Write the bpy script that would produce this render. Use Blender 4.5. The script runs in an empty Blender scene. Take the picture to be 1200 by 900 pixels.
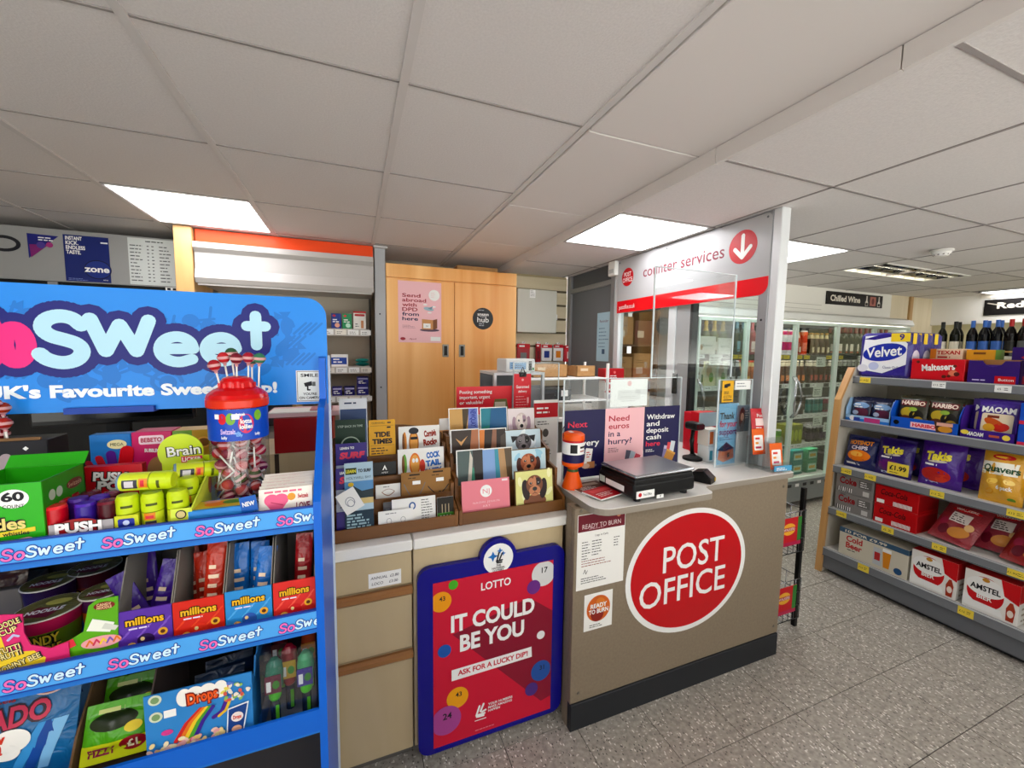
import bpy, bmesh, math, random
from mathutils import Vector, Matrix, noise, geometry
from math import sin, cos, pi, radians
random.seed(7)
SC = bpy.context.scene
COL = SC.collection

# ------------------------------------------------------------ camera, world, light, exposure
H = 1.5
FPX, YAW, PIT, ROL = 472.39, 0.374735, 0.086034, 0.0124647
fw = Vector((sin(YAW)*cos(PIT), cos(YAW)*cos(PIT), -sin(PIT)))
ri = Vector((cos(YAW), -sin(YAW), 0)); up = ri.cross(fw)
r2 = ri*cos(ROL) + up*sin(ROL); u2 = up*cos(ROL) - ri*sin(ROL)
cam = bpy.data.objects.new('camera', bpy.data.cameras.new('camera')); COL.objects.link(cam)
cam.data.sensor_fit = 'HORIZONTAL'; cam.data.sensor_width = 36; cam.data.lens = 36*FPX/1200
cam.data.clip_start = .02
R3 = Matrix((r2, u2, -fw)).transposed()
cam.matrix_world = Matrix.Translation((0, 0, H)) @ R3.to_4x4()
SC.camera = cam
W = bpy.data.worlds.new('world'); SC.world = W; W.use_nodes = True
W.node_tree.nodes['Background'].inputs[0].default_value = (1, .96, .89, 1)
_nt = W.node_tree; _tc = _nt.nodes.new('ShaderNodeTexCoord'); _sp = _nt.nodes.new('ShaderNodeSeparateXYZ'); _mr = _nt.nodes.new('ShaderNodeMapRange')
SKY_UP, GROUND_FILL = 0.8, 4.0       # plain sky above; brighter glow below the horizon added to light the ceiling
_mr.inputs['From Min'].default_value = -.03; _mr.inputs['From Max'].default_value = .03; _mr.inputs['To Min'].default_value = GROUND_FILL; _mr.inputs['To Max'].default_value = SKY_UP
_nt.links.new(_tc.outputs['Generated'], _sp.inputs[0]); _nt.links.new(_sp.outputs['Z'], _mr.inputs['Value']); _nt.links.new(_mr.outputs[0], _nt.nodes['Background'].inputs[1])
SC.view_settings.view_transform = 'Standard'; SC.view_settings.look = 'None'
SC.view_settings.gamma = 1; SC.view_settings.exposure = 0.45
SC.view_settings.use_curve_mapping = False
PANEL = 7.0        # strength of the ceiling light panels

def at(px, py, ax, val):
    """point where the sight line of a pixel meets a plane of the room"""
    d = r2*(px-600)/FPX - u2*(py-450)/FPX + fw
    i = 'XYZ'.index(ax); c = Vector((0, 0, H))
    return c + d*((val-c[i])/d[i])

# ------------------------------------------------------------ materials
_m = {}
def lin(h):
    h = h.lstrip('#'); v = [int(h[i:i+2], 16)/255 for i in (0, 2, 4)]
    return tuple((x/12.92 if x <= .04045 else ((x+.055)/1.055)**2.4) for x in v) + (1,)
INKING = 1.22      # print inks are deeper than they look under the bright lamps
def ink(h): c = lin(h); return tuple(x**INKING for x in c[:3])+(1,)
def newmat(name):
    m = bpy.data.materials.new(name); m.use_nodes = True
    nt = m.node_tree; return m, nt, nt.nodes['Principled BSDF']
def M(h, r=.5, metal=0, coat=0):
    k = (h, r, metal, coat)
    if k not in _m:
        m, nt, b = newmat('paint_%s_%d' % (h.strip('#'), r*100))
        b.inputs['Specular IOR Level'].default_value = .3
        b.inputs['Base Color'].default_value = ink(h); b.inputs['Roughness'].default_value = r
        b.inputs['Metallic'].default_value = metal; b.inputs['Coat Weight'].default_value = coat
        _m[k] = m
    return _m[k]
def foil(h, r=.28):
    """printed plastic film: colour with a crinkled gloss"""
    k = ('foil', h, r)
    if k not in _m:
        m, nt, b = newmat('film_' + h.strip('#'))
        b.inputs['Base Color'].default_value = ink(h); b.inputs['Roughness'].default_value = r
        t = nt.nodes.new('ShaderNodeTexCoord'); n = nt.nodes.new('ShaderNodeTexNoise'); bu = nt.nodes.new('ShaderNodeBump')
        n.inputs['Scale'].default_value = 28; n.inputs['Detail'].default_value = 2; n.inputs['Distortion'].default_value = 1.2
        bu.inputs['Strength'].default_value = .5; bu.inputs['Distance'].default_value = .012
        nt.links.new(t.outputs['Object'], n.inputs['Vector']); nt.links.new(n.outputs['Fac'], bu.inputs['Height'])
        nt.links.new(bu.outputs['Normal'], b.inputs['Normal']); _m[k] = m
    return _m[k]
def emit(h, s):
    k = ('e', h, s)
    if k not in _m:
        m, nt, b = newmat('glow'); b.inputs['Base Color'].default_value = lin(h)
        b.inputs['Emission Color'].default_value = lin(h); b.inputs['Emission Strength'].default_value = s; _m[k] = m
    return _m[k]
def wood(name, a, c, scale=6, stretch=(1, 1, .08), r=.45, dist=1.0):
    if name in _m: return _m[name]
    m, nt, b = newmat(name); L = nt.links.new
    t = nt.nodes.new('ShaderNodeTexCoord'); mp = nt.nodes.new('ShaderNodeMapping'); mp.inputs['Scale'].default_value = stretch
    n = nt.nodes.new('ShaderNodeTexNoise'); n.inputs['Scale'].default_value = scale; n.inputs['Detail'].default_value = 5; n.inputs['Distortion'].default_value = dist
    rp = nt.nodes.new('ShaderNodeValToRGB'); rp.color_ramp.elements[0].position = .3; rp.color_ramp.elements[1].position = .72
    rp.color_ramp.elements[0].color = lin(a); rp.color_ramp.elements[1].color = lin(c)
    L(t.outputs['Object'], mp.inputs['Vector']); L(mp.outputs['Vector'], n.inputs['Vector']); L(n.outputs['Fac'], rp.inputs['Fac'])
    L(rp.outputs['Color'], b.inputs['Base Color']); b.inputs['Roughness'].default_value = r
    _m[name] = m; return m
def mottled(name, a, c, scale, r=.6, bump=0):
    if name in _m: return _m[name]
    m = wood(name, a, c, scale, (1, 1, 1), r, 0)
    if bump:
        nt = m.node_tree; b = nt.nodes['Principled BSDF']; bu = nt.nodes.new('ShaderNodeBump'); bu.inputs['Strength'].default_value = bump; bu.inputs['Distance'].default_value = .004
        n = [x for x in nt.nodes if x.type == 'TEX_NOISE'][0]
        nt.links.new(n.outputs['Fac'], bu.inputs['Height']); nt.links.new(bu.outputs['Normal'], b.inputs['Normal'])
    return m
def pane(name, tint='#ffffff', gloss=.04, rough=.0):
    """thin clear sheet: see-through with a grazing reflection"""
    if name in _m: return _m[name]
    m = bpy.data.materials.new(name); m.use_nodes = True; nt = m.node_tree; nt.nodes.clear(); L = nt.links.new
    o = nt.nodes.new('ShaderNodeOutputMaterial'); mx = nt.nodes.new('ShaderNodeMixShader'); tr = nt.nodes.new('ShaderNodeBsdfTransparent')
    gl = nt.nodes.new('ShaderNodeBsdfGlossy'); gl.inputs['Roughness'].default_value = rough
    fr = nt.nodes.new('ShaderNodeLayerWeight'); fr.inputs['Blend'].default_value = .25
    ml = nt.nodes.new('ShaderNodeMath'); ml.operation = 'MULTIPLY_ADD'; ml.inputs[1].default_value = .3; ml.inputs[2].default_value = gloss
    tr.inputs['Color'].default_value = lin(tint)
    L(fr.outputs['Fresnel'], ml.inputs[0]); L(ml.outputs[0], mx.inputs['Fac']); L(tr.outputs[0], mx.inputs[1]); L(gl.outputs[0], mx.inputs[2]); L(mx.outputs[0], o.inputs[0])
    _m[name] = m; return m

# ------------------------------------------------------------ mesh builder
class MB:
    def __init__(s): s.v = []; s.f = []; s.mi = []; s.sm = []; s.mats = []
    def k(s, m):
        if m not in s.mats: s.mats.append(m)
        return s.mats.index(m)
    def add(s, vs, fs, m, smooth=False, xf=None):
        o = len(s.v); i = s.k(m)
        s.v += [tuple(xf @ Vector(v)) if xf else tuple(v) for v in vs]
        for f in fs: s.f.append(tuple(o+j for j in f)); s.mi.append(i); s.sm.append(smooth)
    def bm(s, b, m, smooth=False, xf=None):
        b.verts.ensure_lookup_table(); b.verts.index_update()
        s.add([v.co.copy() for v in b.verts], [[v.index for v in f.verts] for f in b.faces], m, smooth, xf); b.free()
    def box(s, x0, y0, z0, x1, y1, z1, m, bev=0, xf=None, seg=1):
        x0, x1 = min(x0, x1), max(x0, x1); y0, y1 = min(y0, y1), max(y0, y1); z0, z1 = min(z0, z1), max(z0, z1)
        if not bev:
            s.add([(x0,y0,z0),(x1,y0,z0),(x1,y1,z0),(x0,y1,z0),(x0,y0,z1),(x1,y0,z1),(x1,y1,z1),(x0,y1,z1)],
                  [(3,2,1,0),(4,5,6,7),(0,1,5,4),(1,2,6,5),(2,3,7,6),(3,0,4,7)], m, False, xf); return
        b = bmesh.new(); bmesh.ops.create_cube(b, size=1)
        for v in b.verts: v.co = Vector(((x0+x1)/2+v.co.x*(x1-x0), (y0+y1)/2+v.co.y*(y1-y0), (z0+z1)/2+v.co.z*(z1-z0)))
        bmesh.ops.bevel(b, geom=b.edges[:], offset=bev, segments=seg, affect='EDGES', profile=.5)
        s.bm(b, m, False, xf)
    def prism(s, pts, ax, a, c, m, xf=None):
        """2D outline pushed along an axis: 'X' pts=(y,z), 'Y' pts=(x,z), 'Z' pts=(x,y)"""
        def P(p, t): return {'X': (t, p[0], p[1]), 'Y': (p[0], t, p[1]), 'Z': (p[0], p[1], t)}[ax]
        n = len(pts); vs = [P(p, a) for p in pts] + [P(p, c) for p in pts]
        fs = [tuple(range(n))[::-1], tuple(range(n, 2*n))] + [(i, (i+1) % n, n+(i+1) % n, n+i) for i in range(n)]
        b = bmesh.new(); bv = [b.verts.new(v) for v in vs]
        for f in fs: b.faces.new([bv[i] for i in f])
        bmesh.ops.recalc_face_normals(b, faces=b.faces[:]); s.bm(b, m, False, xf)
    def lathe(s, prof, m, c=(0, 0, 0), n=20, smooth=True, xf=None, a0=0, a1=2*pi):
        """prof [(r,z)..]; m is one material or one per segment"""
        full = abs(a1-a0-2*pi) < 1e-6; k = n if full else n+1
        for i in range(len(prof)-1):
            (ra, za), (rb, zb) = prof[i], prof[i+1]; mm = m[i] if isinstance(m, (list, tuple)) else m
            vs = []
            for r, z in ((ra, za), (rb, zb)):
                for j in range(k):
                    t = a0+(a1-a0)*j/n; vs.append((c[0]+r*cos(t), c[1]+r*sin(t), c[2]+z))
            fs = [(j, (j+1) % k, k+(j+1) % k, k+j) for j in range(n)]
            if mm is None: continue
            s.add(vs, fs, mm, smooth, xf)
    def tube(s, pts, r, m, n=8, closed=False, xf=None):
        pts = [Vector(p) for p in pts]; N = len(pts); vs = []
        for i, p in enumerate(pts):
            a = pts[(i-1) % N] if (i or closed) else p; b = pts[(i+1) % N] if (i < N-1 or closed) else p
            d = (b-a).normalized(); q = d.cross(Vector((0, 0, 1)))
            if q.length < .05: q = d.cross(Vector((1, 0, 0)))
            q.normalize(); w = q.cross(d); rr = r[i] if isinstance(r, (list, tuple)) else r
            for j in range(n): vs.append(p+(q*cos(2*pi*j/n)+w*sin(2*pi*j/n))*rr)
        fs = []
        for i in range(N if closed else N-1):
            for j in range(n):
                a = i*n; b = ((i+1) % N)*n; fs.append((a+j, a+(j+1) % n, b+(j+1) % n, b+j))
        if not closed: fs += [tuple(range(n))[::-1], tuple((N-1)*n+j for j in range(n))]
        s.add(vs, fs, m, True, xf)
    def ball(s, c, r, m, sx=1, sy=1, sz=1, u=14, v=9, xf=None):
        b = bmesh.new(); bmesh.ops.create_uvsphere(b, u_segments=u, v_segments=v, radius=r)
        for q in b.verts: q.co = Vector((c[0]+q.co.x*sx, c[1]+q.co.y*sy, c[2]+q.co.z*sz))
        s.bm(b, m, True, xf)
    def sheet(s, fn, nu, nv, m, smooth=True):
        vs = [fn(i/nu, j/nv) for j in range(nv+1) for i in range(nu+1)]
        s.add(vs, [(j*(nu+1)+i, j*(nu+1)+i+1, (j+1)*(nu+1)+i+1, (j+1)*(nu+1)+i) for j in range(nv) for i in range(nu)], m, smooth)
    def build(s, name, parent=None, loc=(0, 0, 0), rz=0, rot=None, label=None, cat=None, group=None, kind=None):
        me = bpy.data.meshes.new(name); me.from_pydata(s.v, [], s.f)
        for m in s.mats: me.materials.append(m)
        me.polygons.foreach_set('material_index', s.mi); me.polygons.foreach_set('use_smooth', s.sm); me.update()
        o = bpy.data.objects.new(name, me); COL.objects.link(o); o.location = loc
        o.rotation_euler = rot if rot else (0, 0, rz); o.parent = parent
        tag(o, label, cat, group, kind); return o
def tag(o, label=None, cat=None, group=None, kind=None):
    for k, v in (('label', label), ('category', cat), ('group', group), ('kind', kind)):
        if v: o[k] = v
    return o
def thing(name, label, cat, loc=(0, 0, 0), rz=0, group=None, rot=None):
    o = bpy.data.objects.new(name, None); COL.objects.link(o); o.location = loc; o.rotation_euler = rot if rot else (0, 0, rz)
    o.empty_display_size = .05; return tag(o, label, cat, group)
KIDS = {}
def copy_tree(o, parent=None):
    c = o.copy(); COL.objects.link(c)
    if parent: c.parent = parent
    for ch in [x for x in bpy.data.objects if x.parent == o]: copy_tree(ch, c)
    return c
def put(o, loc, rz=0, label=None, group=None, rot=None, first=False):
    c = o if first else copy_tree(o)
    c.location = loc; c.rotation_euler = rot if rot else (0, 0, rz)
    if label: c['label'] = label
    if group: c['group'] = group
    return c

# ------------------------------------------------------------ printed graphics on a surface
_t = {}
def glyphs(s, b, sh, sp):
    k = (s, b, sh, sp)
    if k not in _t:
        cu = bpy.data.curves.new('lettering', 'FONT'); cu.body = s; cu.offset = b; cu.shear = sh; cu.space_character = sp; cu.resolution_u = 3
        o = bpy.data.objects.new('lettering', cu); me = o.to_mesh()
        vs = [(v.co.x, v.co.y) for v in me.vertices]; fs = [tuple(p.vertices) for p in me.polygons]
        o.to_mesh_clear(); bpy.data.objects.remove(o); bpy.data.curves.remove(cu)
        xs = [v[0] for v in vs] or [0, 1]; _t[k] = (vs, fs, min(xs), max(xs))
    return _t[k]
class G:
    def __init__(s, mb, o, u, v, warp=None, e=.0004, mx=.02, xf=None):
        s.mb = mb; s.o = Vector(o); s.u = Vector(u).normalized(); s.v = Vector(v).normalized(); s.n = s.u.cross(s.v); s.w = warp; s.e = e; s.mx = mx; s.xf = xf; s.c = 0
    def pt(s, x, y, l):
        p = s.o+s.u*x+s.v*y+s.n*(l*s.e+(s.c % 97)*.000004)      # every printed shape lies a hair above the one before
        if s.w: p += s.n*s.w(x, y)
        return p
    def tri(s, vs, fs, m, l):
        s.c += 1
        if s.w:
            b = bmesh.new(); bv = [b.verts.new((x, y, 0)) for x, y in vs]
            for f in fs:
                try: b.faces.new([bv[i] for i in f])
                except ValueError: pass
            for it in range(4):
                ed = [e for e in b.edges if e.calc_length() > s.mx]
                if not ed: break
                bmesh.ops.subdivide_edges(b, edges=ed, cuts=1); bmesh.ops.triangulate(b, faces=[f for f in b.faces if len(f.verts) > 3])
            b.verts.index_update()
            vs = [(v.co.x, v.co.y) for v in b.verts]; fs = [[v.index for v in f.verts] for f in b.faces]; b.free()
        s.mb.add([s.pt(x, y, l) for x, y in vs], fs, m, bool(s.w), s.xf)
    def poly(s, pts, m, l=1):
        t = geometry.tessellate_polygon([[Vector((x, y, 0)) for x, y in pts]])
        ar = sum(pts[i][0]*pts[(i+1) % len(pts)][1]-pts[(i+1) % len(pts)][0]*pts[i][1] for i in range(len(pts)))
        fs = []
        for a, b, c in t:
            A, B, C = pts[a], pts[b], pts[c]
            fs.append((a, b, c) if (B[0]-A[0])*(C[1]-A[1])-(C[0]-A[0])*(B[1]-A[1]) > 0 else (a, c, b))
        s.tri(pts, fs, m, l)
    def rect(s, x0, y0, x1, y1, m, l=1): s.tri([(x0, y0), (x1, y0), (x1, y1), (x0, y1)], [(0, 1, 2, 3)], m, l)
    def ell(s, cx, cy, rx, ry, m, l=1, n=28, rot=0, a0=0, a1=2*pi):
        c, q = cos(rot), sin(rot); full = a1-a0 > 6.28; k = n if full else n+1
        P = [(rx*cos(a0+(a1-a0)*i/n), ry*sin(a0+(a1-a0)*i/n)) for i in range(k)]
        s.poly([(cx+x*c-y*q, cy+x*q+y*c) for x, y in P], m, l)
    def rrect(s, x0, y0, x1, y1, r, m, l=1):
        P = []
        for cx, cy, a in ((x1-r, y0+r, -pi/2), (x1-r, y1-r, 0), (x0+r, y1-r, pi/2), (x0+r, y0+r, pi)):
            P += [(cx+r*cos(a+pi/2*i/5), cy+r*sin(a+pi/2*i/5)) for i in range(6)]
        s.poly(P, m, l)
    def stroke(s, pts, w, m, l=1, closed=False, n=12):
        P = [Vector(p) for p in pts]
        for i in range(len(P) if closed else len(P)-1):
            a, b = P[i], P[(i+1) % len(P)]; d = b-a
            if d.length < 1e-7: continue
            d.normalize(); q = Vector((-d.y, d.x))*w/2
            s.tri([tuple(a-q), tuple(b-q), tuple(b+q), tuple(a+q)], [(0, 1, 2, 3)], m, l)
        for p in P: s.tri([(p.x+w/2*cos(2*pi*i/n), p.y+w/2*sin(2*pi*i/n)) for i in range(n)], [tuple(range(n))], m, l)
    def text(s, t, x, y, h, m, l=2, w=None, al='c', b=0, rot=0, sh=0, sp=1, sx=1):
        """h is the height of a capital; x, y the middle (or left / right end) of the line"""
        vs, fs, x0, x1 = glyphs(t, b, sh, sp); k = h/.69; kx = k*sx
        if w: kx = w/max(x1-x0, 1e-6)
        ax = {'c': (x0+x1)/2, 'l': x0, 'r': x1}[al]; c, q = cos(rot), sin(rot); P = []
        for vx, vy in vs:
            X = (vx-ax)*kx; Y = vy*k-h/2; P.append((x+X*c-Y*q, y+X*q+Y*c))
        s.tri(P, fs, m, l)
    def lines(s, x, y, w, n, dy, th, m, l=2, seed=1, al='l'):
        """rows of print too small to read"""
        R = random.Random(seed)
        for i in range(n):
            ww = w*R.uniform(.55, 1); xx = x if al == 'l' else x-ww/2; t = xx
            while t < xx+ww-.0001:
                q = min(R.uniform(1.5, 5)*th, xx+ww-t); s.rect(t, y-i*dy-th/2, t+q, y-i*dy+th/2, m, l); t += q+th*.8
WHITE = M('#f4f4f2', .45); BLACK = M('#151516', .4); INK = M('#2a2a33', .6); RED = M('#cc0520', .35); PAPER = M('#f3f2ee', .6)
NAVY = M('#22195a', .45); PINK = M('#f4c6cb', .5)
X3, Y3, Z3 = Vector((1, 0, 0)), Vector((0, 1, 0)), Vector((0, 0, 1))

def panel(w, h, t, base, edge=None):
    """upright flat sheet, front at y=0 facing -Y, centred on x, z from 0; returns builder and its front graphics frame"""
    mb = MB(); mb.box(-w/2, 0, 0, w/2, t, h, base)
    return mb, G(mb, (-w/2, 0, 0), X3, Z3)
def carton(w, d, h, base, bev=.0015):
    mb = MB(); mb.box(-w/2, 0, 0, w/2, d, h, base, bev)
    return mb, G(mb, (-w/2, 0, 0), X3, Z3), G(mb, (w/2, 0, 0), Y3, Z3), G(mb, (-w/2, 0, h), X3, Y3), G(mb, (-w/2, d, 0), -Y3, Z3)
def pouch(w, h, d, base, seed=0, crimp=.02, rough=1.0, bottom=True):
    """filled film bag standing on z=0, its front bulging towards -Y; returns builder and warped front frame"""
    mb = MB()
    def t(x, z):
        a = min(max(x/w, 0), 1); b = min(max(z/h, 0), 1); c = crimp/h
        bb = (b-c)/(1-2*c); bb = min(max(bb, 0), 1)
        p = (max(0, sin(pi*a))**.55)*(max(0, sin(pi*bb))**.5)
        wr = noise.noise(Vector((a*5+seed*3.1, b*3+seed, seed)))*.10 + noise.noise(Vector((a*11+seed, b*5, seed*2)))*.08*(1-.6*sin(pi*b))
        return d/2*p*(1+wr*2*rough)+.0012
    nu, nv = 18, 22
    def wob(u, v): return .012*w*noise.noise(Vector((v*4, seed, u*2)))*(1 if .02 < u < .98 else 1.0)
    mb.sheet(lambda u, v: (-w/2+u*w, -t(u*w, v*h), v*h), nu, nv, base)
    mb.sheet(lambda u, v: (w/2-u*w, t((1-u)*w, v*h), v*h), nu, nv, base)
    n = 26   # pinked seals
    for z0, z1 in ((0, crimp*.5), (h-crimp*.5, h)):
        pass
    return mb, G(mb, (-w/2, 0, 0), X3, Z3, warp=t, e=.0007, mx=max(w, h)/9)
# ============================================================ THE ROOM
ZL, ZR, XS = 2.25, 2.184, 1.24        # left ceiling, lower right ceiling, where they step
def structure(mb, name, loc=(0, 0, 0)): return mb.build(name, loc=loc, kind='structure')
def floor_mat():
    m, nt, b = newmat('speckled_vinyl'); L = nt.links.new
    t = nt.nodes.new('ShaderNodeTexCoord')
    def flecks(scale, thr, stretch, rot):
        mp = nt.nodes.new('ShaderNodeMapping'); mp.inputs['Scale'].default_value = stretch; mp.inputs['Rotation'].default_value = (0, 0, rot)
        v = nt.nodes.new('ShaderNodeTexVoronoi'); v.inputs['Scale'].default_value = scale
        g = nt.nodes.new('ShaderNodeMath'); g.operation = 'LESS_THAN'; g.inputs[1].default_value = thr
        L(t.outputs['Object'], mp.inputs[0]); L(mp.outputs[0], v.inputs['Vector']); L(v.outputs['Distance'], g.inputs[0])
        # only some of the cells carry a fleck
        s = nt.nodes.new('ShaderNodeSeparateColor'); L(v.outputs['Color'], s.inputs[0])
        g2 = nt.nodes.new('ShaderNodeMath'); g2.operation = 'GREATER_THAN'; g2.inputs[1].default_value = .45; L(s.outputs[0], g2.inputs[0])
        mu = nt.nodes.new('ShaderNodeMath'); mu.operation = 'MULTIPLY'; L(g.outputs[0], mu.inputs[0]); L(g2.outputs[0], mu.inputs[1]); return mu
    n = nt.nodes.new('ShaderNodeTexNoise'); n.inputs['Scale'].default_value = 55; n.inputs['Detail'].default_value = 4
    L(t.outputs['Object'], n.inputs['Vector'])
    rp = nt.nodes.new('ShaderNodeValToRGB'); rp.color_ramp.elements[0].color = lin('#8e887e'); rp.color_ramp.elements[1].color = lin('#aea79c')
    rp.color_ramp.elements[0].position = .35; rp.color_ramp.elements[1].position = .65; L(n.outputs['Fac'], rp.inputs[0]); last = rp.outputs[0]
    for sc, th, st, ro, col in ((92, .25, (1, .5, 1), .5, '#e6e2da'), (78, .22, (.55, 1, 1), 1.2, '#d2cdc4'), (100, .24, (1, .6, 1), 2.1, '#55504a')):
        f = flecks(sc, th, st, ro); mx = nt.nodes.new('ShaderNodeMix'); mx.data_type = 'RGBA'; mx.inputs[7].default_value = lin(col)
        L(f.outputs[0], mx.inputs[0]); L(last, mx.inputs[6]); last = mx.outputs[2]
    L(last, b.inputs['Base Color']); b.inputs['Roughness'].default_value = .42; return m
FLOOR = floor_mat()
fl = MB(); fl.box(-3, -1.86, -.06, 6.8, 3.75, -.0035, M('#3c3a38', .8))
p, x0, y0 = .296, 1.391, 1.011
for i in range(-15, 19):
    for j in range(-9, 10):
        a, c = x0+i*p, y0+j*p
        fl.box(max(a+.0015, -3), max(c+.0015, -1.86), -.004, min(a+p-.0015, 6.8), min(c+p-.0015, 3.75), 0, FLOOR)
structure(fl, 'floor')
TILE = mottled('ceiling_tile', '#d8d3d1', '#e1dcda', 160, .85, .25)
BAR = M('#dad6d4', .5); GAP = M('#8f8a88', .8)
cl = MB(); cl.box(-3, -1.86, ZL+.022, XS, 3.75, ZL+.06, GAP); cl.box(XS, -1.86, ZL+.022, 6.8, 3.75, ZL+.06, GAP)
LX = [-2.94, -2.325, -1.71, -1.095, -.475, .148, .742]; LY = [-3.2+.635*0]
LY = [1.245+.635*k for k in range(-4, 5)]
PANELS_L = [(-1.095, 2.515), (.148, -1.295), (-1.71, -.66), (-1.71, -1.295)]
def has(lst, x, y): return any(abs(x-a) < .05 and abs(y-c) < .05 for a, c in lst)
for i in range(len(LX)-1):
    for y in LY:
        if has(PANELS_L, LX[i], y): continue
        cl.box(LX[i]+.004, max(y+.003, -1.8), ZL, LX[i+1]-.004, min(y+.632, 3.74), ZL+.02, TILE, .003)
for x in LX[1:]: cl.box(x-.012, -1.8, ZL-.006, x+.012, 3.74, ZL+.02, BAR)      # main bars
for y in LY[1:]: cl.box(-3, y-.004, ZL-.002, .742, y+.004, ZL+.015, M('#a8a2a0', .7))
yb = [-1.8, -1.2, 1.24, 2.0, 2.75, 3.74]                                     # flat boxed band
for k in range(5): cl.box(.758, yb[k]+.002, ZL-.012, XS+.004, yb[k+1]-.002, ZL+.02, M('#e4dfdc', .55), .003)
ys = [-1.8, -1.2, -.7, .62, 1.155, 1.71, 2.3, 2.9, 3.74]
for k in range(8): cl.box(XS-.004, ys[k]+.002, ZR-.004, XS+.012, ys[k+1]-.002, ZL-.014, M('#e0dbd8', .6))   # face of the step
RX = [1.24, 1.856, 2.484, 3.11, 3.737, 4.363, 4.99, 5.617, 6.243, 6.8]; RY = [-2.46+.6*k for k in range(0, 11)]; RY = [1.126+.6*k for k in range(-4, 5)]
PANELS_R = [(1.24, 1.726), (2.484, 1.726), (2.484, -.674), (4.363, -.674), (1.24, -1.274), (3.737, -1.274), (6.243, 1.726)]
for i in range(len(RX)-1):
    for y in RY:
        if has(PANELS_R, RX[i], y) or (abs(y-1.726) < .05 and RX[i] in (3.737, 4.363)): continue
        cl.box(RX[i]+.003, max(y+.003, -1.8), ZR, RX[i+1]-.003, min(y+.597, 3.74), ZR+.02, TILE, .003)
for a, c in ((3.74, 4.987),):
    cl.box(a, 1.729, ZR, c, 1.86, ZR+.02, TILE); cl.box(a, 2.175, ZR, c, 2.323, ZR+.02, TILE)
for x in RX[1:-1]: cl.box(x-.005, -1.8, ZR-.003, x+.005, 3.74, ZR+.015, M('#a8a2a0', .7))
for y in RY: cl.box(XS+.01, y-.006, ZR-.003, 6.8, y+.006, ZR+.015, M('#aaa4a2', .7))
structure(cl, 'ceiling')

def panel_light(x, y, w, d, z, label, name='ceiling_light'):
    t = thing(name, label, 'ceiling light', (x+w/2, y+d/2, z), group='ceiling light panels')
    f = MB(); hw, hd = w/2-.006, d/2-.006
    for a in ((-hw, -hd, hw, -hd+.014), (-hw, hd-.014, hw, hd), (-hw, -hd, -hw+.014, hd), (hw-.014, -hd, hw, hd)):
        f.box(a[0], a[1], -.004, a[2], a[3], .016, M('#e6e4e2', .4))
    f.box(-hw, -hd, .0165, hw, hd, .021, BAR)
    f.build('frame', t); g = MB(); g.box(-hw+.014, -hd+.014, .002, hw-.014, hd-.014, .010, emit('#fdfcff', PANEL)); g.build('diffuser', t)
for n, (x, y) in enumerate(PANELS_L):
    panel_light(x, y, .62, .635, ZL, 'square light panel above the orange shutter box' if n == 0 else 'square ceiling light panel out of the picture over the left aisle')
for n, (x, y) in enumerate(PANELS_R):
    panel_light(x if n < 6 else x+.15, y, .62 if n < 6 else .30, .6, ZR, ['square light panel behind the counter services sign, by the ceiling step', 'square light panel just past the sign post', 'square ceiling light panel out of the picture over the shop floor', 'square ceiling light panel out of the picture over the shop floor', 'square ceiling light panel out of the picture over the shop floor', 'square ceiling light panel out of the picture over the shop floor', 'small bright light at the right edge of the ceiling'][n])
# louvred fitting
t = thing('louvre_light', 'long recessed light with mirrored louvres over the far aisle', 'ceiling light', (4.37, 2.018, ZR))
b = MB()
for a in ((-.62, -.157, .62, -.142), (-.62, .142, .62, .157), (-.62, -.157, -.605, .157), (.605, -.157, .62, .157)): b.box(a[0], a[1], -.006, a[2], a[3], .05, M('#e8e6e0', .4))
b.box(-.62, -.157, .05, .62, .157, .055, M('#f0eee8', .5)); b.build('frame', t)
b = MB()
for k in range(8): b.box(-.6+k*.17, -.14, .0, -.592+k*.17, .14, .04, M('#c9c9c4', .12, 1))
for yy in (-.07, .07): b.prism([(yy-.06, .049), (yy-.015, .0), (yy+.015, .0), (yy+.06, .049)], 'X', -.6, .6, M('#9a9a98', .1, 1))
b.build('louvre', t)
for yy in (-.11, 0, .11):
    b = MB(); b.tube([(-.58, yy, .03), (.58, yy, .03)], .012, emit('#fff6e0', 5)); b.build('fluorescent_tube', t)
# smoke detector
t = thing('smoke_detector', 'round white smoke detector on the ceiling tiles', 'smoke detector', at(1104, 293, 'Z', ZR-.004))
b = MB(); b.lathe([(0, 0), (.055, 0), (.058, -.008), (.05, -.014)], M('#e9e7e4', .4)); b.build('base', t)
b = MB(); b.lathe([(.048, -.014), (.045, -.022), (.032, -.04), (0, -.045)], M('#eeece9', .4))
for k in range(10):
    a = 2*pi*k/10; b.box(.036*cos(a)-.004, .036*sin(a)-.004, -.034, .036*cos(a)+.004, .036*sin(a)+.004, -.028, M('#77736f', .6))
b.build('sensor_head', t)

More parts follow.
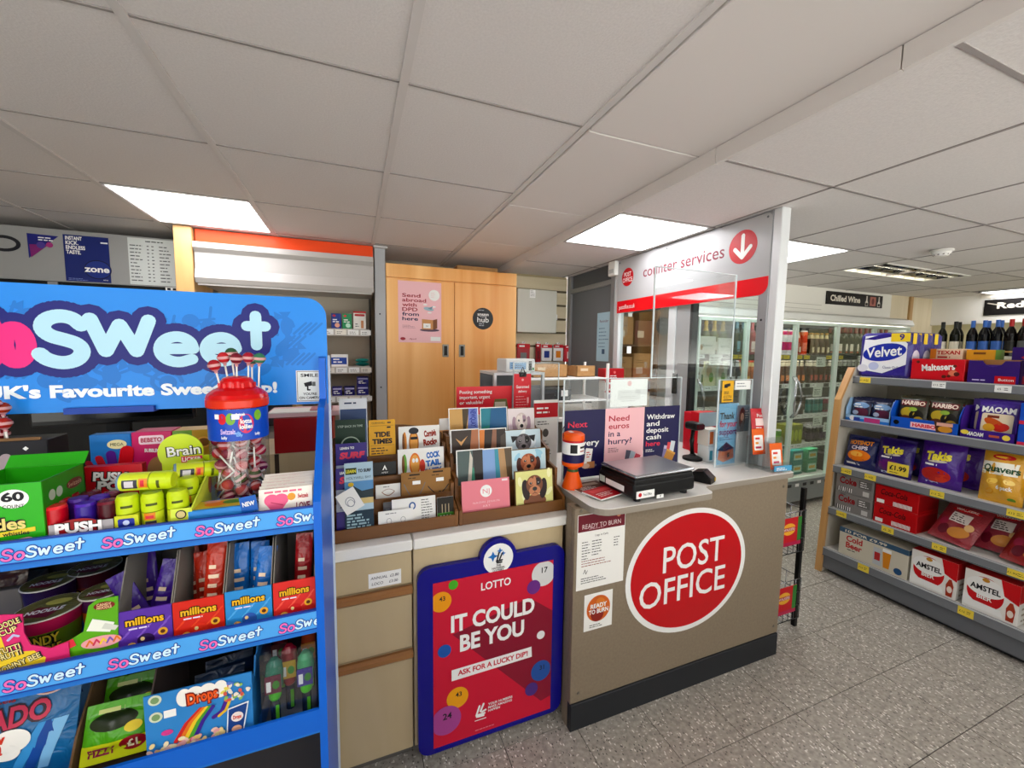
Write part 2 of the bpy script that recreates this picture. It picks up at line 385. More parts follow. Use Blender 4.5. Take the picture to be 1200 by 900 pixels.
# walls
WL = M('#d9d4cc', .7)
def wall(name, x0, y0, z0, x1, y1, z1, m=WL):
    b = MB(); b.box(x0, y0, z0, x1, y1, z1, m); return structure(b, name)
wall('wall_back', -3, 3.7, 0, 2.0, 3.76, 2.3, M('#b9b1a3', .7)); wall('wall_left', -3.06, -3, 0, -3, 3.76, 2.3); 
b = MB()
for a in ((-3, 0, 6.8, .28), (-3, 2.14, 6.8, 2.3), (-3, .28, -2.6, 2.14), (6.3, .28, 6.8, 2.14)): b.box(a[0], -1.86, a[1], a[2], -1.80, a[3], WL)
structure(b, 'wall_front')
for n, (xa, xb) in enumerate(((-2.6, .3), (.36, 3.3), (3.36, 6.3))):      # unseen shop front behind the camera, windows added to let in light
    b = MB()
    for a in ((xa, .28, xb, .33), (xa, 2.09, xb, 2.14), (xa, .33, xa+.05, 2.09), (xb-.05, .33, xb, 2.09)): b.box(a[0], -1.86, a[1], a[2], -1.80, a[3], M('#c9cbcc', .4))
    b.box(xa+.05, -1.835, .33, xb-.05, -1.83, 2.09, pane('window_glass', '#fbfdfd', .02)); structure(b, 'window_%d' % (n+1))
b = MB(); b.box(.3, -1.86, .28, .36, -1.8, 2.14, M('#c9cbcc', .4)); b.box(3.3, -1.86, .28, 3.36, -1.8, 2.14, M('#c9cbcc', .4)); structure(b, 'trim_1')
# right hand back wall: fascia above the chiller, cream board beside it
b = MB(); b.box(2.0, 3.35, 0, 2.55, 3.41, 2.3, M('#6b5a4a', .7)); b.box(2.0, 2.82, 1.9, 5.84, 2.88, 2.3, M('#e9e7e0', .55))
for z in (1.955, 2.0): b.box(2.0, 2.815, z, 4.6, 2.82, z+.004, M('#bdbab2', .6))
CREAM = wood('cream_board', '#cdbf9f', '#d9cdb2', 9, (1, 1, .1), .6)
b.box(5.84, 2.82, 0, 6.8, 2.88, 2.3, CREAM); b.box(6.19, 2.8, 0, 6.25, 2.82, 2.2, wood('timber_trim', '#a07c4a', '#b8925c', 8, (1, 1, .06)))
structure(b, 'wall_rear')
b = MB(); b.box(6.75, -1.86, 0, 6.81, 2.9, 2.3, M('#d6cfae', .7)); b.box(6.70, -1.8, 1.86, 6.75, 2.82, 2.3, M('#eceae4', .5)); structure(b, 'wall_right')
# slatted board on the back wall between cupboard and partition
b = MB(); SL = wood('slat_board', '#cbbd9d', '#d8ccb0', 8, (.12, 1, 1), .55)
zz = 0.0
while zz < 2.1:
    b.box(1.31, 3.43, zz+.004, 1.9, 3.45, min(zz+.112, 2.18), SL, .002); b.box(1.31, 3.44, zz-.012, 1.9, 3.449, zz+.004, M('#6e6450', .7)); zz += .128
b.box(1.31, 3.45, 0, 1.9, 3.5, 2.184, M('#b7aa8c', .7)); structure(b, 'wall_slatted')
for x in (2.0,): pass
# ============================================================ COUNTERS, SIGN, SCREENS
MAPLE = wood('pale_maple', '#b7a27c', '#c6b28c', 7, (.7, 1, .12), .5)
PULL = wood('oak_pull', '#8a5a2c', '#a87340', 14, (.08, 1, 1), .4)
LAM = M('#eceae4', .35)
YC = 1.36
for n, (xa, xb) in enumerate(((-1.25, .1745), (.1775, .795))):
    b = MB(); b.box(xa, YC-.012, .812, xb, 2.0, .85, LAM, .004)
    b.build('worktop', loc=(0, 0, 0), label=['long white worktop under the dark brown leaflet rack', 'short white worktop under the greetings card rack'][n], cat='worktop')
t = thing('counter_cabinet', 'pale maple counter cabinet with two round wooden drawer pulls', 'cabinet', (0, 0, 0))
b = MB(); b.box(-1.25, YC+.018, .11, .1745, 1.98, .811, MAPLE); b.build('carcass', t)
b = MB(); b.box(-1.25, YC+.06, 0, .1745, 1.9, .11, M('#77746f', .6)); b.build('plinth', t)
for z0, z1, pu in ((.692, .808, 0), (.458, .688, 1), (.075, .454, 1)):
    b = MB(); b.box(-.42, YC, z0, .172, YC+.018, z1, MAPLE, .002); d = b.build('drawer', t)
    if pu:
        b = MB(); b.prism([(YC, z1), (YC, z1-.028), (YC-.012, z1-.03), (YC-.022, z1-.02), (YC-.022, z1-.006), (YC-.012, z1+.001)], 'X', -.42, .172, PULL); b.build('pull_handle', d)
b = MB(); b.box(-1.25, YC, .05, -.425, YC+.018, .808, MAPLE); b.build('front_panel', t)
t = thing('counter_cabinet', 'pale maple counter cabinet behind the blue framed lottery poster', 'cabinet', (0, 0, 0))
b = MB(); b.box(.1775, YC, .075, .76, 1.98, .811, MAPLE, .002); b.build('carcass', t)
b = MB(); b.box(.1775, YC+.06, 0, .76, 1.9, .075, M('#77746f', .6)); b.build('plinth', t)
mb, g = panel(.105, .05, .001, PAPER)
g.text('ANNUAL  £2.80', .052, .034, .009, INK, b=.006, sh=.15); g.text('LOCO     £3.00', .052, .014, .009, INK, b=.006, sh=.15)
mb.build('price_note', loc=(.084, YC-.0015, .70), label='small white handwritten price note taped to the top drawer', cat='note')

# lottery poster in its blue frame
YP = YC-.025
def Q(zx, zy):            # place in the poster
    p = at(420+zx/3, 600+zy/3, 'Y', YP); return (p.x-.187, p.z-.045)
t = thing('lottery_poster', 'blue framed red lottery poster hung low on the maple counter', 'poster', (.187, YP, .045))
BLUE = M('#16128f', .25); b = MB(); g = G(b, (0, 0, 0), X3, Z3)
w, h = .568, .70
out = []
for cx, cy, a in ((w-.045, .045, -pi/2), (w-.045, h-.045, 0)): out += [(cx+.045*cos(a+pi/2*i/5), cy+.045*sin(a+pi/2*i/5)) for i in range(6)]
out += [(.293+.072*cos(x), h-.008+.072*sin(x)) for x in [pi*.03+pi*.94*i/14 for i in range(15)]]
for cx, cy, a in ((.045, h-.045, pi/2), (.045, .045, pi)): out += [(cx+.045*cos(a+pi/2*i/5), cy+.045*sin(a+pi/2*i/5)) for i in range(6)]
b.prism(out, 'Y', 0, .022, BLUE); b.build('frame', t)
b = MB(); g = G(b, (0, 0, 0), X3, Z3); PR = M('#d31f45', .4); PD = M('#971a3c', .4)
x0, z0, x1, z1 = .053, .022, .519, .643
b.box(x0, -.002, z0, x1, 0, z1, PR); g = G(b, (0, -.002, 0), X3, Z3)
g.poly([Q(330, 430), Q(600, 300), (x1, Q(680, 345)[1]), (x1, Q(680, 640)[1]), Q(640, 662)], PD, 1)
def lball(zx, zy, r, c, num='', l=3):
    x, z = Q(zx, zy); x = min(max(x, x0+r*.35), x1-r*.35); z = min(max(z, z0+r*.7), z1-r*.45); P = []
    for i in range(36):
        a = 2*pi*i/36; P.append((min(max(x+r*cos(a), x0), x1), min(max(z+r*sin(a), z0), z1)))
    g.poly(P, M(c, .3), l)
    if num and r > .02: g.text(num, min(max(x+.004, x0+.018), x1-.018), z+r*.3, r*.42, INK, l+1, b=.02)
lball(333, 255, .017, '#54b531', '37'); lball(290, 315, .037, '#eda61d', '43'); lball(650, 215, .050, '#dcdcdc', '17'); lball(615, 262, .028, '#7a3a92', l=5)
lball(640, 430, .017, '#eeeeee'); lball(302, 487, .024, '#2867b4'); lball(640, 555, .042, '#2f62ab', '31'); lball(607, 620, .027, '#5d3a8c', l=5); lball(348, 650, .040, '#eeae1e', '43'); lball(308, 730, .055, '#b2559c', '24', 5)
g.text('LOTTO', *Q(483, 250), .028, WHITE, 6, b=.02, w=.115); g.text('IT COULD', *Q(477, 357), .058, WHITE, 6, b=.035, w=.325); g.text('BE YOU', *Q(472, 430), .058, WHITE, 6, b=.035, w=.25)
cx, cz = Q(475, 527); g.poly([(cx-.16, cz-.025), (cx+.155, cz-.02), (cx+.153, cz+.022), (cx-.16, cz+.017)], WHITE, 6); g.text("ASK FOR A LUCKY DIP'!", cx, cz, .019, PR, 8, w=.275, b=.03)
cx, cz = Q(428, 697)
for pts in ([(-.015, -.01), (-.004, .022)], [(.0, .0), (.012, .026)], [(-.016, -.012), (.016, -.012)], [(-.014, -.018), (.012, -.02)], [(.006, -.004), (.02, .0)]): g.stroke([(cx+a, cz+c) for a, c in pts], .0075, WHITE, 6)
g.rect(cx-.022, cz-.034, cx+.022, cz-.031, WHITE, 6)
for k, s in enumerate(('YOUR NUMBERS', 'MAKE AMAZING', 'HAPPEN')): g.text(s, cx+.03, cz+.018-k*.013, .009, WHITE, 6, al='l', b=.02)
g.lines(cx-.02, z0+.018, .12, 1, .01, .003, M('#e8a0b0', .5), 6)
b.build('poster', t)
b = MB(); g = G(b, (0, -.001, 0), X3, Z3); bx, bz = .293, h-.010
b.lathe([(0, -.0), (.0575, 0)], WHITE, n=30, xf=Matrix.Translation((bx, -.0015, bz)) @ Matrix.Rotation(pi/2, 4, 'X'))
LB = M('#2a7fc4', .4); g = G(b, (0, -.002, 0), X3, Z3)
for px_, pz_, s in ((-.022, .012, .02), (.005, .03, .012), (.018, .018, .010)):
    g.poly([(bx+px_+s*cos(pi/4*i)*(1 if i % 2 == 0 else .42), bz+pz_+s*sin(pi/4*i)*(1 if i % 2 == 0 else .42)) for i in range(8)], LB, 2)
for pts in ([(-.006, -.005), (.001, .024)], [(.004, -.002), (.014, .02)], [(-.008, -.008), (.014, -.006)], [(-.006, -.014), (.012, -.014)]): g.stroke([(bx+a, bz+c) for a, c in pts], .006, INK, 3)
for k, s in enumerate(('THE', 'NATIONAL', 'LOTTERY')): g.text(s, bx, bz-.024-k*.0095, .007, INK, 3, b=.02)
b.build('badge', t)

# ---- the taupe counter
TAUPE = mottled('taupe_laminate', '#80715d', '#8a7b66', 90, .5); KICK = M('#34373b', .5)
t = thing('service_counter', 'taupe counter with the big red oval and white top', 'counter', (0, 0, 0))
b = MB(); b.box(.763, 1.277, .112, 1.94, 1.298, .904, TAUPE, .002)
for x, z in ((.80, .15), (1.91, .15), (.79, .893), (1.91, .86)): b.lathe([(.007, 0), (.006, .002), (0, .0025)], M('#8f887e', .3, .8), n=10, xf=Matrix.Translation((x, 1.277, z)) @ Matrix.Rotation(pi/2, 4, 'X'))
b.build('front_panel', t)
b = MB(); b.box(.763, 1.270, 0, 1.935, 1.298, .112, KICK, .002); b.build('kickboard', t)
b = MB(); b.box(.763, 1.299, 0, .783, 1.34, .904, TAUPE); b.box(.783, 1.322, 0, .8149, 1.34, .904, TAUPE); b.box(.797, 1.34, 0, .815, 1.95, .904, TAUPE); b.build('side_panel', t)
b = MB(); b.box(1.92, 1.299, 0, 1.94, 1.95, .904, TAUPE); b.build('side_panel', t)
def arc(cx, cy, r, a0, a1, n=6): return [(cx+r*cos(a0+(a1-a0)*i/n), cy+r*sin(a0+(a1-a0)*i/n)) for i in range(n+1)]
top = [(.797, 1.95)] + arc(.867, 1.25, .07, pi, 1.5*pi) + arc(1.33, 1.21, .03, 1.5*pi, 2*pi) + [(1.375, 1.245), (1.40, 1.258), (1.95, 1.262), (2.0, 1.33), (2.0, 1.95)]
b = MB(); b.prism(top, 'Z', .904, .9275, M('#a39b90', .45)); b.prism(top, 'Z', .9276, .930, M('#e9e7e2', .3)); b.build('countertop', t)
def flat(mb_g, name, loc, label, cat, group=None, rz=0, rot=None):
    return mb_g.build(name, loc=loc, rz=rz, rot=rot, label=label, cat=cat, group=group)
b = MB(); g = G(b, (0, 0, 0), X3, Z3); g.ell(0, 0, .336, .276, WHITE, 1, 64); g.ell(0, 0, .311, .254, RED, 2, 64)
g.text('POST', .025, .07, .112, WHITE, 3, w=.345, b=.008); g.text('OFFICE', -.025, -.07, .112, WHITE, 3, w=.478, b=.008)
b.build('logo', t, loc=(1.342, 1.2765, .553))
mb, g = panel(.217, .30, .001, PAPER); BUR = M('#7e1a33', .4)
g.rect(.002, .232, .215, .298, BUR); g.text('READY TO BURN', .108, .252, .018, M('#e8d5d6', .5), w=.175); g.lines(.05, .24, .11, 1, .01, .003, M('#c9a0a8', .5), 2); g.ell(.185, .282, .009, .011, M('#c98a6a', .5), 2)
g.text('Logs in Cash', .108, .212, .008, INK); g.lines(.02, .19, .04, 7, .011, .003, INK, 2, 3); g.lines(.065, .19, .05, 6, .011, .003, INK, 2, 5); g.lines(.165, .19, .035, 4, .011, .003, INK, 2, 9)
g.lines(.02, .115, .16, 3, .01, .003, M('#a05a50', .5), 2, 4); g.stroke([(.03, .065), (.037, .08), (.041, .062), (.048, .075)], .002, INK, 2, n=6); g.lines(.02, .045, .12, 3, .009, .003, INK, 2, 8)
flat(mb, 'notice', (.884, 1.2752, .578), 'white A4 notice with a burgundy heading taped to the taupe counter', 'notice')
mb, g = panel(.13, .15, .001, PAPER); g.ell(.065, .085, .054, .054, M('#d8742a', .4), 1, 40); g.ell(.06, .065, .03, .034, M('#9c3327', .4), 2); g.ell(.075, .1, .022, .03, M('#e08a35', .4), 3, rot=.4)
g.text('READY', .065, .098, .017, WHITE, 4, b=.03, w=.075); g.text('TO BURN', .065, .075, .017, WHITE, 4, b=.03, w=.09); g.lines(.025, .02, .08, 2, .008, .003, INK, 2)
flat(mb, 'sticker', (.88, 1.2755, .402), 'small square white sticker with an orange disc below the burgundy notice', 'sticker')

# ---- partition, sign and screens above the counter
ALU = M('#a9abae', .35, .6); ALUL = M('#dfe1e3', .35, .2); GREY = M('#83868a', .5)
t = thing('partition', 'grey framed glazed partition along the end of the taupe counter', 'partition', (0, 0, 0))
b = MB(); b.box(1.885, 1.40, .931, 1.945, 1.455, 2.183, ALU, .004)
for z in (1.15, 1.66): b.lathe([(.006, 0), (0, .002)], INK, n=8, xf=Matrix.Translation((1.885, 1.43, z)) @ Matrix.Rotation(-pi/2, 4, 'Y'))
b.build('post', t)
b = MB(); b.box(1.885, 1.355, .931, 1.945, 1.399, 2.183, ALUL, .004); b.build('post_cover', t)
b = MB(); b.box(1.90, 2.615, .931, 1.95, 2.67, 2.183, ALUL, .004); b.build('post', t)
b = MB(); b.box(1.90, 2.671, 0, 1.95, 2.73, 2.183, ALU, .004); b.build('post', t)
b = MB(); b.box(1.90, 3.36, 0, 1.95, 3.43, 2.183, ALU, .004); b.build('post', t)
b = MB(); b.box(1.90, 2.73, 2.02, 1.95, 3.36, 2.06, ALU, .003); b.build('rail', t)
b = MB(); b.box(1.92, 2.73, 0, 1.935, 3.36, 2.02, GREY); b.build('infill_panel', t)
b = MB(); b.box(1.92, 2.73, 2.06, 1.935, 3.43, 2.183, M('#6f7276', .5)); b.build('top_panel', t)
b = MB(); b.box(1.90, 1.456, 2.165, 1.945, 2.614, 2.183, ALU); b.build('rail', t)
b = MB(); b.box(1.922, 1.456, .932, 1.926, 2.614, 2.164, pane('partition_glass', '#f2f7f6', .02)); b.build('glass', t)
b = MB(); b.box(1.90, 2.02, .931, 1.945, 2.085, 2.16, ALUL, .004); b.build('post', t)
b = MB(); b.box(1.905, 1.905, .931, 1.945, 2.018, 2.16, M('#b9bcbf', .35, .4), .003); b.box(1.90, 1.88, .931, 1.945, 1.90, 2.16, M('#2b2d30', .4)); b.build('sliding_stile', t)
b = MB(); b.box(1.892, 1.985, 1.23, 1.905, 2.02, 1.36, BLACK, .003); b.box(1.888, 1.995, 1.27, 1.892, 2.01, 1.32, M('#3a3a3c', .3)); b.build('lock', t)
t = thing('counter_sign', 'white and red hanging sign with a down arrow above the taupe counter', 'sign', (1.883, 2.615, 1.783))
b = MB(); w, h = 1.212, .392; xf = Matrix(((0, 1, 0, 0), (-1, 0, 0, 0), (0, 0, 1, 0), (0, 0, 0, 1)))
GW = M('#bdbdbe', .22)
P = [(0, 0)] + [(w-.05+.05*cos(a), .05+.05*sin(a)) for a in [-pi/2+pi/2*i/6 for i in range(7)]] + [(w-.03+.03*cos(a), h-.03+.03*sin(a)) for a in [pi/2*i/6 for i in range(7)]] + [(.03+.03*cos(a), h-.03+.03*sin(a)) for a in [pi/2+pi/2*i/6 for i in range(7)]]
b.prism(P, 'Y', 0, .012, GW, xf=xf)
g = G(b, (0, 0, 0), -Y3, Z3)
g.poly([(0, 0), (w-.05, 0)] + [(w-.05+.05*cos(a), .05+.05*sin(a)) for a in [-pi/2+pi/2*i/6 for i in range(1, 7)]] + [(w, .088), (0, .088)], M('#e40f28', .25), 1)
g.text('postoffice.co.uk', .12, .042, .03, WHITE, 3, w=.18)
g.ell(.118, .255, .066, .066, RED, 2, 40); g.text('POST', .118, .275, .030, WHITE, 3, w=.08, b=.01); g.text('OFFICE', .118, .235, .030, WHITE, 3, w=.11, b=.01)
TXT = M('#8f3a4a', .4); g.text('counter services', .62, .262, .07, TXT, 2, w=.66, b=.004)
g.ell(1.06, .258, .082, .085, RED, 2, 40)
for pts in ([(1.06, .315), (1.06, .21)], [(1.015, .252), (1.06, .205), (1.105, .252)]): g.stroke(pts, .021, WHITE, 3)
for x, z in ((.51, .372), (1.19, .372), (.02, .372)): g.ell(x, z, .006, .006, M('#6b6d70', .4), 2, 10)
b.build('board', t)
for y in (-.4, -.9): b = MB(); b.box(0, y-.015, h, .008, y+.015, h+.008, ALU); b.build('bracket', t)
PX = pane('perspex', '#fcfefe', .012); PXE = M('#dfe8ea', .2)
def perspex(x0, x1, y, z0, z1, label, edge=1, feet=False):
    t = thing('perspex_screen', label, 'screen', (x0, y, z0)); b = MB(); w = x1-x0; h = z1-z0
    b.box(0, 0, 0, w, .005, h, PX); b.build('sheet', t)
    if edge:
        b = MB()
        for a in ((-.003, 0, 0, .003, .006, h), (w-.002, 0, 0, w+.002, .006, h), (0, 0, h-.001, w, .006, h+.002)): b.box(*a, PXE)
        b.build('polished_edge', t)
    if feet:
        b = MB()
        for x in (.03, w-.03): b.box(x-.003, -.03, 0, x+.003, .07, .05, PX)
        b.build('foot', t)
    return t
perspex(.832, 1.472, 1.505, .931, 1.375, 'clear counter screen behind the postage scale, carrying three posters')
perspex(1.645, 1.87, 1.44, .931, 1.364, 'clear counter screen with the yellow camera sticker', 2)
t = perspex(1.25, 1.742, 1.46, 1.376, 1.872, 'tall clear screen hanging in front of the counter services sign', 1)
perspex(at(602, 443, 'Y', 1.95).x, at(655, 443, 'Y', 1.95).x, 1.95, .851, 1.43, 'clear screen standing behind the greetings card rack')
def pposter(name, w, h, col, loc, label, fn, rz=0):
    mb, g = panel(w, h, .0012, col); fn(g, w, h); return flat(mb, name, loc, label, 'poster', rz=rz)
def f1(g, w, h):
    P2 = M('#e2355c', .4)
    for k, (s, c) in enumerate((('Next', P2), ('day', P2), ('delivery', WHITE))): g.text(s, .017, h-.062-k*.042, .026, c, 2, al='l', b=.015, w=w*[.47, .38, .78][k])
    g.lines(.09, h-.178, .07, 3, .008, .003, WHITE, 2); g.ell(.125, .05, .042, .01, M('#6d7080', .5), 1)
    g.poly([(.10, .06), (.135, .055), (.145, .125), (.11, .13)], PAPER, 2); g.lines(.112, .11, .025, 3, .01, .004, RED, 3); g.rect(.115, .038, .155, .068, M('#c08a5a', .5), 3); g.ell(.11, .05, .02, .012, M('#d9b8a4', .5), 4)
def f2(g, w, h):
    P2 = M('#c2203f', .4)
    for k, (s, c) in enumerate((('Need', P2), ('euros', P2), ('in a', NAVY), ('hurry?', NAVY))): g.text(s, .018, h-.045-k*.035, .025, c, 2, al='l', b=.012, w=w*[.52, .52, .30, .60][k])
    g.lines(.018, h-.182, .075, 3, .008, .003, M('#8a5560', .5), 2)
    g.poly([(.11, .055), (.135, .05), (.145, .10), (.118, .105)], M('#6d6878', .5), 2); g.poly([(.13, .05), (.155, .045), (.17, .09), (.145, .1)], M('#b8c4cf', .5), 3); g.poly([(.15, .035), (.185, .02), (.20, .075), (.172, .085)], M('#d04a5c', .5), 4)
    g.rrect(.088, .01, .15, .05, .005, M('#2b86cf', .4), 5); g.rect(.125, .03, .135, .042, WHITE, 6)
def f3(g, w, h):
    P2 = M('#e2355c', .4)
    for k, (s, c) in enumerate((('Withdraw', WHITE), ('and', WHITE), ('deposit', WHITE), ('cash', WHITE), ('here', P2))): g.text(s, .012, h-.048-k*.032, .023, c, 2, al='l', b=.015, w=w*[.80, .36, .63, .42, .40][k])
    g.lines(.012, h-.205, .065, 2, .008, .003, WHITE, 2)
    for k, (x, z, c) in enumerate(((.13, .085, '#c9c2d8'), (.15, .10, '#d9545c'), (.17, .105, '#cfd6dc'), (.125, .07, '#8e86b0'))): g.poly([(x-.018, z-.03), (x+.008, z-.034), (x+.018, z+.02), (x-.008, z+.025)], M(c, .5), 2+k)
    g.poly([(.115, .04), (.165, .02), (.185, .06), (.135, .085)], M('#c08b3c', .5), 7); g.poly([(.135, .085), (.185, .06), (.190, .068), (.14, .093)], M('#d8a655', .5), 8)
pposter('poster', .205, .30, NAVY, (.938, 1.5035, .94), 'navy poster with red and white words behind the orange bucket', f1)
pposter('poster', .214, .30, PINK, (1.149, 1.5035, .94), 'pale pink poster about euros behind the scale', f2)
pposter('poster', .208, .30, NAVY, (1.3625, 1.5035, .94), 'navy poster about withdrawing cash behind the scale', f3)
def f4(g, w, h): g.ell(w/2, h-.02, .012, .012, M('#ecc9c9', .6)); g.rrect(.04, .03, w-.04, h-.05, .006, M('#e2e2e0', .6)); g.lines(.06, h-.06, .1, 3, .02, .004, M('#d5d5d3', .6), 2)
pposter('notice', .205, .125, M('#eeeeec', .6), (1.172, 1.512, 1.246), 'white sheet taped behind the screen above the pink poster', f4)
def f5(g, w, h): g.rect(.012, h-.035, .035, h-.022, INK); g.poly([(.012, h-.018), (.05, h-.012), (.052, h-.026), (.014, h-.034)], INK, 2); g.lines(.012, h-.055, .05, 2, .008, .004, INK, 2); g.text('CCTV', w/2, .025, .014, INK, 2, b=.01); g.rect(.01, .008, w-.01, .013, INK, 2)
pposter('sticker', .075, .105, M('#e9b92c', .4), (1.70, 1.4385, 1.255), 'yellow camera warning sticker on the clear counter screen', f5)
def f6(g, w, h): g.lines(.01, h-.015, w-.02, 2, .014, .004, M('#8a8f96', .5), 2)
pposter('label', .105, .045, WHITE, (1.80, 1.4385, 1.315), 'white label at the top of the clear screen beside the yellow sticker', f6)
def f7(g, w, h):
    P2 = M('#d0305c', .4); g.text('Thank', .008, h-.062, .032, INK, 2, al='l', b=.03, w=.10); g.text('for your', .008, h-.102, .030, P2, 2, al='l', b=.03, w=.118); g.text('support', .008, h-.142, .030, M('#7a1a76', .4), 2, al='l', b=.03, w=.118); g.lines(.012, h-.172, .1, 2, .01, .003, NAVY, 2)
    g.poly([(.005, .03), (.045, .012), (.055, .07), (.015, .08)], M('#c98263', .5), 2); g.poly([(.045, .012), (.115, .03), (.11, .085), (.055, .07)], M('#b3705a', .5), 2); g.poly([(.0, .075), (.06, .115), (.115, .08), (.05, .065)], M('#35305e', .5), 3); g.rect(.07, .035, .085, .06, INK, 3)
pposter('leaflet', .135, .31, M('#8fc4e4', .35), (1.748, 1.465, .933), 'blue thank you card with a little house behind the clear screen', f7)
def f8(g, w, h):
    g.rect(0, h*.55, w, h, M('#6d8694', .5)); g.ell(w*.38, h*.78, .022, .055, M('#3a2a22', .5), 2); g.ell(w*.38, h*.8, .011, .02, M('#d9b09a', .5), 3); g.rect(w*.25, h*.55, w*.55, h*.68, M('#55565e', .5), 3); g.lines(w*.62, h*.9, .03, 4, .012, .004, WHITE, 3)
pposter('leaflet', .085, .30, M('#d7d9da', .4), (1.838, 1.455, .933), 'grey leaflet with a photo of a woman with long dark hair by the post', f8)
# ============================================================ ON AND BEHIND THE TAUPE COUNTER
ZC = .931
# postage scale
t = thing('postal_scale', 'black postage scale with a steel platform on the taupe counter', 'scale', (1.11, 1.30, ZC), rz=radians(3))
BP = M('#1a1b1d', .35); b = MB(); b.box(-.158, -.105, .014, .158, .115, .075, BP, .012, seg=3); b.box(-.152, -.1, .06, .152, .11, .09, M('#121314', .4), .008, seg=2)
b.build('body', t)
for x in (-.12, .12):
    for y in (-.08, .09): b = MB(); b.lathe([(.014, 0), (.014, .016), (0, .016)], BLACK, c=(x, y, 0), n=12); b.build('foot', t)
b = MB(); b.box(-.152, -.105, .093, .152, .108, .104, M('#b9bbbd', .18, .9), .005, seg=2); b.box(-.146, -.099, .104, .146, .102, .1055, M('#c4c6c8', .28, .9), .001); b.build('platform', t)
b = MB(); g = G(b, (-.158, -.1055, 0), X3, Z3); b.box(-.146, -.1075, .018, -.06, -.105, .046, WHITE); g = G(b, (-.146, -.1076, .018), X3, Z3); g.ell(.016, .014, .008, .008, RED); g.text('Post Office', .052, .014, .009, INK, w=.04); b.build('label_plate', t)
b = MB(); b.box(-.045, -.1065, .006, -.012, -.104, .02, WHITE); b.box(-.03, -.107, .01, -.026, -.1055, .018, INK); b.build('level_tag', t)
b = MB(); b.box(-.1595, -.05, .03, -.157, .06, .052, WHITE); b.box(-.1595, .068, .03, -.157, .10, .056, M('#cfe0d4', .5)); b.build('side_sticker', t)
# collection bucket
OR = M('#f06a10', .35)
t = thing('collection_bucket', 'orange charity collection cone on the corner of the taupe counter', 'collection box', (.838, 1.43, ZC))
b = MB(); b.lathe([(0, 0), (.043, 0), (.043, .006), (.024, .066), (.021, .076), (.021, .084)], OR, n=28); b.lathe([(.023, .066), (.023, .08)], M('#4a6a3a', .5), n=28); b.build('cone', t)
b = MB(); b.lathe([(.021, .084), (.044, .096), (.0455, .102), (.0455, .112), (.0445, .112)], OR, n=28); b.lathe([(.0445, .112), (.0445, .146), (.0445, .195)], [NAVY, WHITE], n=28); b.lathe([(.0448, .195), (.0448, .204)], RED, n=28); b.lathe([(.046, .204), (.046, .224), (.034, .232), (0, .233)], OR, n=28)
for k in range(4): b.box(-.02+.004*k, -.012, .2335, -.018+.004*k, .012, .236, WHITE)
b.build('cup', t)
b = MB(); wf = lambda x, y: 0
for i in range(1): b.lathe([(.0449, .153), (.0449, .188)], BLACK, n=10, a0=radians(225), a1=radians(262)); b.lathe([(.0449, .172), (.0449, .180)], INK, n=10, a0=radians(278), a1=radians(320)); b.lathe([(.0449, .158), (.0449, .163)], M('#b0553f', .5), n=10, a0=radians(278), a1=radians(315))
b.build('label_print', t)
b = MB(); b.tube([(-.045, 0, .21), (-.05, 0, .25), (-.03, 0, .275), (.0, 0, .262)], .0018, INK, 6); b.build('cord', t)
# leaflets under the scale
for k, (x, y, r, c, c2, lab) in enumerate(((.915, 1.31, .25, '#d41f2e', '#ef6a6a', 'red leaflet lying flat left of the postage scale'), (.90, 1.40, .08, '#7d5a4c', '#c9b8a8', 'brown magazine under the orange collection cone'))):
    b = MB(); b.box(-.075, -.05 if k == 0 else -.07, 0, .075, .05 if k == 0 else .07, .004 if k else .005, PAPER); g = G(b, (-.075, -.05, .0052), X3, Y3)
    g.rect(0, 0, .15, .10, M(c, .35)); g.rect(.02, .06, .13, .085, M(c2, .4), 2); g.lines(.02, .045, .1, 3, .012, .004, WHITE, 2, k)
    flat(b, 'leaflet', (x, y, ZC+.0005 + (.006 if k == 0 else 0)), lab, 'leaflet', rz=r)
# card reader
t = thing('card_reader', 'small black card reader on the counter right of the scale', 'card reader', (1.425, 1.31, ZC), rz=radians(25))
b = MB(); b.prism([(-.045, 0), (.045, 0), (.045, .03), (.03, .042), (-.01, .05), (-.045, .02)], 'X', -.032, .032, BLACK); b.build('body', t)
b = MB(); b.prism([(-.044, .0205), (-.011, .0505), (-.010, .052), (-.046, .022)], 'X', -.026, .026, M('#3b3d42', .2)); b.build('screen', t)
b = MB(); b.box(.018, -.047, .006, .03, -.044, .02, M('#d6b83a', .4)); b.build('indicator', t)
# leaflet holder with cards
t = thing('leaflet_holder', 'small clear leaflet holder with a blue strip at the counter end', 'leaflet holder', (1.886, 1.30, ZC), rz=radians(-6))
b = MB(); b.box(-.058, -.03, 0, .058, .06, .004, PX); b.box(-.058, -.03, .004, .058, -.026, .05, PX); b.box(-.058, .025, .004, .058, .029, .16, PX); b.build('stand', t)
b = MB(); b.box(-.052, -.0335, .01, .052, -.0305, .036, M('#5aa9cf', .4)); g = G(b, (-.052, -.0336, .01), X3, Z3); g.lines(.012, .015, .08, 2, .008, .004, WHITE, 2); b.build('label_strip', t)
def gift(x, y, z, h, lab, w=.075):
    mb, g = panel(w, h, .002, M('#e87420', .4)); g.rrect(.01, .02, w-.01, h*.75, .006, WHITE)
    for i, (a, c) in enumerate(((.03, '#d8443a'), (.05, '#e9a03a'), (.04, '#c9476a'))): g.lines(.018, h*.62-i*.022, .042, 1, .01, .010, M(c, .4), 2, i+3)
    g.rect(0, 0, w, .012, M('#c9551a', .4), 2)
    return mb.build('gift_card', loc=(x, y, z), rz=radians(-6), rot=(radians(-8), 0, radians(-6)), label=lab, cat='gift card', group='orange gift cards at the counter end')
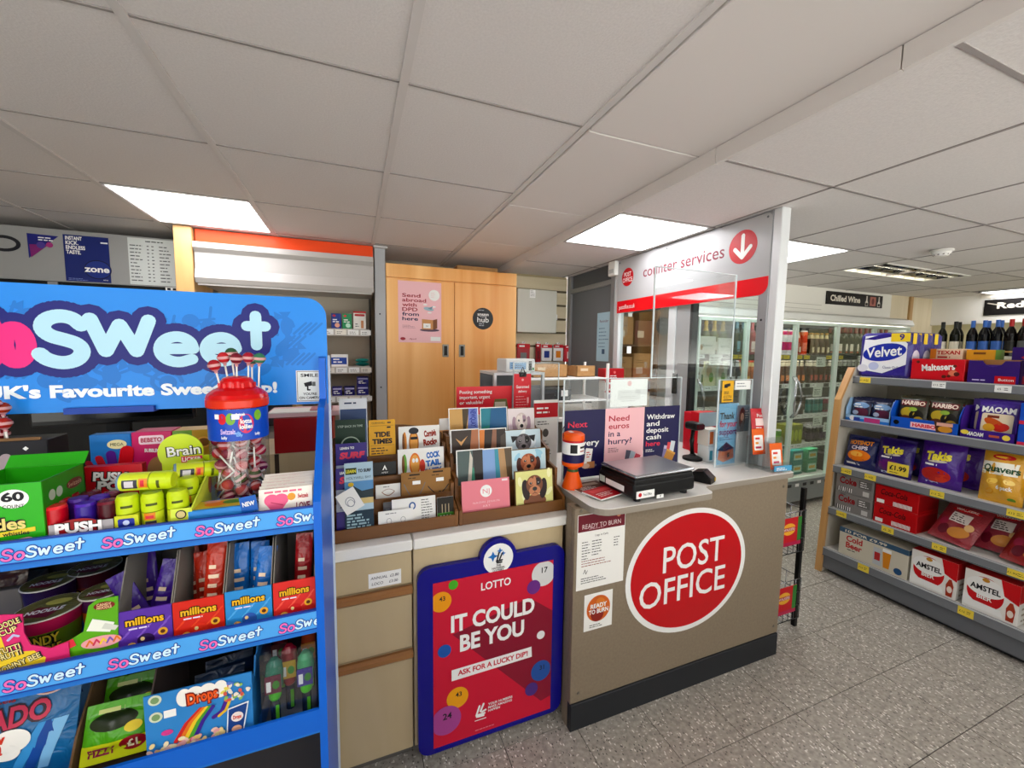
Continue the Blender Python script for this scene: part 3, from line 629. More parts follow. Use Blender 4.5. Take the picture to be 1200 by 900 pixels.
gift(1.892, 1.302, ZC+.008, .125, 'orange gift card in front, in the holder with the blue strip')
gift(1.845, 1.363, ZC+.07, .125, 'orange gift card below the red packet, behind the front one')
mb, g = pouch(.095, .135, .012, foil('#c8102a'), 3); g.rect(.02, .05, .08, .085, M('#f0d9d6', .4)); g.text('Post', .05, .10, .016, WHITE, 2); g.lines(.02, .04, .05, 2, .01, .004, WHITE, 2)
mb.build('packet', loc=(1.868, 1.38, ZC+.158), rot=(radians(-10), 0, radians(-10)), label='red plastic packet standing above the orange gift cards', cat='packet')
t = thing('acrylic_riser', 'clear stepped block holding the rear gift card and red packet', 'stand', (1.85, 1.367, ZC))
b = MB(); b.box(-.045, 0, 0, .035, .02, .068, PX); b.box(-.035, .021, 0, .055, .045, .155, PX); b.build('block', t)
# boxes and hand scanner behind the right screen
mb, g, s_, tp, l_ = carton(.13, .06, .23, M('#d21d30', .4)); g.rect(.0, .15, .13, .23, M('#c3d2da', .4)); g.lines(.015, .13, .1, 5, .02, .006, WHITE)
mb.build('forms_box', loc=(at(829, 500, 'Y', 1.68).x, 1.68, ZC), label='red and white leaflet box standing behind the clear screen, the nearer of two', cat='box', group='red leaflet boxes')
mb, g, s_, tp, l_ = carton(.12, .06, .22, M('#d9283c', .4)); g.rect(.0, .14, .12, .22, M('#cfd8dd', .4)); g.lines(.015, .12, .09, 4, .02, .006, WHITE)
mb.build('forms_box', loc=(1.855, 1.746, ZC), label='red and grey leaflet box behind the blue thank you card', cat='box', group='red leaflet boxes')
mb, g, s_, tp, l_ = carton(.095, .07, .085, M('#e8e0d6', .5)); g.rect(.01, .01, .035, .075, M('#e8772a', .4)); g.rect(.055, .02, .085, .065, M('#efb27a', .4)); mb.build('tape_box', loc=(at(838, 515, 'Y', 1.53).x, 1.53, ZC+.083), label='small orange and white carton on top of the blue marked one', cat='box')
mb, g, s_, tp, l_ = carton(.09, .07, .082, M('#e6e8e8', .5)); g.rect(.01, .01, .03, .06, M('#4a9aa8', .4)); g.rect(.05, .015, .06, .07, M('#3b3d60', .4)); mb.build('tape_box', loc=(at(837, 540, 'Y', 1.525).x, 1.525, ZC), label='small white carton with blue marks under the orange one', cat='box')
t = thing('barcode_scanner', 'black handheld scanner on its stand behind the screen gap', 'scanner', (at(812, 525, 'Y', 1.60).x, 1.60, ZC))
b = MB(); b.lathe([(0, 0), (.05, 0), (.05, .012), (.02, .022), (.012, .03)], BLACK, n=18); b.build('base', t)
b = MB(); b.tube([(0, 0, .02), (0, .01, .10), (0, 0, .17)], .012, BLACK); b.build('neck', t)
b = MB(); b.box(-.03, -.045, .16, .03, .04, .20, BLACK, .012, seg=2); b.box(-.024, -.048, .168, .024, -.044, .192, M('#5a1515', .2)); b.build('head', t)
t = thing('telephone', 'dark grey desk telephone lying on the counter behind the screen', 'telephone', (1.60, 1.86, ZC), rz=radians(10)); t.scale = (.8, .7, .8)
b = MB(); b.prism([(-.08, 0), (.08, 0), (.08, .05), (-.08, .02)], 'X', -.08, .08, M('#2b2d33', .4))
b.build('base', t); b = MB(); b.tube([(-.06, -.08, .045), (-.06, -.05, .06), (-.06, .05, .075), (-.06, .08, .066)], [.02, .014, .014, .02], M('#3a3d45', .35)); b.build('handset', t)
b = MB()
for i in range(3):
    for j in range(4): b.box(-.02+i*.028, -.06+j*.026, .022+j*.0055, .0+i*.028, -.042+j*.026, .032+j*.0055, M('#9a9ca2', .5))
b.build('keypad', t)
b = MB(); b.box(-.11, -.08, 0, .11, .08, .003, PAPER); g = G(b, (-.11, -.08, .0032), X3, Y3); g.lines(.01, .14, .2, 10, .013, .003, M('#8b8d92', .5)); flat(b, 'paper_sheet', (1.38, 1.84, ZC+.0005), 'white sheet of paper lying on the counter behind the posters', 'paper', rz=.2)

# back desk behind the counter (seen over the card rack and through the screens)
t = thing('back_desk', 'low white desk with side shelf behind the counter screens', 'desk', (1.36, 2.65, 0))
b = MB(); b.box(-.52, -.3, 1.02, .52, .3, 1.05, LAM, .003); b.build('desktop', t)
for x in (-.5, .46): b = MB(); b.box(x, -.28, 0, x+.04, .28, 1.02, M('#cfcdc8', .5)); b.build('leg', t)
b = MB(); b.box(-.46, .26, .3, .46, .28, 1.02, M('#c7c5c0', .5)); b.build('back_panel', t)
t = thing('wire_shelf', 'white metal shelf rack with dark trays behind the screens', 'shelf rack', (1.22, 2.55, 1.051))
for x in (-.19, .42): b = MB(); b.box(x-.008, -.2, 0, x+.008, -.184, .36, WHITE); b.box(x-.008, .1, 0, x+.008, .116, .36, WHITE); b.build('upright', t)
for z in (.10, .25): b = MB(); b.box(-.19, -.2, z, .42, .12, z+.01, WHITE, .002); b.build('shelf', t)
DG = M('#4a4e52', .4)
t = thing('receipt_printer', 'dark grey printer on the white rack behind the next day poster', 'printer', (1.21, 2.50, 1.162))
b = MB(); b.box(-.15, -.14, 0, .15, .1, .075, DG, .01, seg=2); b.build('body', t); b = MB(); b.box(-.12, -.146, .02, .03, -.138, .055, M('#2b2d30', .3)); b.build('paper_tray', t); b = MB(); b.box(.07, -.143, .03, .12, -.139, .07, WHITE); b.build('price_label', t)
def crate(name, w, d, h, loc, lab, rz=0):
    KR = mottled('cardboard', '#a77b4a', '#b98c58', 40, .8); b = MB()
    for a in ((-w/2, 0, 0, w/2, d, .004), (-w/2, 0, 0, w/2, .004, h), (-w/2, d-.004, 0, w/2, d, h), (-w/2, 0, 0, -w/2+.004, d, h), (w/2-.004, 0, 0, w/2, d, h)): b.box(*a, KR)
    b.prism([(-w/2, h), (w/2, h), (w/2-.01, h+.0), (w/2+.0, h+.004), (-w/2, h+.004)], 'Y', 0, .004, KR); b.box(-w/2+.03, -.001, h*.55, -w/2+.09, 0, h*.8, M('#d8c8ae', .6))
    return b.build(name, loc=loc, rz=rz, label=lab, cat='box', group='brown cardboard boxes')
crate('cardboard_box', .26, .17, .085, (1.25, 2.46, 1.312), 'open brown cardboard box on the white rack, the larger of two')
crate('cardboard_box', .15, .14, .075, (1.53, 2.46, 1.312), 'small brown cardboard box on the white rack beside the larger one') 
mb, g, s_, tp, l_ = carton(.17, .09, .085, M('#c61a2a', .4)); g.ell(.085, .058, .01, .01, M('#ee8888', .4)); g.lines(.045, .032, .09, 2, .014, .006, WHITE)
mb.build('stamp_box', loc=(1.80, 2.50, 1.281), label='red box with white words on the stack of small white cartons', cat='box')
k = 0
for r in range(2):
    for c in range(2):
        mb, g, s_, tp, l_ = carton(.078, .08, .074, WHITE); g.rect(.0, .060, .078, .074, M('#cf3a40', .4)); g.rect(.012, .012, .05, .045, [M('#c9c6d0', .5), M('#d98a8a', .5)][(r+c) % 2], 1)
        mb.build('label_box', loc=(1.758+.083*c, 2.50, 1.13+.0755*r), label='small white carton with red top edge, %s %s of the four below the red box' % (['lower', 'upper'][r], ['left', 'right'][c]), cat='box', group='small white cartons'); k += 1
mb, g, s_, tp, l_ = carton(.19, .20, .078, M('#d8d8d6', .5)); mb.build('storage_box', loc=(1.80, 2.45, 1.051), label='pale flat box under the four small white cartons', cat='box')
t = thing('label_printer', 'white label printer with a blue display behind the card rack', 'printer', (.85, 2.05, 1.3745)); t.scale = (.86, .86, .86)
b = MB(); b.box(-.10, -.02, 0, .10, .16, .085, M('#e4e6e6', .4), .008, seg=2); b.build('body', t); b = MB(); b.box(-.075, -.0225, .02, .035, -.0195, .065, M('#8fb4d8', .2)); g = G(b, (-.075, -.0226, .02), X3, Z3); g.lines(.008, .036, .09, 3, .012, .003, M('#38506e', .4)); b.build('display', t); b = MB(); b.box(.055, -.0225, .012, .075, -.0195, .07, INK); b.box(.08, -.0225, .015, .092, -.0195, .03, M('#3f9a58', .4)); b.build('buttons', t)
t = thing('storage_shelf', 'grey metal cage shelf behind the red and white leaflet', 'shelf', (.845, 2.03, 0))
b = MB(); b.box(-.15, 0, 1.36, .15, .26, 1.374, ALUL); b.build('shelf', t)
b = MB(); b.box(-.15, .25, 0, .15, .26, 1.359, M('#8d9296', .5)); b.build('back_panel', t)
for x in (-.15, .135): b = MB(); b.box(x, 0, 0, x+.015, .02, 1.359, ALUL); b.build('upright', t)
b = MB(); b.box(-.135, .021, .9, .135, .04, 1.3, M('#9da2a6', .3)); b.build('tray_front', t)
# hanging packets on the slatted board
def hang(px0, px1, py0, py1, c, c2, lab, y=3.38):
    A, B = at(px0, py1, 'Y', y), at(px1, py0, 'Y', y); w = B.x-A.x; h = B.z-A.z
    t = thing('hanging_packet', lab, 'packet', ((A.x+B.x)/2, y, A.z), group='stationery packets on hooks')
    mb, g, s_, tp, l_ = carton(w, .02, h, M(c, .4)); g.rect(0, h*.80, w, h, M('#cf1f33', .4)); g.rect(w*.25, h*.2, w*.75, h*.62, M(c2, .4)); g.lines(w*.15, h*.9, w*.7, 1, .01, h*.07, WHITE); mb.build('pack', t)
    b = MB(); b.tube([(0, .05, h+.012), (0, -.01, h+.012), (0, -.014, h+.02)], .003, ALU, 6); b.box(-.015, .005, h, .015, .008, h+.02, M('#f0efec', .4)); b.build('hook', t)
hang(606, 621, 403, 430, '#b9434b', '#8d8d8d', 'red packet with a grey window alone on a hook by the cupboard')
hang(628, 634, 403, 425, '#a3222f', '#7c1a24', 'dark red packet partly hidden left of the blue marked packet')
hang(634.5, 647, 404, 423, '#f1efee', '#3b4f9c', 'white hanging packet with a dark blue stamp square')
hang(648.5, 660, 404, 423, '#f1efee', '#e9962c', 'white hanging packet with an orange stamp square')
hang(661, 675, 405, 424, '#d94a55', '#f0e6e6', 'red hanging packet with a white panel, nearest the grey partition')
t = thing('wall_cupboard', 'flat pale grey metal cupboard on the slatted board', 'cupboard', (1.545, 3.30, 0))
A, B = at(606, 389, 'Y', 3.3), at(653, 341, 'Y', 3.3)
b = MB(); b.box(A.x-1.545, 0, A.z, B.x-1.545, .128, B.z, M('#cfcfc6', .4), .006, seg=2); b.build('body', t); b = MB(); b.box(B.x-1.545, .02, A.z+.12, B.x-1.545+.02, .10, A.z+.17, WHITE, .003); b.build('latch', t)
b = MB(); b.box(-.09, -.0015, B.z-.075, -.035, -.0005, B.z-.005, WHITE); g = G(b, (-.09, -.0016, B.z-.075), X3, Z3); g.lines(.006, .06, .045, 5, .011, .003, INK); b.build('paper_tag', t)
mb, g = panel(.2, .40, .001, M('#bfdcea', .5)); g.text('Reminder', .1, .33, .022, M('#8a3f7a', .5), w=.12); g.lines(.03, .27, .14, 6, .03, .006, M('#6d8aa8', .5)); g.rect(.08, .06, .12, .10, M('#5b7a98', .5))
mb.build('notice', loc=(1.917, 2.83, 1.41), rz=-pi/2, label='pale blue notice taped to the grey partition panel', cat='notice')
t = thing('alarm_box', 'small white alarm sensor box under the ceiling beside the sign', 'sensor', (1.888, 2.66, 2.07))
b = MB(); b.box(-.035, -.045, 0, 0, .045, .11, M('#eeeeea', .35), .006, seg=2); b.build('case', t); b = MB(); b.box(-.038, -.03, .02, -.034, .03, .05, M('#c9ccca', .3)); b.build('lens', t)
# notices standing on the card rack top
def redposter(g, w, h):
    for k, s in enumerate(('Posting something', 'important, urgent', 'or valuable?')): g.text(s, .015, h-.026-k*.026, .016, WHITE, al='l', b=.012, w=[.165, .155, .12][k])
    g.lines(.015, .022, .1, 2, .011, .003, M('#f2a9ad', .5)); g.poly([(w*.64, .02), (w*.94, .02), (w*.90, .075), (w*.68, .075)], M('#7c7a4a', .5)); g.rect(w*.68, .03, w*.88, .06, M('#cfc9b8', .5), 2)
Yr = 1.90; A, B = at(535, 477, 'Y', Yr), at(600, 452, 'Y', Yr)
pposter('poster', B.x-A.x, .14, M('#dd2a3c', .4), ((A.x+B.x)/2, Yr, B.z-.14), 'wide red poster about posting valuables standing behind the postcards', redposter)
def tag_(g, w, h):
    g.text('Guaranteed', w/2, h-.065, .014, WHITE, b=.015, w=w*.75); g.text('delivery', w/2, h-.088, .012, WHITE, b=.012, w=w*.5); g.lines(.01, h-.115, w-.02, 6, .014, .003, M('#f3b9bb', .5)); g.ell(w/2, h-.03, .006, .006, M('#f3b9bb', .5)); g.rect(w-.022, h-.15, w-.012, h-.12, M('#f3b9bb', .5), 2)
Yr = 1.87; A, B = at(602, 478, 'Y', Yr), at(622.5, 438, 'Y', Yr)
t = thing('hanging_sign', 'narrow red sign clipped upright behind the dog cards', 'sign', ((A.x+B.x)/2, Yr, A.z)); b, g = panel(B.x-A.x, B.z-A.z, .002, M('#d81e34', .4)); tag_(g, B.x-A.x, B.z-A.z); b.build('card', t)
b = MB(); b.box(-.018, -.006, B.z-A.z-.015, .018, .008, B.z-A.z+.008, BLACK); b.tube([(-.012, 0, B.z-A.z+.005), (0, 0, B.z-A.z+.035), (.012, 0, B.z-A.z+.005)], .0025, BLACK, 6); b.build('bulldog_clip', t)
b = MB(); b.box(-.003, .003, -(A.z-.852), .003, .008, B.z-A.z, PXE); b.build('support_rod', t)
def std(g, w, h):
    g.rect(0, h-.085, w, h-.015, M('#c9303a', .4)); g.lines(w*.12, h-.04, w*.78, 2, .02, .008, WHITE); g.lines(.02, h-.105, w-.05, 2, .012, .004, INK); g.ell(w*.5, h-.16, .016, .02, M('#6b6862', .5)); g.lines(.03, h-.2, w-.06, 5, .016, .004, M('#8b8b88', .5)); g.rect(w*.2, .06, w*.5, .1, M('#8c6a48', .5))
Yr = 1.72; A, B = at(624, 565, 'Y', Yr), at(654, 468, 'Y', Yr)
pposter('leaflet', B.x-A.x, B.z-.852, M('#efede8', .5), ((A.x+B.x)/2, Yr, .852), 'tall white card with a red heading standing beside the dog cards', std)
# ============================================================ BACK WALL: cupboard, shutter, medicines, tobacco gantry
BEECH = wood('golden_beech', '#e6973f', '#fdc57c', 5, (1.3, 1, .05), .4, .6); YB = 3.2
t = thing('wooden_cupboard', 'tall golden wood cupboard with two doors behind the counter', 'cupboard', (0, YB, 0))
x0, xm, x1 = .237, .757, 1.29; zt = 2.13
b = MB(); b.box(x0, .02, 0, x1, .46, zt-.001, BEECH); b.build('carcass', t)
b = MB(); b.box(x0, 0, 2.03, x1, .02, zt, BEECH, .002); b.build('top_rail', t)
for a, c in ((x0, xm-.002), (xm+.002, x1)):
    b = MB(); b.box(a, 0, .1, c, .019, 2.022, BEECH, .002); d = b.build('door', t)
    hx = c-.07 if a == x0 else a+.06; A = at(609 if a == x0 else 680, 525, 'Y', YB)
    z = at(525, 411, 'Y', YB).z
    b = MB(); b.box(hx-.025, -.004, z-.05, hx+.025, .001, z+.05, M('#9a9690', .3, .7), .004); b.box(hx-.014, -.005, z-.038, hx+.014, -.0035, z+.038, M('#1c1a18', .5)); b.build('recessed_handle', d)
A, B = at(467, 401, 'Y', YB), at(517, 332, 'Y', YB); w, h = B.x-A.x, B.z-A.z
def dpd(g, w, h):
    D = M('#b01c3c', .4)
    for k, (s, c) in enumerate((('Send', D), ('abroad', D), ('with', D), ('DPD', D), ('from', NAVY), ('here', NAVY))): g.text(s, w*.09, h*(.77-k*.076), h*.056, c, al='l', b=.02, w=w*[.42, .55, .33, .35, .38, .36][k])
    g.ell(w*.83, h*.79, w*.13, w*.13, WHITE); g.lines(w*.75, h*.83, w*.15, 4, h*.025, h*.006, PINK, 2)
    for x, z in ((.82, .60), (.62, .63), (.72, .5)): g.ell(w*x, h*z, w*.05, h*.012, WHITE)
    g.ell(w*.7, h*.56, w*.12, h*.03, M('#a9c4cf', .5), 2, rot=-.15); g.poly([(w*.68, h*.57), (w*.8, h*.61), (w*.76, h*.55)], M('#7fa3b0', .5), 3)
    g.ell(w*.72, h*.21, w*.23, h*.025, M('#6b5468', .5), 2); g.poly([(w*.54, h*.22), (w*.8, h*.22), (w*.8, h*.38), (w*.54, h*.39)], M('#d6a06a', .5), 3); g.poly([(w*.8, h*.22), (w*.9, h*.24), (w*.9, h*.40), (w*.8, h*.38)], M('#8e5c33', .5), 3); g.rect(w*.57, h*.24, w*.74, h*.32, WHITE, 4); g.text('dpd', w*.66, h*.28, h*.022, INK, 5)
    g.ell(w*.1, h*.06, w*.06, h*.025, D); g.text('dpd', w*.32, h*.06, h*.025, D, w=w*.16); g.rect(w*.74, h*.03, w*.98, h*.10, WHITE); g.lines(w*.09, h*.28, w*.3, 3, h*.02, h*.006, M('#a8657a', .5))
pposter('poster', w, h, M('#f4c8cd', .45), ((A.x+B.x)/2, YB-.0025, A.z), 'pink poster with a parcel taped to the left cupboard door', dpd)
C = at(566, 373.5, 'Y', YB); r = .088
b = MB(); b.lathe([(0, 0), (r, 0)], M('#23262b', .4), n=40, xf=Matrix.Rotation(pi/2, 4, 'X')); g = G(b, (0, -.0004, 0), X3, Z3)
g.text('amazon', 0, .036, .024, WHITE, w=.095, b=.02); g.text('hub', 0, -.008, .042, WHITE, w=.098, b=.006); g.lines(-.035, -.042, .07, 2, .014, .006, M('#b9bcc0', .5)); g.lines(-.04, .068, .08, 1, .01, .005, M('#b9bcc0', .5)); g.stroke([(-.03, .019), (0, .013), (.03, .019)], .003, M('#d9d9d9', .4))
b.build('sticker', loc=(C.x, YB-.0015, C.z), label='round black parcel sticker on the right cupboard door', cat='sticker')
mb, g, s_, tp, l_ = carton(.35, .25, .05, mottled('cardboard', '#a77b4a', '#b98c58', 40, .8)); mb.build('cardboard_box', loc=(.98, YB+.1, zt+.001), label='flat brown cardboard box on top of the wooden cupboard', cat='box')
# grey post
b = MB(); b.box(.157, YB-.005, 0, .233, YB+.06, ZL-.008, M('#b9bbbe', .45), .004)
for z in (1.2, 1.75): b.lathe([(.006, 0), (0, .002)], INK, n=8, xf=Matrix.Translation((.19, YB-.005, z)) @ Matrix.Rotation(pi/2, 4, 'X'))
b.box(.151, YB-.03, ZL-.022, .25, YB+.06, ZL-.0075, M('#c9c9c8', .5)); b.build('upright_post', label='grey metal post between the medicine shelves and the wooden cupboard', cat='post')
# orange topped shutter box
t = thing('shutter_box', 'white roller shutter box with an orange band over the medicine shelves', 'shutter', (0, YB, 0))
xa, xb = -.925, .147
b = MB(); b.box(xa, 0, 2.152, xb, .03, ZL-.01, M('#f05a0a', .4)); b.build('orange_band', t)
b = MB(); pr = [(-.06, 2.15), (.4, 2.15), (.4, 1.90), (-.035, 1.90), (-.05, 1.93), (-.03, 1.99), (-.028, 2.09), (-.06, 2.115)]
b.prism(pr, 'X', xa, xb, M('#c2bfbc', .35)); b.build('shutter_housing', t); b = MB(); b.box(xa+.01, -.03, 1.885, xb-.01, -.005, 1.902, M('#b8b5b2', .4)); b.build('bottom_bar', t)
b = MB(); b.box(xa, .42, .8, xb, .45, 2.15, M('#c9c0b2', .6))
for z in range(20): b.box(xb-.018, .4, .9+z*.05, xb-.010, .4199, .93+z*.05, INK)
b.build('back_panel', t)
b = MB(); b.box(xb-.02, .38, .8, xb-.004, .42, 1.9, M('#5b5754', .5)); b.build('slotted_upright', t)
MEDZ = []
for k, (y0, n) in enumerate(((386, 3), (430, 3), (464, 4))):
    A = at(410, y0, 'Y', YB+.12); b = MB(); b.box(xa, .12, A.z-.012, xb-.03, .42, A.z, M('#d9d5d0', .45)); s = b.build('shelf', t)
    b = MB(); b.box(xa, .108, A.z-.05, xb-.03, .12, A.z+.004, M('#c9c4be', .4)); g = G(b, (xa, .1078, A.z-.05), X3, Z3)
    for q in range(12): g.rect(q*.088+.01, .008, q*.088+.085, .046, WHITE if (q*7+k) % 3 else M('#ece8df', .5)); g.lines(q*.088+.02, .03, .05, 2, .012, .004, M('#77736e', .5), 2, q)
    b.build('price_rail', s); MEDZ.append(A.z)
b = MB(); b.box(-1.03, YB-.03, 0, -.935, YB+.35, ZL-.005, wood('pine_post', '#c99c5e', '#dcb278', 9, (1, 1, .06)), .003); b.build('timber_post', label='pale timber post between the tobacco gantry and shutter box', cat='post')
for k, (x0_, x1_, y1_, y0_, c, c2, lab) in enumerate(((388, 400, 368, 386, '#27479c', '#e9b19a', 'dark blue medicine carton with a pink motif on the upper medicine shelf'), (401, 412.5, 369, 387, '#2ea06c', '#bfe6d4', 'green medicine carton on the upper medicine shelf'), (414, 429, 366, 387, '#f0ece6', '#d89a6a', 'white medicine carton with a red lid on the upper medicine shelf'),
      (388, 408, 414, 428.5, '#f1f0ee', '#2a56b0', 'white carton with a blue band on the middle medicine shelf'),
      (389, 401, 452, 463, '#3b3286', '#c9c4e4', 'purple plaster carton behind the blue stand edge'), (403, 416, 452, 463, '#27246e', '#b9b6dc', 'single dark blue plaster carton on the lower medicine shelf'), (418, 432, 452, 463.5, '#2b2a8a', '#c2c2ea', 'lower dark blue plaster carton of the stacked pair'), (418, 432, 441, 451.7, '#2b2a8a', '#c2c2ea', 'upper dark blue plaster carton of the stacked pair'))):
    y = YB+.14; A, B = at(x0_, y0_, 'Y', y), at(x1_, y1_, 'Y', y); w, h = B.x-A.x-.004, B.z-A.z
    mb, g, s_, tp, l_ = carton(w, .07, h, M(c, .35)); C2 = M(c2, .4)
    if k < 2: g.ell(w*.6, h*.25, w*.25, h*.15, C2, rot=.5); g.ell(w*.3, h*.85, w*.15, h*.07, M('#d03040', .4)); g.lines(w*.15, h*.6, w*.7, 2, h*.13, h*.06, WHITE)
    elif k == 2: g.rect(0, h*.9, w, h, RED); g.rrect(w*.1, h*.73, w*.9, h*.85, h*.04, RED); g.rect(w*.6, h*.08, w*.8, h*.5, C2); g.lines(w*.15, h*.3, w*.3, 2, h*.12, h*.04, INK)
    elif k == 3: g.rect(0, h*.2, w*.92, h*.75, C2); g.lines(w*.12, h*.6, w*.6, 2, h*.22, h*.1, WHITE)
    else: g.rect(w*.1, h*.68, w*.95, h*.85, C2); g.lines(w*.15, h*.5, w*.7, 2, h*.22, h*.1, WHITE); g.ell(w*.2, h*.4, w*.08, h*.15, C2, 2)
    z = MEDZ[0 if k < 3 else 1 if k == 3 else 2]+.0006+(hs+.001 if k == 7 else 0); hs = h; mb.build('medicine_carton', loc=((A.x+B.x)/2, y, z), label=lab, cat='carton', group='medicine cartons')

for k, (dz, lab) in enumerate(((.0, 'lower teal wipes packet lying on the middle medicine shelf'), (.028, 'upper teal wipes packet lying on the middle medicine shelf'))):
    mb, g = pouch(.10, .085, .028, foil('#2f9a94'), 5+k); g.ell(.05, .05, .03, .02, M('#7fd0c8', .4))
    A = at(425, 429, 'Y', YB+.15); mb.build('wipes_packet', loc=(A.x, YB+.115, A.z+.016+dz), rot=(radians(-90), 0, radians(4*k)), label=lab, cat='packet', group='teal wipes packets')
# tobacco gantry
YG = 3.4
t = thing('tobacco_gantry', 'grey topped black tobacco gantry on the back wall', 'shelving', (0, YG, 0))
b = MB(); b.box(-2.95, 0, 1.885, -1.032, .03, 2.2, M('#a6a6a5', .4)); b.build('header_board', t)
b = MB(); b.box(-2.95, .01, .3, -1.032, .28, 1.884, M('#151516', .35)); b.build('cabinet', t)
for k, x in enumerate((-2.6, -1.98, -1.34)):
    b = MB(); b.box(x-.3, -.004, .9, x+.3, .01, 1.87, M('#1d1d1f', .3), .002)
    for q in range(6): b.box(x-.28, -.006, 1.0+q*.145, x+.28, -.004, 1.012+q*.145, M('#3a3a3c', .3))
    d = b.build('shutter_door', t); b = MB(); b.box(x+.24, -.012, 1.862, x+.285, -.004, 1.88, ALU); b.build('catch', d)
b = MB(); b.box(-1.16, -.006, 1.862, -1.04, .0, 1.884, WHITE); g = G(b, (-1.16, -.0062, 1.862), X3, Z3)
for q in range(4): g.rect(.01+q*.03, .003, .028+q*.03, .018, INK)
b.build('warning_strip', t)
mb = MB(); g = G(mb, (0, 0, 0), X3, Z3); A, B, C2_ = at(31, 273, 'Y', YG-.003), at(34, 302, 'Y', YG-.003), at(68, 277, 'Y', YG-.003)
mb.prism([(0, 0), (C2_.x-A.x, C2_.z-A.z), (B.x-A.x, B.z-A.z)], 'Y', 0, .002, M('#2a2f86', .4)); g.poly([(.008, -.065), (.095, -.06), (.012, -.142)], M('#8e2f7d', .4)); g.lines(.05, -.02, .1, 2, .014, .006, WHITE, 2); g.ell(.06, -.065, .02, .02, M('#5c4a9a', .4), 2); g.ell(.10, -.06, .016, .016, M('#b0458a', .4), 2)
mb.build('poster', loc=tuple(A), label='purple and pink triangular poster on the grey gantry board', cat='poster')
def zone(g, w, h):
    for k, s in enumerate(('INSTANT', 'KICK.', 'ENDLESS', 'TASTE.')): g.text(s, w*.05, h*(.93-k*.10), h*.075, WHITE, 2, al='l', b=.03, w=w*[.36, .28, .42, .32][k])
    g.ell(w*.72, h*.28, w*.31, h*.21, M('#141a44', .4)); g.ell(w*.72, h*.28, w*.29, h*.19, M('#27408f', .4), 2); g.text('zone', w*.70, h*.29, h*.13, WHITE, 3, w=w*.56, b=.03); g.lines(w*.06, h*.06, w*.5, 2, h*.03, h*.012, M('#8a9ad0', .5)); g.rect(w*.82, h*.86, w*.98, h*.89, WHITE, 2); g.text('zone', w*.88, h*.06, h*.03, WHITE)
A, B = at(78, 329, 'Y', YG), at(127, 279, 'Y', YG)
pposter('poster', B.x-A.x, B.z-A.z, M('#22347c', .35), ((A.x+B.x)/2, YG-.003, A.z), 'dark blue poster with a round emblem on the grey gantry board', zone)
A, B = at(153, 333, 'Y', YG), at(217, 284, 'Y', YG)
def plist(g, w, h):
    g.lines(w*.3, h*.94, w*.5, 1, .02, .006, INK)
    for c in (0, 1): g.lines(w*(.03+.5*c), h*.84, w*.22, 11, h*.075, .006, M('#5a5c60', .5), 2, c+2); g.lines(w*(.32+.5*c), h*.84, w*.05, 11, h*.075, .006, M('#5a5c60', .5), 2, c+7); g.lines(w*(.40+.5*c), h*.84, w*.05, 11, h*.075, .006, M('#5a5c60', .5), 2, c+12)
pposter('price_list', B.x-A.x, B.z-A.z, M('#d8dcda', .5), ((A.x+B.x)/2, YG-.003, A.z), 'pale tobacco price list with two columns beside the timber post', plist)
b = MB(); g = G(b, (0, 0, 0), X3, Z3); C = at(4, 285, 'Y', YG-.002)
for i in range(24):
    a0, a1 = 2*pi*i/24, 2*pi*(i+1)/24; g.poly([(.075*cos(a0), .048*sin(a0)), (.075*cos(a1), .048*sin(a1)), (.055*cos(a1), .030*sin(a1)), (.055*cos(a0), .030*sin(a0))], INK)
b.build('emblem', loc=tuple(C), label='black ring shaped letter on the grey gantry board at the picture edge', cat='sign')
# till side behind the sweet stand
t = thing('till_monitor', 'black till monitor with a green strip on its screen behind the sweet stand', 'monitor', (-.76, 1.75, .851), rz=radians(8))
b = MB(); b.box(-.20, 0, .38, .22, .035, .68, BLACK, .008); b.build('display', t); b = MB(); b.box(-.19, -.002, .40, .21, 0, .66, M('#0c1014', .15)); g = G(b, (-.19, -.0022, .40), X3, Z3); g.rect(.02, .12, .33, .20, emit('#4f7a22', .5)); b.build('screen', t)
b = MB(); b.box(-.03, .03, .02, .03, .06, .5, BLACK); b.box(-.12, -.06, 0, .12, .12, .02, BLACK, .005); b.build('stand', t)
b = MB(); b.box(-.62, 0, 0, .62, .04, .66, M('#101012', .5), .006); b.box(-.62, -.02, .60, .62, 0, .62, M('#2a2a2c', .4)); b.build('back_screen', loc=(-1.12, 2.35, .851), label='long black board behind the till monitor', cat='screen')
t = thing('side_shelf', 'pale wooden pigeonhole shelf with folders seen under the sweet stand header', 'shelf', (-.60, 2.5, 0))
YW = wood('pale_pine', '#cda56a', '#dcb67c', 6, (.2, 1, 1))
b = MB(); b.box(-.36, 0, 1.34, .30, .3, 1.39, YW); b.box(-.36, 0, .85, .30, .3, .87, YW); b.box(-.36, .28, .87, .30, .3, 1.34, M('#7f8388', .5)); b.build('shelf_board', t)
for x in (-.36, .28): b = MB(); b.box(x, 0, 0, x+.02, .279, .849, YW); b.build('side', t)
for x in (-.36, .28): b = MB(); b.box(x, 0, .871, x+.02, .279, 1.339, YW); b.build('side', t)
for k, (x, c, lab) in enumerate(((-.02, '#d84a36', 'first red folder'), (.025, '#d84a36', 'second red folder'), (.07, '#2c3038', 'black folder'), (.105, '#6aa89a', 'first sea green folder'), (.14, '#6aa89a', 'second sea green folder'), (.18, '#e6e4de', 'white folder'))):
    A = at(206+8*k, 510, 'Y', 2.48)
    b = MB(); b.box(0, 0, 0, .028, .2, .30, M(c, .45), .003); b.build('folder', loc=(A.x, 2.52, 1.0315), label=lab+' standing on the pigeonhole shelf behind the sweets', cat='folder', group='folders on the pigeonhole shelf')
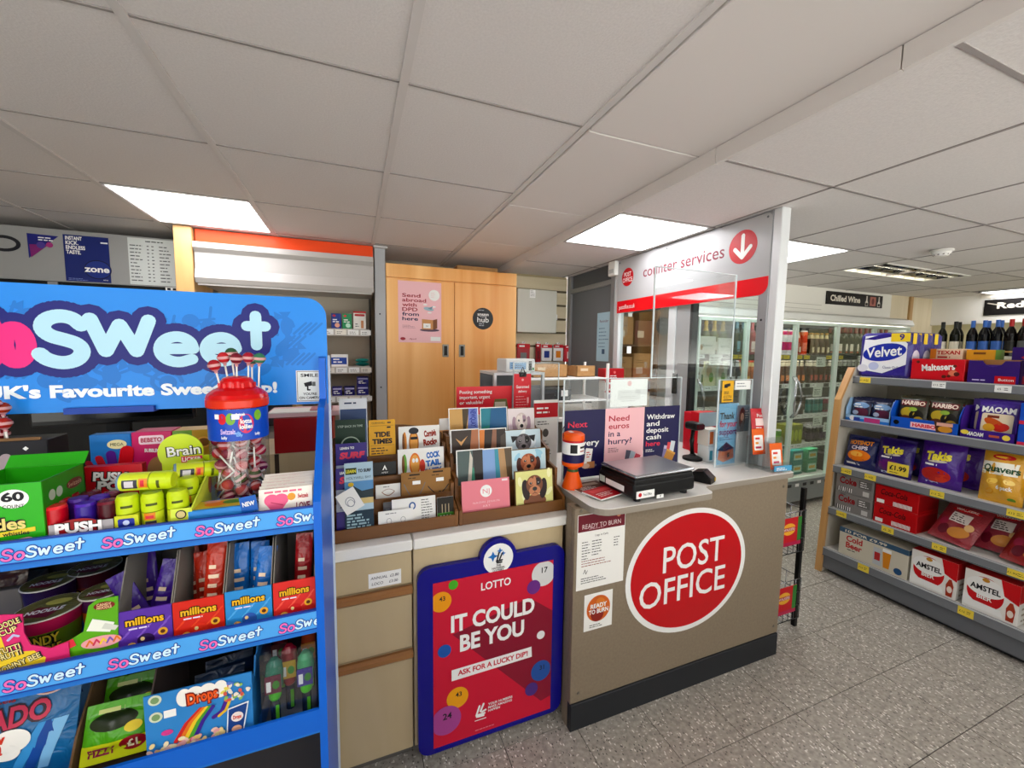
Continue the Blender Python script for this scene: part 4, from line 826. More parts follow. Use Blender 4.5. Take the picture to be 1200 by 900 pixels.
mb, g, s_, tp, l_ = carton(.58, .2, .16, M('#c9c6c0', .5)); mb.build('archive_box', loc=(-.632, 2.51, .871), label='wide pale archive box under the row of folders', cat='box')
A, B = at(322, 532, 'Y', 1.75), at(390, 488, 'Y', 1.75)
mb, g, s_, tp, l_ = carton(B.x-A.x, .2, B.z-A.z, M('#a30f1c', .4)); mb.build('red_box', loc=((A.x+B.x)/2, 1.75, A.z), label='dark red box behind the lollipop jar', cat='box')
b = MB(); b.box(-.13, 0, 0, .13, .17, .018, M('#e8c9cc', .5)); b.box(-.12, -.01, .018, .06, .1, .022, PAPER); b.box(.02, .0, .0225, .1, .1, .027, M('#c98a94', .5)); b.build('paper_stack', loc=((A.x+B.x)/2, 1.77, B.z+.001), label='pink and white papers lying on the dark red box', cat='paper')
b = MB(); b.box(-.30, 0, 0, .2, .3, .5*(A.z-.852)-.004, MAPLE); b.box(-.30, 0, .5*(A.z-.852)+.004, .2, .3, A.z-.852, MAPLE); b.box(-.3, .004, .5*(A.z-.852)-.004, .2, .3, .5*(A.z-.852)+.004, M('#2a3d86', .4)); b.box(-.105, -.002, .0, -.09, .0, A.z-.853, M('#4a3a2c', .5))
b.build('counter_box', loc=((A.x+B.x)/2, 1.75, .8515), label='pale board box with a blue seam under the dark red box', cat='box')
# ============================================================ SHELF UNIT ON THE RIGHT
OAK = wood('end_panel_oak', '#b8854a', '#cf9f62', 8, (1, 1, .06), .4)
YE = 1.695
t = thing('shop_shelving', 'grey shop shelf unit with an oak edged end panel on the right', 'shelving', (0, 0, 0))
prof = [(2.972, .0), (3.038, 1.19), (3.155, 1.405), (3.62, 1.405), (3.62, 0)]
b = MB(); b.prism([(x+.012, z) for x, z in prof[:3]]+prof[3:], 'Y', YE, YE+.03, M('#cdc8bd', .5)); b.build('end_panel', t)
b = MB()
for (xa, za), (xb, zb) in zip(prof[:2], prof[1:3]):
    b.prism([(xa-.006, za), (xb-.006, zb), (xb+.014, zb), (xa+.014, za)], 'Y', YE-.002, YE+.034, OAK)
b.build('oak_edge', t)
b = MB(); b.box(3.56, -.8, .02, 3.6, YE-.001, 1.36, M('#bdb8ac', .5)); b.build('back_panel', t)
GL = M('#8a8d92', .4); GLD = M('#6c6f73', .45); SHW = M('#d9d7d2', .45)
YEL = M('#f2dc5a', .5)
SHELF = [(3.158, 1.345, .042), (3.06, 1.055, .042), (3.02, .745, .042), (3.005, .455, .042), (2.985, .172, .05)]
TAGS = [[(1014, 1), (1100, 0), (1175, 0)], [], [(992, 1), (1020, 1), (1098, 1), (1190, 1)], [(986, 1), (1040, 1), (1100, 1), (1190, 1)], [(1012, 1), (1132, 1)]]
for k, (x, z, lh) in enumerate(SHELF):
    b = MB(); b.box(x+.004, -.8, z-.02, 3.56, YE-.002, z-.001 if k < 4 else z-.002, SHW); s = b.build('shelf', t)
    b = MB(); b.box(x-.008, -.8, z-lh, x+.004, YE-.003, z+.004, GL); b.box(x-.010, -.8, z-.001, x-.006, YE-.003, z+.005, M('#c4c6c9', .3)); b.box(x-.012, -.8, z-lh-.002, x+.004, YE-.003, z-lh+.003, GLD)
    g = G(b, (x-.0085, YE-.003, z-lh), -Y3, Z3)
    for px, c in TAGS[k]:
        y = YE-at(px, [446, 500, 555, 610, 660][k]+(px-1000)*[.07, .15, .25, .36, .4][k], 'X', x).y
        g.rect(y-.03, .004, y+.03, lh-.002, YEL if c else WHITE, 1); g.text(['£12', '£1.99', '£1.39', '£5'][(k+int(px)) % 4], y-.013, lh*.5, .010, INK, 3); g.lines(y+.004, lh*.62, .02, 2, .009, .003, INK, 2, px)
    b.build('price_rail', s)
b = MB(); b.box(2.990, -.8, .03, 3.03, YE-.001, .121, M('#7b7e83', .4)); b.box(3.03, -.8, .0, 3.55, YE-.01, .12, M('#3a3a3c', .6)); b.build('plinth', t)
def Ys(px, k, z=None):
    x = SHELF[k][0]; y = [446, 500, 552, 608, 655][k]+(px-1000)*[.07, .15, .25, .36, .42][k]
    return at(px, y, 'X', x+.02).y
def slot(px0, px1, k, dx=.02):
    a, c = Ys(px0, k), Ys(px1, k); return (SHELF[k][0]+dx, (a+c)/2, SHELF[k][1]), a-c
RZ = -pi/2
# --- top shelf
loc, w = slot(1004, 1064, 0); VI = M('#35248c', .3); VB = M('#2b3fae', .3)
h = .29
mb, g, s_, tp, l_ = carton(w, .115, h, foil('#3a2a94', .3), .02)
g.poly([(.015, .05), (.03, .27), (w*.72, h-.012), (w-.02, .22), (w-.02, .09), (w*.5, .03)], M('#f1f1f4', .3)); g.poly([(.02, .25), (w*.5, h-.005), (w*.74, h-.02), (w*.3, .245)], VI, 2); g.ell(w*.5, .165, w*.42, .055, VB, 3, rot=.18); g.text('Velvet', w*.5, .17, .062, WHITE, 5, w=w*.68, b=.02, sh=.12, rot=.12)
g.rect(w*.62, h*.80, w-.008, h-.005, M('#f0d43a', .4), 4); g.text('9', w*.82, h*.90, .035, VI, 6, b=.03); g.ell(w*.32, .075, .028, .026, M('#c7cdea', .4), 3); g.text('Classic Quilted', w*.68, .07, .016, VI, 4, w=w*.36)
g.ell(w*.1, .06, .03, .025, M('#dedee6', .4), 3); s_.rect(.01, h*.75, .05, h-.006, M('#f0d43a', .4)); s_.ell(.055, h*.45, .04, .05, M('#e5e5f0', .4)); s_.text('Velvet', .055, h*.45, .02, VB, 3, w=.06); s_.rect(.02, .03, .09, .09, M('#cfcfe6', .4))
for k in range(3): put_o = mb.build('toilet_roll_pack', loc=(loc[0]+k*.119, loc[1], loc[2]), rz=RZ, label=['front purple and white toilet roll pack on the top shelf', 'second toilet roll pack, directly behind the front one', 'third toilet roll pack at the back of its row'][k], cat='toilet rolls', group='toilet roll packs')
loc, w = slot(1066, 1128, 0)
mb, g, s_, tp, l_ = carton(w, .14, .128, M('#d3142a', .35)); g.text('Maltesers', w*.52, .082, .036, WHITE, 2, w=w*.62, b=.03, rot=.10)
for x, z, r in ((.03, .11, .008), (.15, .028, .01), (.17, .032, .008), (w-.03, .045, .012), (w-.04, .09, .008)): g.ell(x, z, r, r, M('#6b2a1c', .35), 2)
g.ell(w-.045, .05, .02, .016, M('#e88a6a', .4)); g.rect(0, 0, w, .012, M('#b01022', .4)); s_.rect(.0, .02, .14, .06, M('#b01022', .4))
mb.build('chocolate_box', loc=loc, rz=RZ, label='bright red chocolate box beside the toilet rolls on the top shelf', cat='box')
mb, g, s_, tp, l_ = carton(w*.62, .10, .19, M('#ecd9bd', .4)); g.rect(0, .13, w*.12, .19, M('#e8972a', .4)); g.text('TEXAN', w*.35, .168, .022, M('#c03a2a', .4), 2, b=.03); g.lines(w*.15, .14, w*.4, 1, .02, .01, M('#c03a2a', .5), 2)
mb.build('snack_box', loc=(loc[0]+.16, loc[1]+.03, loc[2]), rz=RZ, label='cream box with red lettering peeping over the red chocolate box', cat='box')
mb, g, s_, tp, l_ = carton(w*.5, .10, .185, M('#e0a92e', .4)); g.lines(.03, .165, .08, 1, .02, .012, M('#8a5a1a', .5)); s_.rect(0, .1, .1, .185, M('#7aa33c', .4))
mb.build('snack_box', loc=(loc[0]+.16, loc[1]-.115, loc[2]), rz=RZ, label='yellow box with a green side behind the red chocolate box', cat='box')
loc, w = slot(1132, 1192, 0); PU = '#43207e'
t = thing('chocolate_tray', 'purple open chocolate tray with a brown cut-out on the top shelf', 'box', loc, rz=RZ)
b = MB(); PM = M(PU, .35); KR = M('#b98a58', .7)
pts = [(-w/2, 0), (w/2, 0), (w/2, .125)]; pts += [(w*.22, .125)] + [(w*.20*cos(a), .125-.032*sin(a)) for a in [pi*i/8 for i in range(1, 8)]] + [(-w*.22, .125), (-w/2, .125)]
b.prism(pts, 'Y', 0, .004, PM); g = G(b, (-w/2, -.0003, 0), X3, Z3); g.rect(w*.55, .005, w-.01, .045, RED); g.text('Button', w*.77, .026, .014, WHITE, 3); g.lines(.02, .02, .08, 1, .01, .006, M('#d8c8ee', .5)); g.rect(0, 0, w, .004, M('#2c1258', .4))
b.build('front_panel', t); b = MB()
for a in ((-w/2, .004, 0, w/2, .16, .004), (-w/2, .156, 0, w/2, .16, .13), (-w/2, .004, 0, -w/2+.004, .16, .128), (w/2-.004, .004, 0, w/2, .16, .128)): b.box(*a, KR)
b.build('tray', t)
for k in range(4):
    mb, g = pouch(.12, .09, .028, foil('#5a2a9a'), k); g.ell(.06, .06, .04, .018, M('#cf2a3a', .4)); g.lines(.03, .06, .06, 1, .01, .008, WHITE, 3)
    mb.build('chocolate_bag', loc=(loc[0]+.03+k*.033, loc[1], loc[2]+.012), rz=RZ, label='small purple chocolate bag in the purple tray, %s row from the aisle' % ['first', 'second', 'third', 'fourth'][k], cat='bag', group='small purple chocolate bags')
loc2, w2 = slot(1160, 1230, 0)
mb, g, s_, tp, l_ = carton(w2, .14, .20, M(PU, .35)); dx = w2*.42; g.poly([(dx-.05, .145), (dx, .105), (dx+.05, .145), (dx, .185)], M('#c9374e', .4)); g.poly([(dx-.04, .145), (dx, .113), (dx+.04, .145), (dx, .177)], M(PU, .35), 2); g.text('Roses', dx, .148, .018, M('#e8a0b8', .4), 3, w=.05)
mb.build('chocolate_box', loc=(loc2[0]+.20, loc2[1], loc2[2]), rz=RZ, label='purple box with a red diamond behind the open purple tray', cat='box')
mb, g, s_, tp, l_ = carton(.18, .14, .13, M('#35194f', .35)); g.rect(.01, .01, .17, .05, M('#8c1f34', .4)); l0, w0 = slot(1197, 1232, 0); mb.build('chocolate_box', loc=(l0[0], l0[1]-.03, l0[2]), rz=RZ, label='dark purple box at the right edge of the top shelf', cat='box')
# --- second shelf: trays of sweet bags
def tray(px0, px1, k, d, hf, hs, col, label, side=None, fn=None, back=True):
    loc, w = slot(px0, px1, k); t = thing('display_tray', label, 'display box', loc, rz=RZ); C = M(col, .4); S = M(side or col, .4)
    b = MB(); b.box(-w/2, 0, 0, w/2, .003, hf, C); g = G(b, (-w/2, -.0002, 0), X3, Z3)
    if fn: fn(g, w, hf)
    b.build('front_panel', t)
    for s in (-1, 1):
        b = MB(); b.prism([(0, 0), (d, 0), (d, hs), (.035, hs), (.0, hf+.045 if hs > hf+.05 else hf)], 'X', s*w/2-(.003 if s > 0 else 0), s*w/2+(.003 if s < 0 else 0), S); b.build('side_panel', t)
    b = MB(); b.box(-w/2+.003, d-.003, 0, w/2-.003, d, hs, S); b.build('back_panel', t)
    b = MB(); b.box(-w/2+.003, .003, .0, w/2-.003, d-.003, .003, S); b.build('base', t)
    return loc, w
def bagrow(make, n, loc, offs, depth, step, name, cat, labels, group, lean=-8, up=.005, x0=.035):
    i = 0; first = None
    for r in range(depth):
        for o in offs:
            if first is None: first = make().build(name, loc=(0, 0, 0), label='x', cat=cat, group=group); c = first
            else: c = first.copy(); COL.objects.link(c)
            c.location = (loc[0]+x0+r*step, loc[1]-o, loc[2]+up); c.rotation_euler = (radians(lean), 0, RZ+random.uniform(-.05, .05))
            c['label'] = labels[i % len(labels)]; i += 1
ORD = ['front', 'second', 'third', 'fourth', 'fifth', 'sixth']
def ft1(g, w, h): g.rect(0, 0, w, h*.5, M('#2d7fd0', .4)); g.ell(.04, h*.5, .016, .016, M('#f0f0f0', .4), 2); g.rect(w*.45, .004, w*.8, h*.8, M('#c94a8e', .4), 2); g.rect(w*.2, .006, w*.35, h*.7, M('#3a4fa8', .4), 2)
loc, w = tray(990, 1041, 1, .22, .04, .15, '#a9cdee', 'pale blue display tray of dark sweet bags next to the end panel', '#a9cdee', ft1)
def mk1():
    mb, g = pouch(.108, .15, .030, foil('#222a50'), 2); g.ell(.055, .10, .045, .02, M('#8fb0d6', .3)); g.ell(.06, .055, .04, .03, M('#6a2f4a', .3)); g.lines(.02, .105, .07, 2, .016, .008, WHITE, 3); g.ell(.03, .05, .018, .014, M('#b9c4d8', .3), 2); return mb
bagrow(mk1, 2, loc, (-.057, .057), 4, .042, 'sweet_bag', 'bag', ['navy sweet bag in the pale blue tray, %s row, %s side' % (a, c) for a in ORD[:4] for c in ('panel', 'aisle middle')], 'navy sweet bags in the pale blue tray')
def ft2(g, w, h): g.text('HARIBO', w*.52, h*.45, .018, M('#e8465a', .4), 2, w=w*.34, b=.05); g.rect(w*.32, h*.2, w*.70, h*.7, M('#f2d6dc', .4), 1); g.ell(.03, h*.5, .014, .014, M('#10131a', .4), 2); g.poly([(w*.70, .004), (w-.025, .012), (w-.03, h+.0), (w*.66, h)], M('#5a3a22', .4), 2); g.ell(w*.82, h*.4, .03, .018, M('#d9a03a', .4), 3); g.rect(w*.70, h*.66, w*.92, h*.95, M('#e9b9a8', .4), 4)
loc, w = tray(1042, 1122, 1, .24, .065, .16, '#1766cc', 'bright blue display tray of liquorice sweet bags', '#1766cc', ft2)
def mk2():
    mb, g = pouch(.135, .19, .038, foil('#3c3a22'), 4); g.rect(.010, .13, .125, .165, M('#7a1f2a', .3)); g.text('HARIBO', .0675, .148, .022, M('#f0dfd2', .3), 3, w=.11, b=.04); g.ell(.05, .09, .035, .03, M('#c9b23a', .3)); g.ell(.092, .075, .032, .035, M('#2a2622', .3), 2); g.ell(.045, .05, .03, .022, M('#7a4a2c', .3), 2); g.ell(.105, .05, .02, .02, M('#c8a83a', .3), 3); g.ell(.075, .11, .02, .012, M('#9cba4a', .3), 3); return mb
bagrow(mk2, 2, loc, (-.070, .070), 4, .05, 'sweet_bag', 'bag', ['liquorice sweet bag in the bright blue tray, %s row, %s' % (a, c) for a in ORD[:4] for c in ('panel side', 'far side')], 'liquorice sweet bags in the bright blue tray')
def ft3(g, w, h): g.text('MAOAM', w*.3, h*.5, .02, WHITE, 2, w=w*.3, b=.04); g.ell(.03-.01, h*.6, .016, .012, YEL, 2); g.ell(w-.03, h*.5, .014, .014, YEL, 2); g.lines(w*.55, h*.5, w*.3, 1, .01, .012, M('#c9694a', .4), 2)
loc, w = tray(1123, 1188, 1, .22, .05, .17, '#4c2392', 'deep purple display tray with two big chewy sweet bags', '#4c2392', ft3)
def mk3():
    mb, g = pouch(.148, .205, .034, foil('#4a1f96'), 7); g.text('MAOAM', .074, .155, .028, WHITE, 2, w=.12, b=.04); g.rrect(.018, .035, .130, .135, .01, M('#f0e3c8', .3)); g.ell(.068, .085, .042, .02, M('#d86a28', .3), 2, rot=-.5); g.ell(.092, .065, .030, .022, M('#d93a2a', .3), 3, rot=.3); g.ell(.05, .06, .022, .02, M('#e8b43a', .3), 3); g.lines(.04, .118, .07, 1, .01, .014, M('#8a3a1c', .4), 3); return mb
bagrow(mk3, 2, loc, (.020,), 1, .05, 'sweet_bag', 'bag', ['foremost purple chewy sweet bag in the purple tray'], 'purple chewy sweet bags')
bagrow(mk3, 2, loc, (-.020,), 3, .048, 'sweet_bag', 'bag', ['purple chewy sweet bag in the purple tray, %s row' % a for a in ORD[1:4]], 'purple chewy sweet bags', x0=.083)
loc, w = slot(1190, 1238, 1)
for k in range(2):
    mb, g, s_, tp, l_ = carton(w, .12, .105, M('#1c63cc', .35)); g.ell(.05, .06, .025, .02, WHITE); g.ell(.075, .07, .012, .01, M('#3a2a2a', .4), 2); g.rect(0, 0, w, .018, M('#d93a5c', .4)); g.rect(.03, .03, .09, .045, M('#c9c4cf', .4), 2)
    mb.build('sweet_box', loc=(loc[0], loc[1], loc[2]+k*.106), rz=RZ, label=['lower', 'upper'][k]+' of the two blue boxes stacked at the shelf edge', cat='box', group='stacked blue sweet boxes')
# --- third shelf: crisps
def big(w, h, d, col, seed, fn): mb, g = pouch(w, h, d, foil(col), seed, rough=1.3); fn(g, w, h); return mb
def hot(g, w, h): g.text('HOTSHOT', w*.5, h*.78, h*.12, M('#f2a33a', .3), 2, w=w*.72, b=.05, rot=.08); g.text('CHIPS', w*.5, h*.62, h*.10, M('#e8e2ee', .3), 2, w=w*.5, b=.04, rot=.08); g.ell(w*.5, h*.38, w*.36, h*.17, M('#f08c1c', .3), 2, rot=.12); g.ell(w*.45, h*.42, w*.2, h*.08, M('#f8c05a', .3), 3); g.lines(w*.1, h*.12, w*.7, 1, .01, .012, WHITE, 2)
loc, w = slot(981, 1020, 2)
big(w*.92, .215, .085, '#1d2a6c', 3, hot).build('crisp_bag', loc=(loc[0]+.055, loc[1]+.0, loc[2]), rot=(radians(-12), 0, RZ), label='navy crisp bag with an orange crisp against the end panel', cat='crisps')
def takis(c2):
    def f(g, w, h): g.text('Takis', w*.48, h*.68, h*.17, M('#f0e34a', .3), 3, w=w*.58, b=.05, rot=.12, sh=.1); g.ell(w*.5, h*.56, w*.22, h*.025, M('#d8d0c0', .3), 2, rot=.1); g.ell(w*.45, h*.26, w*.34, h*.16, M(c2, .3), 2); g.ell(w*.6, h*.2, w*.16, h*.08, M('#d9492a', .3), 3, rot=.6); g.lines(w*.2, h*.48, w*.5, 1, .01, .01, WHITE, 2); g.lines(w*.2, h*.08, w*.5, 1, .01, .012, M('#cfd6f0', .4), 3)
    return f
loc, w = slot(1020, 1064, 2)
big(w*.97, .235, .09, '#3a1a7c', 6, takis('#7a2a86')).build('crisp_bag', loc=(loc[0]+.055, loc[1]+.01, loc[2]), rot=(radians(-9), 0, RZ), label='dark purple rolled tortilla bag beside the navy crisp bag', cat='crisps', group='purple tortilla bags')
loc, w = slot(1064, 1126, 2)
m0 = big(w*.82, .26, .11, '#571d9a', 9, takis('#c8352c'))
for k in range(3):
    o = m0.build('crisp_bag', loc=(loc[0]+.065+k*.125, loc[1]+.005-k*.03, loc[2]), rot=(radians(-7), 0, RZ-k*.05), label=['bright purple tortilla bag with red rolls in the middle of the crisp shelf', 'bright purple tortilla bag right behind the foremost one', 'bright purple tortilla bag third in its row'][k], cat='crisps', group='purple tortilla bags')
big(.17, .24, .09, '#3a1a7c', 12, takis('#7a2a86')).build('crisp_bag', loc=(loc[0]+.20, loc[1]+.20, loc[2]), rot=(radians(-7), 0, RZ), label='dark purple tortilla bag half hidden at the back of the crisp shelf', cat='crisps', group='purple tortilla bags')
def quav(g, w, h): g.ell(w*.5, h*.86, w*.26, h*.05, M('#c8202a', .3), 2); g.ell(w*.5, h*.86, w*.20, h*.02, M('#f0c040', .3), 3); g.poly([(w*.04, h*.52), (w*.96, h*.54), (w*.96, h*.77), (w*.04, h*.75)], M('#f3f1e6', .3), 1); g.text('Quavers', w*.5, h*.64, h*.115, M('#1e5a34', .3), 3, w=w*.82, b=.035); g.text('6 pack', w*.62, h*.30, h*.07, WHITE, 3, w=w*.36, b=.03); g.ell(w*.35, h*.40, w*.13, h*.05, M('#f3d26a', .3), 2, rot=.5); g.ell(w*.72, h*.42, w*.12, h*.045, M('#f6dc86', .3), 2, rot=-.4); g.ell(w*.78, h*.1, w*.09, h*.035, M('#6a9a3a', .3), 3); g.ell(w*.3, h*.2, w*.12, h*.05, M('#e0a42c', .3), 2, rot=1)
loc, w = slot(1142, 1194, 2, .0)
mq = big(w*1.0, .275, .10, '#dfae3c', 2, quav); mq.build('crisp_bag', loc=(loc[0]+.05, loc[1], loc[2]), rot=(radians(-6), 0, RZ), label='golden yellow curly crisp multipack with green lettering', cat='crisps', group='golden curly crisp bags')
mq.build('crisp_bag', loc=(loc[0]+.05, loc[1]-w*1.04, loc[2]), rot=(radians(-9), 0, RZ-.1), label='golden curly crisp bag cut off by the right edge of the picture', cat='crisps', group='golden curly crisp bags')
# big price ticket
b = MB(); b.box(-.05, 0, 0, .05, .002, .07, YEL); g = G(b, (-.05, -.0002, 0), X3, Z3); g.text('£1.99', .05, .04, .026, INK, 2, w=.08, b=.03); g.lines(.012, .012, .07, 1, .01, .004, INK)
p_ = at(1052, 550, 'X', 3.004); b.build('price_ticket', loc=(3.004, p_.y, p_.z-.035), rz=RZ, label='large yellow price ticket hanging over the crisp shelf edge', cat='price ticket')
# --- fourth shelf: cans and sharing bags
loc, w = slot(977, 1020, 3)
mb, g, s_, tp, l_ = carton(w, .20, .122, M('#8f8c8a', .4)); g.text('Coke', w*.33, .082, .042, M('#a01828', .35), 2, w=w*.46, b=.03); g.text('Diet', w*.22, .112, .012, M('#3a3a3c', .4), 2); g.rect(w*.62, .055, w*.95, .105, M('#777472', .4)); g.lines(w*.66, .095, w*.25, 3, .014, .005, WHITE, 2)
for k in range(14): g.rect(.012+k*.006, .008, .0155+k*.006+(k % 3)*.001, .035, WHITE if k % 2 else INK, 2)
g.rect(w*.74, .01, w*.9, .04, M('#d0cecb', .4), 2)
for k in range(2): mb.build('drink_multipack', loc=(loc[0], loc[1], loc[2]+k*.1235), rz=RZ, label=['lower', 'upper'][k]+' of the two grey diet cola can packs', cat='drinks pack', group='grey diet cola packs')
loc, w = slot(1022, 1072, 3)
mb, g, s_, tp, l_ = carton(w, .22, .118, M('#c5101c', .35)); g.text('Coca-Cola', w*.45, .080, .034, M('#5e0a12', .4), 2, w=w*.62, b=.02, sh=.25)
for k in range(18): g.rect(w*.45+k*.005, .008, w*.45+.003+k*.005, .034, WHITE, 2)
g.rect(.012, .008, .05, .03, WHITE, 2); s_.rect(.01, .01, .2, .1, M('#a50e18', .4)); tp.rect(.02, .02, w-.02, .2, M('#b30f1a', .4))
for k in range(2): mb.build('drink_multipack', loc=(loc[0], loc[1], loc[2]+k*.1195), rz=RZ, label=['lower', 'upper'][k]+' of the two red cola can packs', cat='drinks pack', group='red cola packs')
def walk(g, w, h): g.ell(w*.5, h*.8, w*.33, h*.06, M('#d8202c', .3), 2, rot=.1); g.text('WALKERS', w*.5, h*.81, h*.05, M('#f0e8e0', .3), 3, w=w*.5, b=.04, rot=.1); g.rect(w*.28, h*.46, w*.72, h*.70, M('#efe9e2', .3), 2); g.lines(w*.32, h*.65, w*.34, 4, h*.05, h*.022, M('#4a2a2a', .4), 3); g.ell(w*.62, h*.25, w*.24, h*.12, M('#d99a4a', .3), 2, rot=.3); g.ell(w*.28, h*.24, w*.12, h*.12, M('#7a1a34', .3), 2); g.ell(w*.2, h*.42, w*.1, h*.1, M('#b03a5a', .3), 2); g.ell(w*.78, h*.42, w*.1, h*.08, M('#e8c08a', .3), 3)
for k, (px, py, lab, c) in enumerate(((1098, 0, 'first red sharing crisp bag leaning back right of the red cola packs', '#a33a44'), (1142, 0, 'middle one of the three red sharing crisp bags on the can shelf', '#a5404e'), (1186, 0, 'red sharing crisp bag near the right edge of the can shelf', '#a02a2a'))):
    y = Ys(px, 3); big(.18, .25, .055, c, 20+k, walk).build('crisp_bag', loc=([3.045, 3.125, 3.045][k], y-.03, SHELF[3][1]+.014), rot=(radians(-40), radians([5, -3, 3][k]), RZ-.1), label=lab, cat='crisps', group='red sharing crisp bags')
    big(.125, .20, .05, '#34406e' if k == 0 else c, 26+k, walk).build('crisp_bag', loc=(3.26, y-.03, SHELF[3][1]+.012), rot=(radians(-36), 0, RZ-.1), label='rear sharing crisp bag behind '+['the first red one', 'the middle red one', 'the red one at the edge'][k], cat='crisps', group='rear sharing crisp bags')
# --- base deck: beer
loc, w = slot(982, 1062, 4)
mb, g, s_, tp, l_ = carton(w, .26, .18, M('#d8d2c2', .45)); g.rect(0, .148, w, .18, M('#4b6b86', .4)); g.text('10 FOR £9.99', w*.4, .163, .016, M('#f0ead8', .4), 2, w=w*.62, b=.02)
g.text('Cold', w*.24, .118, .036, M('#c8383a', .4), 2, w=w*.25, b=.03); g.text('Beer', w*.24, .074, .036, M('#c8383a', .4), 2, w=w*.25, b=.03); g.lines(w*.14, .043, w*.2, 1, .01, .005, INK)
g.rect(w*.53, .02, w*.65, .13, M('#c9ccd0', .4), 2); g.rect(w*.55, .05, w*.63, .1, M('#c23a3c', .4), 3); g.poly([(w*.68, .02), (w*.76, .02), (w*.78, .125), (w*.66, .125)], M('#e0982c', .4), 2); g.rect(w*.66, .118, w*.78, .14, WHITE, 3); g.ell(w*.88, .03, .02, .02, M('#2f5f8a', .4), 2); s_.rect(.0, .148, .26, .18, M('#4b6b86', .4)); s_.lines(.03, .1, .18, 4, .025, .01, M('#8a8a80', .5))
mb.build('beer_box', loc=loc, rz=RZ, label='cream and blue beer can box on the bottom deck', cat='beer box')
def amstel(w, h):
    mb, g, s_, tp, l_ = carton(w, .24, h, M('#efede8', .4)); A = M('#cf1a26', .35)
    g.ell(w*.40, h*.52, w*.34, h*.40, A, 1, 36); g.poly([(0, h*.40), (w*.2, h*.24), (w*.7, h*.22), (w*.75, h*.06), (0, h*.06)], WHITE, 2); g.ell(w*.40, h*.66, w*.36, h*.24, WHITE, 2, 32); g.text('AMSTEL', w*.40, h*.63, h*.13, INK, 4, w=w*.56, b=.03); g.text('BIER', w*.40, h*.40, h*.11, WHITE, 4, w=w*.28, b=.03); g.ell(w*.4, h*.85, w*.07, h*.05, M('#cf9a3a', .4), 4)
    g.poly([(w*.74, h*.62), (w, h*.5), (w, h), (w*.66, h)], A, 2); g.poly([(w*.8, .01), (w*.93, .01), (w*.95, h*.35), (w*.9, h*.52), (w*.85, h*.52), (w*.79, h*.35)], M('#b5482c', .4), 4); g.ell(w*.87, h*.24, w*.055, h*.09, M('#f0e4da', .4), 5)
    s_.rect(0, h*.55, .24, h, A); s_.lines(.03, h*.4, .16, 4, .03, .01, M('#b5a89a', .5)); tp.rect(0, 0, w, .24, A); return mb
loc, w = slot(1066, 1118, 4); h = .205
m0 = amstel(w*1.03, h); m0.build('beer_box', loc=loc, rz=RZ, label='white and red beer bottle box nearest the cream can box', cat='beer box', group='white and red beer boxes')
m0.build('beer_box', loc=(loc[0], loc[1]-w*1.17, loc[2]), rz=RZ, label='white and red beer bottle box at the right edge of the bottom deck', cat='beer box', group='white and red beer boxes')
# wire basket stand beside the taupe counter
t = thing('wire_basket_stand', 'black wire basket stand with red and green cards beside the taupe counter', 'stand', (2.075, 1.485, 0))
BKM = M('#161617', .35)
CR = M('#a9abad', .25, .8)
for x, y in ((.16, -.1), (.16, .19), (-.05, -.1), (-.05, .19)):
    b = MB(); b.box(x-.011, y-.011, 0, x+.011, y+.011, .78 if x > 0 else .7, BKM, .002); b.build('upright', t)
for z0 in (.06, .44):
    b = MB()
    for k in range(4):
        zz = z0+k*.075
        b.tube([(-.05, -.12, zz), (.16, -.12, zz), (.16, .20, zz), (-.05, .20, zz)], .0028, CR if k else BKM, 6, True)
    for q in range(6): b.tube([(-.05+q*.042, -.12, z0), (-.05+q*.042, -.12, z0+.225)], .0022, CR, 6); b.tube([(-.05+q*.042, -.12, z0), (-.05+q*.042, .20, z0)], .0022, CR, 6)
    for q in range(5): b.tube([(.16, -.12+q*.08, z0), (.16, -.12+q*.08, z0+.225)], .0022, CR, 6)
    b.build('wire_basket', t)
    b = MB(); b.box(-.045, -.1255, z0+.05, .12, -.123, z0+.20, M('#cf2030', .4)); g = G(b, (-.045, -.1257, z0+.05), X3, Z3); g.rect(.135, 0, .165, .15, M('#3a8a3c', .4)); g.ell(.07, .09, .05, .032, M('#f0b83a', .4)); g.rect(.02, .08, .12, .1, M('#c41a26', .4), 2); g.text('WALKERS', .07, .09, .014, WHITE, 4, w=.085); g.rect(0, 0, .165, .02, M('#c02a5c', .4), 2); b.build('advert_card', t)
mb, g = pouch(.12, .16, .05, foil('#b3202c'), 31); g.ell(.06, .1, .04, .02, M('#e8b43a', .4)); mb.build('crisp_bag', loc=(2.13, 1.455, .448), label='red crisp bag inside the upper wire basket', cat='crisps', rz=.1)
# ============================================================ CHILLER AND WINE
YF = 2.60; XA, XB = 2.655, 5.80; ZT = 1.80; ZB = .24
WM = M('#dfe0dc', .35); MUL = M('#cfdcd4', .3)
t = thing('drinks_chiller', 'long white drinks chiller with glass doors at the back of the shop', 'chiller', (0, 0, 0))
b = MB(); b.box(XA, 3.26, .02, XB, 3.30, 1.82, M('#4c4e4f', .5)); b.build('back_panel', t)
b = MB(); b.box(XA, YF+.02, .06, XB, 3.26, ZB-.01, M('#a6a9a8', .4)); b.build('base_tank', t)
b = MB(); b.prism([(YF-.05, .05), (YF-.03, ZB-.02), (YF+.02, ZB-.02), (YF+.02, .05)], 'X', XA, XB, M('#8e9291', .35)); g = G(b, (XA, YF-.032, ZB-.055), X3, Z3)
for q in range(28): g.rect(.03+q*.11, .004, .085+q*.11, .034, WHITE if q % 3 == 0 else M('#2a2c2e', .4), 6+q % 2)
